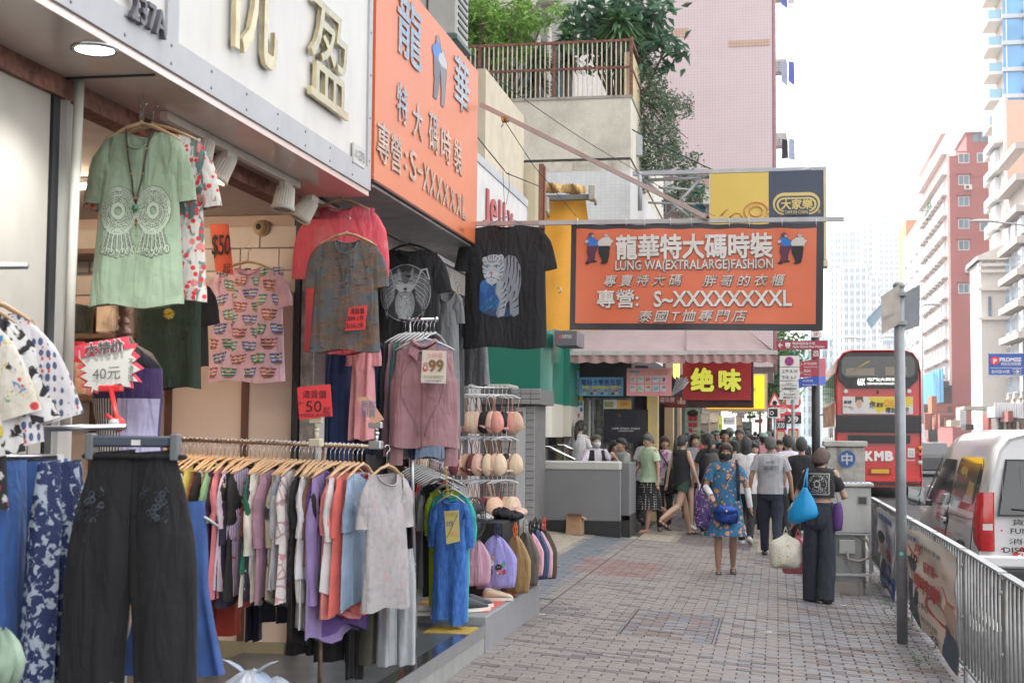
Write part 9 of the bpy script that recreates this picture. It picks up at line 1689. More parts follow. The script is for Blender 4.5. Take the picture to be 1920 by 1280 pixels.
def person(label,x,y,H=1.62,rz=0,female=True,stride=.25,lead=1,top=('tee',None),bottom=('trousers',None),arms=((10,5,15),(10,-5,15)),hair=('short',HAIRB),shoes=M('shoe_dark',(.03,.03,.032),.5),skin=0,det=1,lean=0,head=(0,0),fat=1.0,group='people walking on the pavement',mask=None,foot_lift=0,sandals=False,z=None,cap_mat=None):
 s=H/1.7;sk=SKINS[skin];shw=(.165 if female else .190)*fat**.5;hpw=(.085 if female else .080)
 legs=[]
 for sd in(-1,1):
  f=stride*(1 if sd==lead else-1);kb=.12 if f>0 else .12+abs(stride)*1.5+foot_lift
  hip=V((sd*hpw*s*fat**.5,0,0));kn=hip+V((sd*.01,-sin(f),-cos(f)))*.43*s;an=kn+V((0,-sin(f-kb),-cos(f-kb)))*.42*s;legs.append((hip,kn,an,f-kb))
 low=min(l[2].z for l in legs);hz=-low+.075*s;z0=gg(x,y)if z is None else z
 t=tg_('person',label,'person',(x,y,z0),rz,group);O=V((0,0,hz))
 legs=[(a+O,b_+O,c+O,g)for a,b_,c,g in legs];ln=lambda p:V((p[0],p[1]-lean*(p[2]-hz)*.9,p[2]-abs(lean)*.06*(p[2]-hz)))
 hipc=O;wa=ln(O+V((0,0,.17*s)));ch=ln(O+V((0,.0,.36*s)));sh_z=.50*s;nk=ln(O+V((0,.005,.535*s)));hd=ln(O+V((0,-.015,.665*s)))+V((head[0]*.03,-abs(head[1])*.03,-abs(head[1])*.03))
 sho=[ln(O+V((sd*shw*s,0,sh_z)))for sd in(-1,1)]
 armp=[]
 for i,sd in enumerate((-1,1)):
  o_,f_,b_=[rad(a)for a in arms[i][:3]];inn=rad(arms[i][3])if len(arms[i])>3 else 0
  d1=V((sd*sin(o_),-sin(f_)*cos(o_),-cos(f_)*cos(o_)));e=sho[i]+V((sd*.012,0,-.01))+d1*.285*s
  d2=V((sd*sin(o_)*.6-sd*sin(inn),-sin(f_+b_),-cos(f_+b_))).normalized();w_=e+d2*.24*s;armp.append((sho[i],e,w_,d2))
 b=MB();R=lambda v:v*s
 cap(b,nk-V((0,-.005,R(.05))),hd-V((0,-.01,R(.05))),R(.052),R(.048),12)
 b.rings([ering(c,R(a)*fat**.5,R(d)*fat,20)for c,a,d in((O+V((0,0,-R(.10))),.10,.08),(O+V((0,.005,-R(.04))),.155,.108),(O+V((0,0,R(.04))),.155,.105),(wa,.122,.085),((wa+ch)/2,.135,.095),(ch,.150,.105),(ln(O+V((0,0,R(.44)))),.150,.092),(ln(O+V((0,0,R(.50)))),.125,.065),(ln(O+V((0,0,R(.535)))),.06,.05))],0,True,True)
 for hip,kn,an,g in legs:
  cap(b,hip-V((0,0,0)),kn,R(.082)*fat**.6,R(.052)*fat**.4,12,3);m_=kn+(an-kn)*.35+V((0,R(.012),0));cap(b,kn,m_,R(.050)*fat**.4,R(.052)*fat**.4,12);cap(b,m_,an,R(.052)*fat**.4,R(.034),12)
  ft=V((0,-cos(g*.0),0));dn=max(0,-g)*.55;ftd=V((0,-cos(dn),-sin(dn)))
  cap(b,an+V((0,R(.025),-R(.045))),an+ftd*R(.13)+V((0,0,-R(.052))),R(.030),R(.026),10)
 for i,(sp_,e,w_,d2)in enumerate(armp):
  sd=-1 if i==0 else 1;cap(b,sp_-V((sd*R(.01),0,R(.012))),e,R(.046)*fat**.6,R(.036)*fat**.4,10,3);cap(b,e,w_,R(.036)*fat**.4,R(.026),10,2)
  pc=w_+d2*R(.045);side=V((0,1,0))if abs(d2.y)<.8 else V((1,0,0));side=(side-d2*side.dot(d2)).normalized();cap(b,w_+d2*R(.01),w_+d2*R(.07),R(.026),R(.030),8)
  if det>=1:
   pal=side.cross(d2).normalized()*(-sd)
   for k in range(4):
    st=w_+d2*R(.085)+side*R(.0165)*(k-1.5);L=R(.070)*(1,.95,1.0,.78)[k]if k else R(.062);curl=.35+.08*k;m1=st+(d2+pal*curl*.5).normalized()*L*.5;m2=m1+(d2+pal*curl*1.9).normalized()*L*.5
    b.path([st-d2*R(.02),st,m1,m2],[R(.010),R(.0098),R(.0088),R(.0065)],7)
   tb=w_+d2*R(.03)-side*R(.025);b.path([tb,tb+(d2*.8-side*.6).normalized()*R(.035),tb+(d2*1.6-side*.7+pal*.3).normalized()*R(.062)],[R(.013),R(.011),R(.008)],7)
 hx,hy=rad(head[0]*40),0;Rm=Matrix.Rotation(rad(-head[0]*45),3,'Z')@Matrix.Rotation(rad(-head[1]*30),3,'X').transposed();hp=lambda x_,y_,z_:hd+Rm@V((R(x_),R(y_),R(z_)))
 def hell(c,r):b.ell(hp(*c),tuple(R(k)for k in r),16,12,ax=Rm)
 hell((0,.005,.025),(.076,.094,.092));hell((0,-.022,-.04),(.058,.062,.068));hell((0,-.062,-.078),(.026,.026,.024))
 if det>=1:
  b.path([hp(0,-.082,.012),hp(0,-.098,-.012),hp(0,-.106,-.028)],[R(.008),R(.012),R(.015)],8);hell((0,-.094,-.033),(.018,.014,.010));hell((0,-.078,.030),(.052,.016,.010));hell((0,-.083,-.054),(.024,.010,.008))
  for sd in(-1,1):hell((sd*.076,.012,-.008),(.010,.020,.030));hell((sd*.042,-.062,-.020),(.024,.022,.022))
 o=b.bd_('body',sk,t,True);remesh(o,.0085 if det>=2 else .0105 if det>=1 else .016)
 if det>=1:
  for sd in(-1,1):
   e=MB();e.ell(hp(sd*.030,-.080,.006),(R(.011),R(.007),R(.006)),10,8,ax=Rm);ey=e.bd_('eye',M('eye_white',(.6,.58,.55),.3,var=0),t,True);e=MB();e.ell(hp(sd*.030,-.0865,.006),(R(.0052),R(.0025),R(.0052)),8,6,ax=Rm);e.bd_('iris',BLACK,ey,True)
   e=MB();e.path([hp(sd*.012,-.094,.026),hp(sd*.030,-.096,.031),hp(sd*.050,-.084,.026)],R(.0035),5);e.bd_('eyebrow',hair[1],t,True)
  e=MB();e.path([hp(-.022,-.086,-.052),hp(0,-.094,-.053),hp(.022,-.086,-.052)],[R(.003),R(.006),R(.003)],6);e.bd_('lips',M('lips',(.32,.12,.10),.45,var=0),t,True)
 if mask:
  e=MB();e.rings([[hp(1.07*.068*cos(q)*k1,-.018-.080*sin(q)*k2,zz)for q in[PI*j/14 for j in range(15)]]for zz,k1,k2 in((-.006,1,1.05),(-.03,1,1.28),(-.06,.92,1.25),(-.092,.72,1.0))],0,False,True,closed=False)
  e.bd_('face_mask',mask,t,True)
 hs,hm=hair;h=MB()
 def cap_hair(zlow_back,zlow_side,vol=1.08,front=.045):
  rs=[]
  for i in range(13):
   row=[]
   for j in range(30):
    q=2*PI*j/30;bk=(1+sin(q))/2;zl=zlow_back*bk**1.2+front*(1-bk)**1.0 if bk<.5 else zlow_side*(1-(bk-.5)*2)+zlow_back*(bk-.5)*2
    u=i/12;zz=.124*vol*cos(u*PI/2)+zl*sin(u*PI/2)**2 if u<1 else zl;rr=sin(min(1,u*1.25)*PI/2);wv=(1+.05*noise.noise((3.5*cos(q)+x,3.5*sin(q),2.2*u))+.03*noise.noise((11*q,y,3*u)))*(1 if u<.9 else .94)
    row.append(hp(.083*vol*rr*cos(q)*wv,.008+.100*vol*rr*sin(q)*wv,zz))
   rs.append(row)
  h.rings(rs,0,True,True)
 if hs=='short':cap_hair(-.065,-.01,1.04)
 elif hs=='bob':cap_hair(-.10,-.065,1.13);h.ell(hp(0,.05,-.02),(R(.085),R(.06),R(.09)),14,10,ax=Rm)
 elif hs=='perm':
  cap_hair(-.07,-.03,1.16)
  for k in range(60):q=k*2.4;zz=.11-.16*(k/60);rr=math.sqrt(max(.02,1-((zz-.02)/.11)**2));h.ell(hp(.086*rr*cos(q),.01+.102*rr*abs(sin(q)),zz),(R(.020),)*3,6,4)
 elif hs in('long','pony','bun'):
  cap_hair(-.06,-.045,1.07)
  if hs=='long':
   rs=[]
   for i in range(9):u=i/8;c=hp(0,.055,-.02-.30*u);rs.append([(c[0]+R(.082-.02*u)*cos(q)*(1+.05*sin(6*q+i)),c[1]+R(.050-.012*u)*sin(q)+R(.02)*u,c[2])for q in[2*PI*k/16 for k in range(16)]])
   h.rings(rs,0,True,True)
  elif hs=='pony':h.path([hp(0,.10,.03),hp(0,.145,.02),hp(0,.155,-.06),hp(.01,.145,-.17),hp(.01,.14,-.24)],[R(.022),R(.034),R(.036),R(.028),R(.008)],10)
  else:h.ell(hp(0,.105,.055),(R(.04),)*3,12,8)
 if hs!='none':h.bd_('hair',hm,t,True)
 if cap_mat:
  e=MB();rs=[]
  for i in range(7):u=i/6;rs.append([hp(.092*sin(u*PI/2)*cos(q),.005+.108*sin(u*PI/2)*sin(q),.04+.105*cos(u*PI/2))for q in[2*PI*k/20 for k in range(20)]])
  e.rings(rs,0,True,True);e.add([hp(.07,-.06,.045),hp(.05,-.16,.035),hp(-.05,-.16,.035),hp(-.07,-.06,.045)],[(0,1,2,3)],0,True);e.bd_('cap',cap_mat,t,True)
 kind,tm=top[0],top[1];m2=top[2]if len(top)>2 else tm
 if kind!='none':
  lp_={'crop':.215,'blouse':-.05,'dress':-.30,'long':-.14,'polo':-.03,'tee':-.09,'vest':-.06,'loose':-.14,'shirt':-.10,'tank':.0}[kind];g_=1.10 if kind in('loose','long','dress','tee','polo','shirt','blouse')else 1.04;b=MB();rows=[]
  prof=[(.548,.064,.060),(.543,.095,.070),(.528,.158,.086),(.49,.190,.100),(.42,.168,.108),(.34,.163,.118),(.24,.155,.112),(.15,.150,.110),(.05,.168,.122),(-.05,.178,.130),(-.14,.185,.136),(-.30,.205,.155)]
  for zz,rx,ry in prof:
   if zz<lp_:break
   k=g_ if zz<.48 else 1.0;rows.append((zz,rx*k,ry*k))
  last=rows[-1];rows.append((lp_,last[1]*1.02,last[2]*1.03))
  if kind=='dress':rows.append((lp_-.12,last[1]*1.14,last[2]*1.12))
  sc_=shw/.178*1.02;rs=[]
  for i,(zz,rx,ry)in enumerate(rows):
   c=ln(O+V((0,0,R(zz))))if zz>0 else O+V((0,0,R(zz)));fo=.0 if i<3 else .012+.030*max(0,(.3-zz));rx_=rx*(sc_ if zz>.4 else 1)
   rs.append(ering(c,R(rx_)*fat**.5,R(ry)*fat**.8,30,fold=fo,kf=5,ph=i*.3))if i<4 else rs.append([(c[0]+R(rx_)*fat**.5*cos(q)*(1+fo*sin(5*q+i*.35)+fo*.6*sin(11*q-i*.2)),c[1]+R(ry)*fat**.8*sin(q)*(1+fo*sin(6*q+i*.4)),c[2])for q in[2*PI*k_/30 for k_ in range(30)]])
  b.rings(rs,0,False,True);b.bd_('dress' if kind=='dress' else 'top',tm,t,True)
  if kind not in('tank','vest')or(len(top)>3):
   frac={'long':1.9,'shirt':1.9}.get(kind,.72)
   for i,(sp_,e,w_,d2)in enumerate(armp):
    sd=-1 if i==0 else 1;b=MB();st=sp_-V((sd*R(.055),0,-R(.004)))
    if frac<1:q=st+(e-st)*frac;b.path([st,st+(q-st)*.3,st+(q-st)*.6,q],[R(.062)*fat**.4,R(.072)*fat**.4,R(.069)*fat**.5,R(.066)*fat**.5],14,cap=False)
    else:b.path([st,e,e+(w_-e)*.5,w_],[R(.068),R(.056),R(.048),R(.040)],14,cap=False)
    b.bd_('sleeve',m2,t,True)
  if kind=='polo' or kind=='shirt':b=MB();c=ln(O+V((0,0,R(.548))));b.rings([ering(c+V((0,0,R(k))),R(.066+.006*k*50),R(.062),20)for k in(-.018,.012)],0,False,True);b.bd_('collar',tm,t,True)
 kind,bm=bottom[0],bottom[1]
 if kind in('trousers','wide','shorts','leggings'):
  b=MB();wide={'trousers':1.28,'wide':1.75,'shorts':1.35,'leggings':1.07}[kind];rs=[ering(O+V((0,0,R(zz))),R(rx)*fat**.5*1.03,R(ry)*fat*1.06,26)for zz,rx,ry in((.13,.142,.100),(.05,.162,.112),(-.04,.167,.118),(-.10,.150,.112),(-.13,.10,.09))];b.rings(rs,0,False,True)
  for j,(hip,kn,an,g)in enumerate(legs):
   sd=-1 if j==0 else 1;th0=R(.092)*fat**.6;kr=R(.056)*wide*fat**.3;ar=R(.045)*wide*(1.25 if kind=='wide' else 1)
   if kind=='shorts':q=hip+(kn-hip)*.42;b.path([hip+V((0,0,R(.02))),hip+(kn-hip)*.2,q],[th0,th0*1.02,th0*1.04],16,cap=False)
   else:
    e_=an+V((0,0,-R(.055)))if kind=='wide' else an-V((0,0,R(.0)));pts=[hip+V((0,0,R(.02))),hip+(kn-hip)*.35,hip+(kn-hip)*.7,kn,kn+(e_-kn)*.33,kn+(e_-kn)*.66,e_];rr=[th0,th0*.98,(th0+kr)/2*1.02,kr,(kr*2+ar)/3*1.02,(kr+ar*2)/3*.98,ar];b.path(pts,[r_*(1+.035*sin(3.7*i+j))for i,r_ in enumerate(rr)],16,cap=False)
  b.bd_(kind if kind!='wide' else 'trousers',bm,t,True)
 elif kind=='skirt':
  b=MB();ln_=bottom[2]if len(bottom)>2 else .55;rs=[[(R(rx)*cos(q)*(1+fo*sin(7*q+i)),R(ry)*sin(q)*(1+fo*sin(7*q+i)),O.z+R(zz))for q in[2*PI*k/32 for k in range(32)]]for i,(zz,rx,ry,fo)in enumerate(((.13,.150,.110,0),(.05,.172,.130,.01),(-.08,.188,.162,.02),(-.08-(ln_-.08)*.5,.198,.20,.03),(-ln_,.205,.22,.04)))];b.rings(rs,0,False,True);b.bd_('skirt',bm,t,True)
 for hip,kn,an,g in legs:
  b=MB();dn=max(0,-g)*.55;fd=V((0,-cos(dn),-sin(dn)));fu=V((0,-sin(dn),cos(dn)));c=an+V((0,0,0))-fu*R(.048)
  if sandals:
   pts=[(c-fd*R(.055)+fd*R(.25)*u,R(.036)*(.8+.35*sin(u*2.6)))for u in[i/8 for i in range(9)]];rs=[[p_+V((w_*cos(q),0,0))-fu*R(.022)+fu*R(.010)*sin(q)for q in[2*PI*k/10 for k in range(10)]]for p_,w_ in pts];b.rings(rs,0,True,True)
   for u in(.30,.62):q0=c-fd*R(.055)+fd*R(.25)*u;b.path([q0+V((R(.036)*cos(q),0,0))+fu*R(.040)*sin(q)-fu*R(.018)for q in[PI*k/8 for k in range(9)]],R(.009),6,flat=.5)
  else:
   rs=[[c-fd*R(.060)+fd*R(.265)*u+V((R(.040)*(.75+.42*sin(u*2.7))*cos(q),0,0))+fu*(R(hh)*(.5+.5*sin(q))-R(.034))for q in[2*PI*k/12 for k in range(12)]]for u,hh in((0,.05),(.08,.082),(.3,.085),(.5,.066),(.75,.050),(.95,.036),(1,.02))];b.rings(rs,0,True,True)
  b.bd_('shoe',shoes,t,True)
 t['_i']=0;del t['_i'];return t,dict(O=O,legs=legs,arms=armp,R=R,hd=hd,ln=ln,sho=sho,ch=ch,wa=wa,s=s,rz=rz,base=V((x,y,z0)))
def wpt(info,p):return info['base']+Matrix.Rotation(info['rz'],3,'Z')@V(p)
def carry(name,label,info,p,cat,builder,mats,rz=None,group='bags carried by people'):
 t=tg_(name,label,cat,wpt(info,p),info['rz']if rz is None else rz,group)
 for nm,fn in builder:b=MB();fn(b);b.bd_(nm,mats[nm],t,True)
 return t
def bagshape(w,h,d,round_=.6,sag=0):
 def f(b):
  rs=[]
  for i in range(10):u=i/9;k=(sin(PI*(.10+.72*u)))**(.75-round_*.5);rs.append([(w/2*k*cos(q)*(1+.03*sin(5*q+i)),d/2*k*sin(q)*(1+.05*sin(4*q+i)),-h*u-.01*cos(q))for q in[2*PI*j/20 for j in range(20)]])
  b.rings(rs,0,True,True)
 return f
def strap(pts,r=.008):return lambda b:b.path(pts,r,6,flat=.5)
FLD=MP('blue_orange_floral',(.022,.13,.26),[('spots',(.60,.28,.10),9,.24),('blobs',(.03,.08,.06),13,.60),('spots',(.58,.25,.17),17,.22),('blobs',(.45,.20,.06),15,.68)])
PFL=MP('pink_green_floral',(.45,.38,.42),[('spots',(.42,.05,.20),12,.32),('blobs',(.04,.26,.14),14,.54),('spots',(.20,.08,.32),18,.24)])
DOT=MP('polka_dot',(.015,.015,.016),[('grid',(.50,.49,.46),26,.26)])
NAVY=CL((.014,.018,.038),'navy_cloth');GPOLO=CL((.33,.335,.35),'grey_polo_cloth');MINTB=CL((.36,.46,.31),'pale_green_cloth');WHT=CL((.58,.57,.58),'white_cloth');DDEN=CL((.022,.026,.040),'dark_denim_cloth');DKG=CL((.02,.05,.035),'bottle_cloth')
SHB=M('shoe_dark',(.03,.03,.032),.5);SHW=M('shoe_white',(.55,.54,.52),.5);SHO=M('sandal_orange',(.45,.18,.10),.5);SHN=M('sandal_navy',(.02,.022,.045),.6)
q=G(1361,1076);t,I=person('woman in a blue dress with orange flowers and a black face mask walking towards us',q.x,q.y,1.58,.06,True,.10,-1,('dress',FLD),('none',None),((14,10,55,25),(16,-4,12)),('bob',HAIRR),SHN,1,2,fat=1.22,mask=M('black_mask',(.012,.012,.014),.8),sandals=True)
for i,(sp_,e,w_,d2)in enumerate(I['arms']):b=MB();b.path([e+(w_-e)*.05,e+(w_-e)*.5,w_+(w_-e)*.12],[.042,.040,.032],12,cap=False);b.bd_('sun_sleeve',WHT,t,True)
b=MB();b.path([(.062*cos(q_),-.075-.0*sin(q_)-.02*sin(q_),I['O'].z+.50-.035*sin(q_))for q_ in[PI*k/12 for k in range(13)]],.0035,5);b.bd_('necklace',M('gold_chain',(.5,.35,.12),.3,.8),t,True)
carry('handbag','quilted shiny blue shoulder bag on a chain worn by the woman in the floral dress',I,(-.0,-.20,I['O'].z-.02),'handbag',(('bag_body',bagshape(.30,.20,.10,.9)),('flap',lambda b:b.ell((0,-.03,-.05),(.135,.045,.06),16,8)),('clasp',lambda b:b.ell((0,-.08,-.06),(.016,.006,.014),8,6)),('chain',strap([(-.12,.0,-.02),(-.02,.0,.20),(.10,.04,.42),(.15,.12,.54)],.007))),{'bag_body':M('blue_metallic',(.015,.05,.26),.25,.5,var=.4,scale=30,bump=.6,bscale=30),'flap':M('blue_metallic2',(.02,.07,.32),.25,.5,var=.4,scale=30,bump=.6,bscale=30),'clasp':M('gold_clasp',(.6,.45,.15),.25,.9),'chain':M('gold_chain',(.5,.35,.12),.3,.8)})
carry('tote_bag','purple flowered tote bag hanging at the right elbow of the woman in the floral dress',I,(-.27,-.05,I['O'].z+.16),'tote bag',(('bag_body',bagshape(.24,.46,.14,.5)),('strap',strap([(-.05,0,-.04),(0,.02,.16),(.06,.04,.30)],.018))),{'bag_body':MP('purple_floral_bag',(.06,.03,.15),[('spots',(.42,.10,.18),14,.22),('blobs',(.25,.25,.42),16,.6),('spots',(.5,.4,.5),24,.16)],.35),'strap':M('purple_strap',(.07,.06,.2),.5)})
carry('shoulder_strap_bag','thin dark blue bag strap over the left shoulder of the woman in the floral dress',I,(.13,-.10,I['O'].z+.52),'bag',(('strap',strap([(0,.05,.01),(.01,-.035,-.05),(.015,-.045,-.25),(.02,-.03,-.48)],.020)),),{'strap':NAVY})
q=G(1424,1036);t,I=person('security guard in grey polo and navy trousers walking away from us',1.0*G(1446,1030).x,21.0,1.71,PI,False,.17,1,('polo',GPOLO),('trousers',NAVY),((12,2,12),(12,-4,14)),('short',HAIRG),SHB,1,2,fat=1.12,foot_lift=.15)
b=MB();O=I['O'];b.rings([ering(O+V((0,0,.10+k)),.158,.112,26)for k in(0,.04)],0,False,True);b.bd_('belt',BLACK,t,True)
inv=MW[t.name].inverted();bk=lambda z_:inv@V((0,.125,z_));R3=Matrix.Rotation(PI,3,'Z')
T('NWSS',t,V((0,.150,O.z+.425)),(-1,0,0),(0,-.03,1),.115,.034,M('navy_print',(.06,.07,.11),.6,var=0),local=True,bold=.01);T('SECURITY',t,V((0,.156,O.z+.345)),(-1,0,0),(0,0,1),.175,.036,M('navy_print',(.06,.07,.11),.6,var=0),local=True,bold=.03)
b=MB()
for z_,h_ in((.372,.0),(.318,.0)):b.box(-.105,.151,O.z+z_-.002,.105,.155,O.z+z_+.002)
for x_ in(-.105,.101):b.box(x_,.151,O.z+.318,x_+.004,.155,O.z+.372)
b.bd_('print_frame',M('navy_print',(.06,.07,.11),.6,var=0),t,True)
carry('waist_pouch','black pouch hanging at the right hip of the security guard',I,(-.19,.02,O.z+.06),'pouch',(('pouch',bagshape(.10,.20,.08,.7)),),{'pouch':M('pouch_black',(.015,.015,.016),.4)})
q=G(1537,1128);t,I=person('woman in black crop top and wide dark trousers standing with shopping bags',q.x,q.y,1.66,PI-.25,True,.05,1,('crop',MP('bandana_back',(.013,.013,.015),[]),BLK),('wide',DDEN),((12,25,60,20),(17,-3,8)),('bob',HAIRR),SHB,0,2,lean=.14,head=(.2,.9))
O=I['O'];cv=Canvas(60,64,None,1.05);W_c=(.38,.38,.38);lnf=I['ln']
cv.poly([(.05,.05),(.05,.95),(.95,.95),(.95,.05)],(.016,.016,.018));r_=RR(5)
for x0,y0,x1,y1 in((.06,.06,.94,.06),(.06,.94,.94,.94),(.06,.06,.06,.94),(.94,.06,.94,.94)):cv.line([(x0,y0),(x1,y1)],.018,W_c)
for k in range(26):q_=2*PI*k/26;cv.ell(.5+.36*cos(q_),.5+.36*sin(q_),.022,.022,W_c)
for k in range(60):x_,y_=r_.uniform(.12,.88),r_.uniform(.12,.88);cv.ell(x_,y_,.012+.02*r_.random(),.012+.02*r_.random(),W_c,r_.random()*3,.5)
cv.ell(.5,.5,.13,.16,W_c,0,.35);cv.line([(.3,.3),(.5,.2),(.7,.3)],.014,W_c)
cvm_(cv,lambda x_,y_:tuple(lnf(O+V(((.5-x_)*.27,0,.235+.25*y_)))+V((0,.148-.22*(x_-.5)**2-.04*abs(y_-.6),0))),'bandana_print',t)
b=MB();b.rings([ering(O+V((0,0,.125+k)),.149,.108,26)for k in(0,.035)],0,False,True);b.bd_('waistband',DDEN,t,True)
b=MB();b.add([(.03,.128,O.z+.03),(.12,.112,O.z+.03),(.115,.118,O.z-.08),(.03,.132,O.z-.08)],[(0,1,2,3)]);b.bd_('back_pocket',CL((.035,.04,.055),'pocket_denim'),t,True)
BLB2=M('bright_blue_nylon',(.0,.24,.52),.4,var=.12,bump=.4,bscale=18)
L_=I['arms'][0];hl=L_[2]+L_[3]*.1;hand=hl
carry('drawstring_backpack','bright blue sack bag slung on the shoulder of the woman in the crop top',I,(.12,.14,O.z+.30),'bag',(('bag_body',lambda b:b.rings([[(.155*k*cos(q_)*(1+.07*sin(7*q_)*(1-u))+.03*u,.075*k*sin(q_)*(1+.1*sin(8*q_)*(1-u)),.02-.37*u-.03*cos(q_)*u)for q_ in[2*PI*j/28 for j in range(28)]]for u,k in((0,.14),(.12,.3),(.35,.68),(.6,.95),(.8,1.08),(.93,.95),(1,.55))],0,True,True)),('cord',lambda b:(b.path([(-.02,-.0,0),(-.01,-.05,.12),(-.0,-.14,.22)],.010,6),b.path([(.02,-.0,0),(.01,-.05,.12),(.0,-.14,.22)],.010,6))),('tassel',lambda b:[b.path([(.12,.06,-.14),(.13+.01*k,.09,-.2-.01*k)],.003,4)for k in range(5)])),{'bag_body':BLB2,'cord':BLB2,'tassel':M('tassel_grey',(.4,.38,.42),.7)})
ar=I['arms'][1];hp_=ar[2]+ar[3]*.08
ar0=I['arms'][0];hp0=ar0[2]+ar0[3]*.09
carry('purple_pouch','purple pouch hanging at the hip of the woman in the crop top',I,(-.20,.02,O.z+.16),'pouch',(('bag_body',bagshape(.12,.30,.09,.7)),('strap',strap([(-.02,0,-.04),(.02,.02,.12),(.06,.02,.25)],.005))),{'bag_body':M('purple_cloth',(.07,.02,.14),.6),'strap':BLACK})
hw_=hp_ if False else I['arms'][1][2]
side_hand=max(I['arms'],key=lambda a_:(wpt(I,a_[2])-V((99,0,0))).length)[2]
CARR=MP('carrot_print',(.62,.60,.50),[('blobs',(.62,.27,.05),24,.66,(1,1,.6)),('spots',(.12,.32,.10),26,.14)],.3,bump=.15);
hd_w=wpt(I,I['arms'][1][2]);hd_w2=wpt(I,I['arms'][0][2]);lh=I['arms'][1]if hd_w.x<hd_w2.x else I['arms'][0];lp=lh[2]+lh[3]*.09
def pbag(w,h,d):return(('bag_body',lambda b:b.rings([[(w/2*k*math.copysign(abs(cos(q_))**.7,cos(q_))*(1+.05*sin(6*q_+i)),d/2*k*sin(q_)*(1+.15*sin(5*q_+2*i)),-h*u-.015*cos(2*q_+i))for q_ in[2*PI*j/26 for j in range(26)]]for i,(u,k)in enumerate(((.0,.12),(.08,.35),(.2,.75),(.35,1.0),(.6,1.05),(.85,1.02),(.97,.9),(1,.6)))],0,True,True)),('handle',lambda b:(b.path([(-.03,0,-.02),(-.01,0,.05),(.0,.0,.08)],[.012,.014,.010],6,flat=.4),b.path([(.03,0,-.02),(.01,0,.05),(.0,0,.08)],[.012,.014,.010],6,flat=.4))))
carry('shopping_bag','white carrot print shopping bag held by the woman in the crop top',I,(lp[0]+.05,lp[1]+.10,lp[2]-.08),'plastic bag',pbag(.34,.36,.20),{'bag_body':CARR,'handle':CARR},rz=.2)
PKB=M('pink_plastic_bag',(.62,.16,.22),.35,var=.15,scale=14,bump=.5,bscale=14);tt=carry('shopping_bag','pink plastic shopping bag behind the carrot print bag',I,(lp[0]-.05,lp[1]-.04,lp[2]-.11),'plastic bag',pbag(.34,.40,.16),{'bag_body':PKB,'handle':PKB},rz=-.1)
q=V((-2.02,23.2));t,I=person('older woman in pale green blouse and polka dot skirt walking left',q.x,q.y,1.60,-.9,True,.20,1,('blouse',MINTB),('skirt',DOT,.52),((10,10,40),(12,-2,8)),('short',HAIRG),SHO,1,1,fat=1.15,head=(0,.4),sandals=True,foot_lift=.5)
q=G(1246,996);t,I=person('woman in pink and green floral blouse and black trousers facing us',q.x,q.y,1.55,.15,True,.14,-1,('tee',PFL),('leggings',BLK),((12,4,30,10),(14,10,70,30)),('perm',HAIRR),SHB,1,1,fat=1.15,sandals=True)
carry('purple_plastic_bag','thin purple plastic bag held low by the woman in the floral blouse',I,(-.22,.05,I['O'].z-.12),'plastic bag',(('bag_body',bagshape(.20,.40,.12,.6)),),{'bag_body':M('purple_film',(.22,.12,.34),.3,trans=.2)})
carry('crossbody_strap','black strap crossing the chest of the woman in the floral blouse',I,(0,-.14,I['O'].z+.48),'bag',(('strap',strap([(-.10,.06,.02),(-.05,-.02,-.08),(.06,-.03,-.26),(.14,.02,-.38)],.018)),),{'strap':BLK})
q=G(1278,1003);t,I=person('bare legged woman in black sleeveless top and shorts striding away',q.x,q.y,1.64,2.35,True,.38,1,('vest',BLK),('shorts',DKG),((10,12,8),(10,-14,6)),('pony',HAIRB),SHB,0,1,fat=1.1,sandals=True)
b=MB();carry('black_tote','large soft black tote bag on the hip of the striding woman',I,(.22,.02,I['O'].z+.22),'bag',(('bag_body',bagshape(.36,.42,.14,.6)),('strap',strap([(-.10,0,-.06),(-.06,0,.20),(-.05,0,.32),(.0,0,.20),(.08,0,-.06)],.014))),{'bag_body':BLK,'strap':BLK})
carry('clear_gift_bag','clear plastic bag with blue contents carried beside the striding woman',I,(-.30,-.10,I['O'].z-.10),'plastic bag',(('bag_body',bagshape(.17,.36,.12,.5)),('contents',bagshape(.13,.16,.08,.3)),('handle',strap([(-.04,0,-.02),(0,0,.12),(.04,0,-.02)],.006))),{'bag_body':M('lilac_film',(.42,.33,.50),.25,trans=.3),'contents':M('royal_blue',(.03,.05,.42),.4),'handle':WHITE})
q=V((P(1330,850,Y=23.6).x,23.6));t,I=person('person in black with a big black backpack walking away',q[0],q[1],1.66,PI+.15,True,.15,1,('tee',BLK),('trousers',BLK),((12,5,15),(12,-5,15)),('pony',HAIRB),SHW,0,1)
carry('backpack','big black backpack with a small white jumping figure mark',I,(0,.19,I['O'].z+.46),'backpack',(('bag_body',bagshape(.34,.46,.24,.3)),('front_pocket',lambda b:b.ell((0,.11,-.32),(.12,.04,.11),14,8)),('mark',lambda b:(b.path([(-.02,.158,-.33),(0,.160,-.30),(.03,.158,-.33)],.006,5),b.path([(0,.16,-.30),(.006,.16,-.27)],.006,5),b.path([(-.025,.158,-.285),(.025,.158,-.29)],.004,5)))),{'bag_body':M('nylon_black',(.014,.014,.016),.5,bump=.3),'front_pocket':M('nylon_black2',(.02,.02,.022),.5),'mark':WHITE})
def ppl(label,u,Y,H,rz,fem,top,bot,hair,stride=.15,arms=((10,5,15),(10,-5,15)),skin=0,det=1,z=None,**k):
 x=P(u,830,Y=Y).x;return person(label,x,Y,H,rz,fem,stride,1 if int(u)%2 else-1,top,bot,arms,hair,k.pop('shoes',SHB),skin,det,z=z,**k)
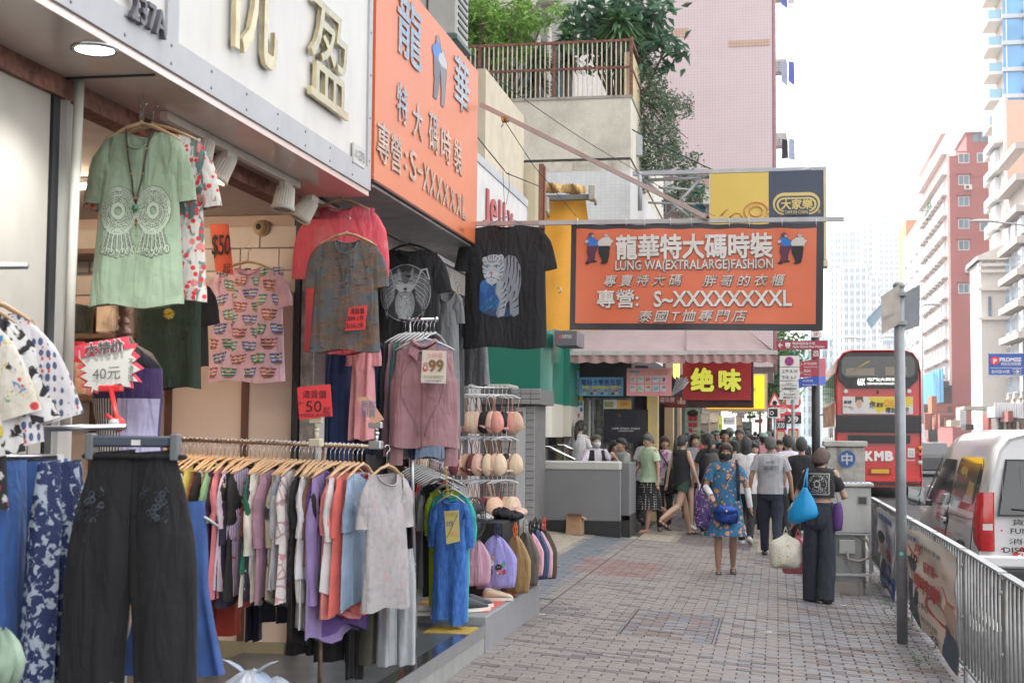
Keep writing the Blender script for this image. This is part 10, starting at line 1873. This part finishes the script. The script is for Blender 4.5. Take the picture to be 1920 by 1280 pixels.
ppl('woman with long black hair and white shirt walking behind the floral dress',1399,22.6,1.66,PI-.1,True,('shirt',WHT),('trousers',BLK),('long',HAIRB),.2,shoes=SHW)
ppl('man in black T-shirt just beyond the woman in the crop top',1503,21.5,1.72,PI,False,('tee',BLK),('trousers',BLK),('short',HAIRB),.15)
ppl('man in white shirt leaning close to the guard',1478,23.0,1.74,PI+.3,False,('shirt',CL((.55,.52,.60),'lilac_white_cloth')),('trousers',BLK),('short',HAIRB),.1)
ppl('woman in grey hooded top looking at her phone behind the striding woman',1302,25.0,1.62,.4,True,('tee',CL((.22,.22,.24),'mid_grey_cloth')),('shorts',BLK),('long',HAIRR),.15,arms=((12,25,70,20),(12,10,40)),shoes=SHW)
ppl('person in navy T-shirt seen between the backpack and the white shirt',1358,27,1.74,.2,False,('tee',NAVY),('trousers',BLK),('short',HAIRB),.2,skin=1)
ppl('woman in white top standing at the top of the stairs',1086,24.4,1.60,PI-.3,True,('tee',WHT),('trousers',BLK),('pony',HAIRB),.05,z=.35)
t,I=ppl('elderly man with grey hair and pale face mask in black vest over a white shirt',1117,23.2,1.62,.5,False,('shirt',CL((.52,.48,.54),'pale_lilac_cloth')),('trousers',BLK),('short',HAIRG),.05,arms=((18,20,70,25),(14,30,95,30)),z=.10,mask=M('pale_mask',(.52,.52,.52),.8))
b=MB();O=I['O'];rs=[]
for zz,rx,ry in((.50,.165,.095),(.42,.185,.12),(.3,.180,.132),(.15,.175,.128),(.0,.18,.13)):rs.append([(rx*1.03*cos(q),ry*sin(q),O.z+zz)for q in[-PI/2+.35+(2*PI-.7)*k/24 for k in range(25)]])
b.rings(rs,0,False,True,closed=False);b.bd_('vest',BLK,t,True)
ppl('woman with black hair and striped blue top coming up the stairs',1150,23.6,1.50,.9,True,('vest',MP('blue_white_stripe',(.45,.45,.52),[('waveZ',(.06,.08,.25),16,.5)])),('trousers',BLK),('bob',HAIRB),.05,z=.12)
ppl('man in grey polo holding a phone to his face on the stairs',1167,23.2,1.62,-.9,False,('polo',CL((.20,.21,.19),'olive_grey_cloth')),('trousers',DDEN),('short',HAIRB),.05,arms=((12,30,110,10),(12,30,115,15)),skin=1,z=.05)
ppl('person in white sleeveless top behind the older woman in green',1211,24.6,1.58,PI-.4,True,('tee',WHT),('trousers',DDEN),('bob',HAIRB),.2)
rc=RR(21);CC=[('black',BLK),('white',WHT),('navy',NAVY),('grey',CL((.18,.18,.19),'crowd_grey')),('pink',CL((.5,.22,.26),'crowd_pink')),('lilac',CL((.34,.20,.42),'crowd_lilac')),('olive',CL((.12,.13,.07),'crowd_olive')),('teal',CL((.05,.25,.25),'crowd_teal')),('red',CL((.42,.05,.05),'crowd_red')),('blue',CL((.06,.16,.4),'crowd_blue')),('beige',CL((.42,.34,.24),'crowd_beige'))]
HR=[('short','short hair'),('long','long hair'),('bob','bobbed hair'),('pony','a ponytail'),('short','a cap'),('perm','curly hair')]
spots=[(1291,27.5),(1313,28.6),(1334,26.4),(1345,30),(1376,25.8),(1388,29),(1318,32),(1410,27.4),(1418,31),(1432,28.5),(1366,33),(1400,35),(1425,37),(1448,30),(1462,26.5),(1383,39),(1440,41),(1465,36),(1408,44),(1487,28),(1350,36),(1455,45),(1478,41),(1330,39),(1512,26),(1430,52),(1395,54),(1447,58),(1416,63),(1372,47),(1493,34),(1471,50),(1302,26.2),(1368,30.5),(1394,32),(1440,33.5),(1415,25.2),(1476,24.6),(1340,34),(1502,29),(1325,25),(1452,38),(1387,43),(1425,47)]
for i,(u,Y)in enumerate(spots):
 ti=(i*5+3+i//11)%11;bi=(i*3)%4;hi=(i*7+1)%6;away=rc.random()<.62;nm,tmt=CC[ti];fem=hi in(1,2,3,5)
 where=('left in the' if u<1370 else 'middle of the' if u<1430 else 'kerb side of the')+(' near' if Y<30 else ' farther' if Y<42 else ' far-off')+' crowd'
 x=P(u,830,Y=Y).x
 person(f'{"person" if not fem else "woman"} in {nm} top with {HR[hi][1]} {"walking away" if away else "facing us"}, {where}',x,Y,rc.uniform(1.54,1.66)if fem else rc.uniform(1.66,1.78),(PI if away else 0)+rc.uniform(-.3,.3),fem,rc.uniform(.1,.3),rc.choice([-1,1]),(('tee','loose','tee','shirt')[i%4],tmt),(('trousers',BLK),('trousers',DDEN),('shorts',CL((.25,.22,.18),'khaki_cloth')),('trousers',NAVY))[bi],((12,8,20),(12,-8,15)),(HR[hi][0],HAIRB if i%5 else HAIRG),SHW if i%3==0 else SHB,i%2,1 if Y<34 and not away else 0,group='crowd farther along the pavement',cap_mat=M('sage_cap',(.22,.32,.28),.8)if hi==4 else None)
 # ======== haze
b=MB();b.box(-60,-25,-2.2,140,900,125);hz_=b.bd_('haze',None if False else M('haze_dummy',(1,1,1),var=0));hz_.data.materials.clear();m=bpy.data.materials.new('haze_air');m.use_nodes=True;t_=m.node_tree;t_.nodes.clear();o_=t_.nodes.new('ShaderNodeOutputMaterial');v_=t_.nodes.new('ShaderNodeVolumePrincipled');v_.inputs['Color'].default_value=(.93,.95,1,1);v_.inputs['Density'].default_value=.0005;v_.inputs['Anisotropy'].default_value=.35;t_.links.new(v_.outputs[0],o_.inputs['Volume']);hz_.data.materials.append(m);hz_['kind']='stuff'
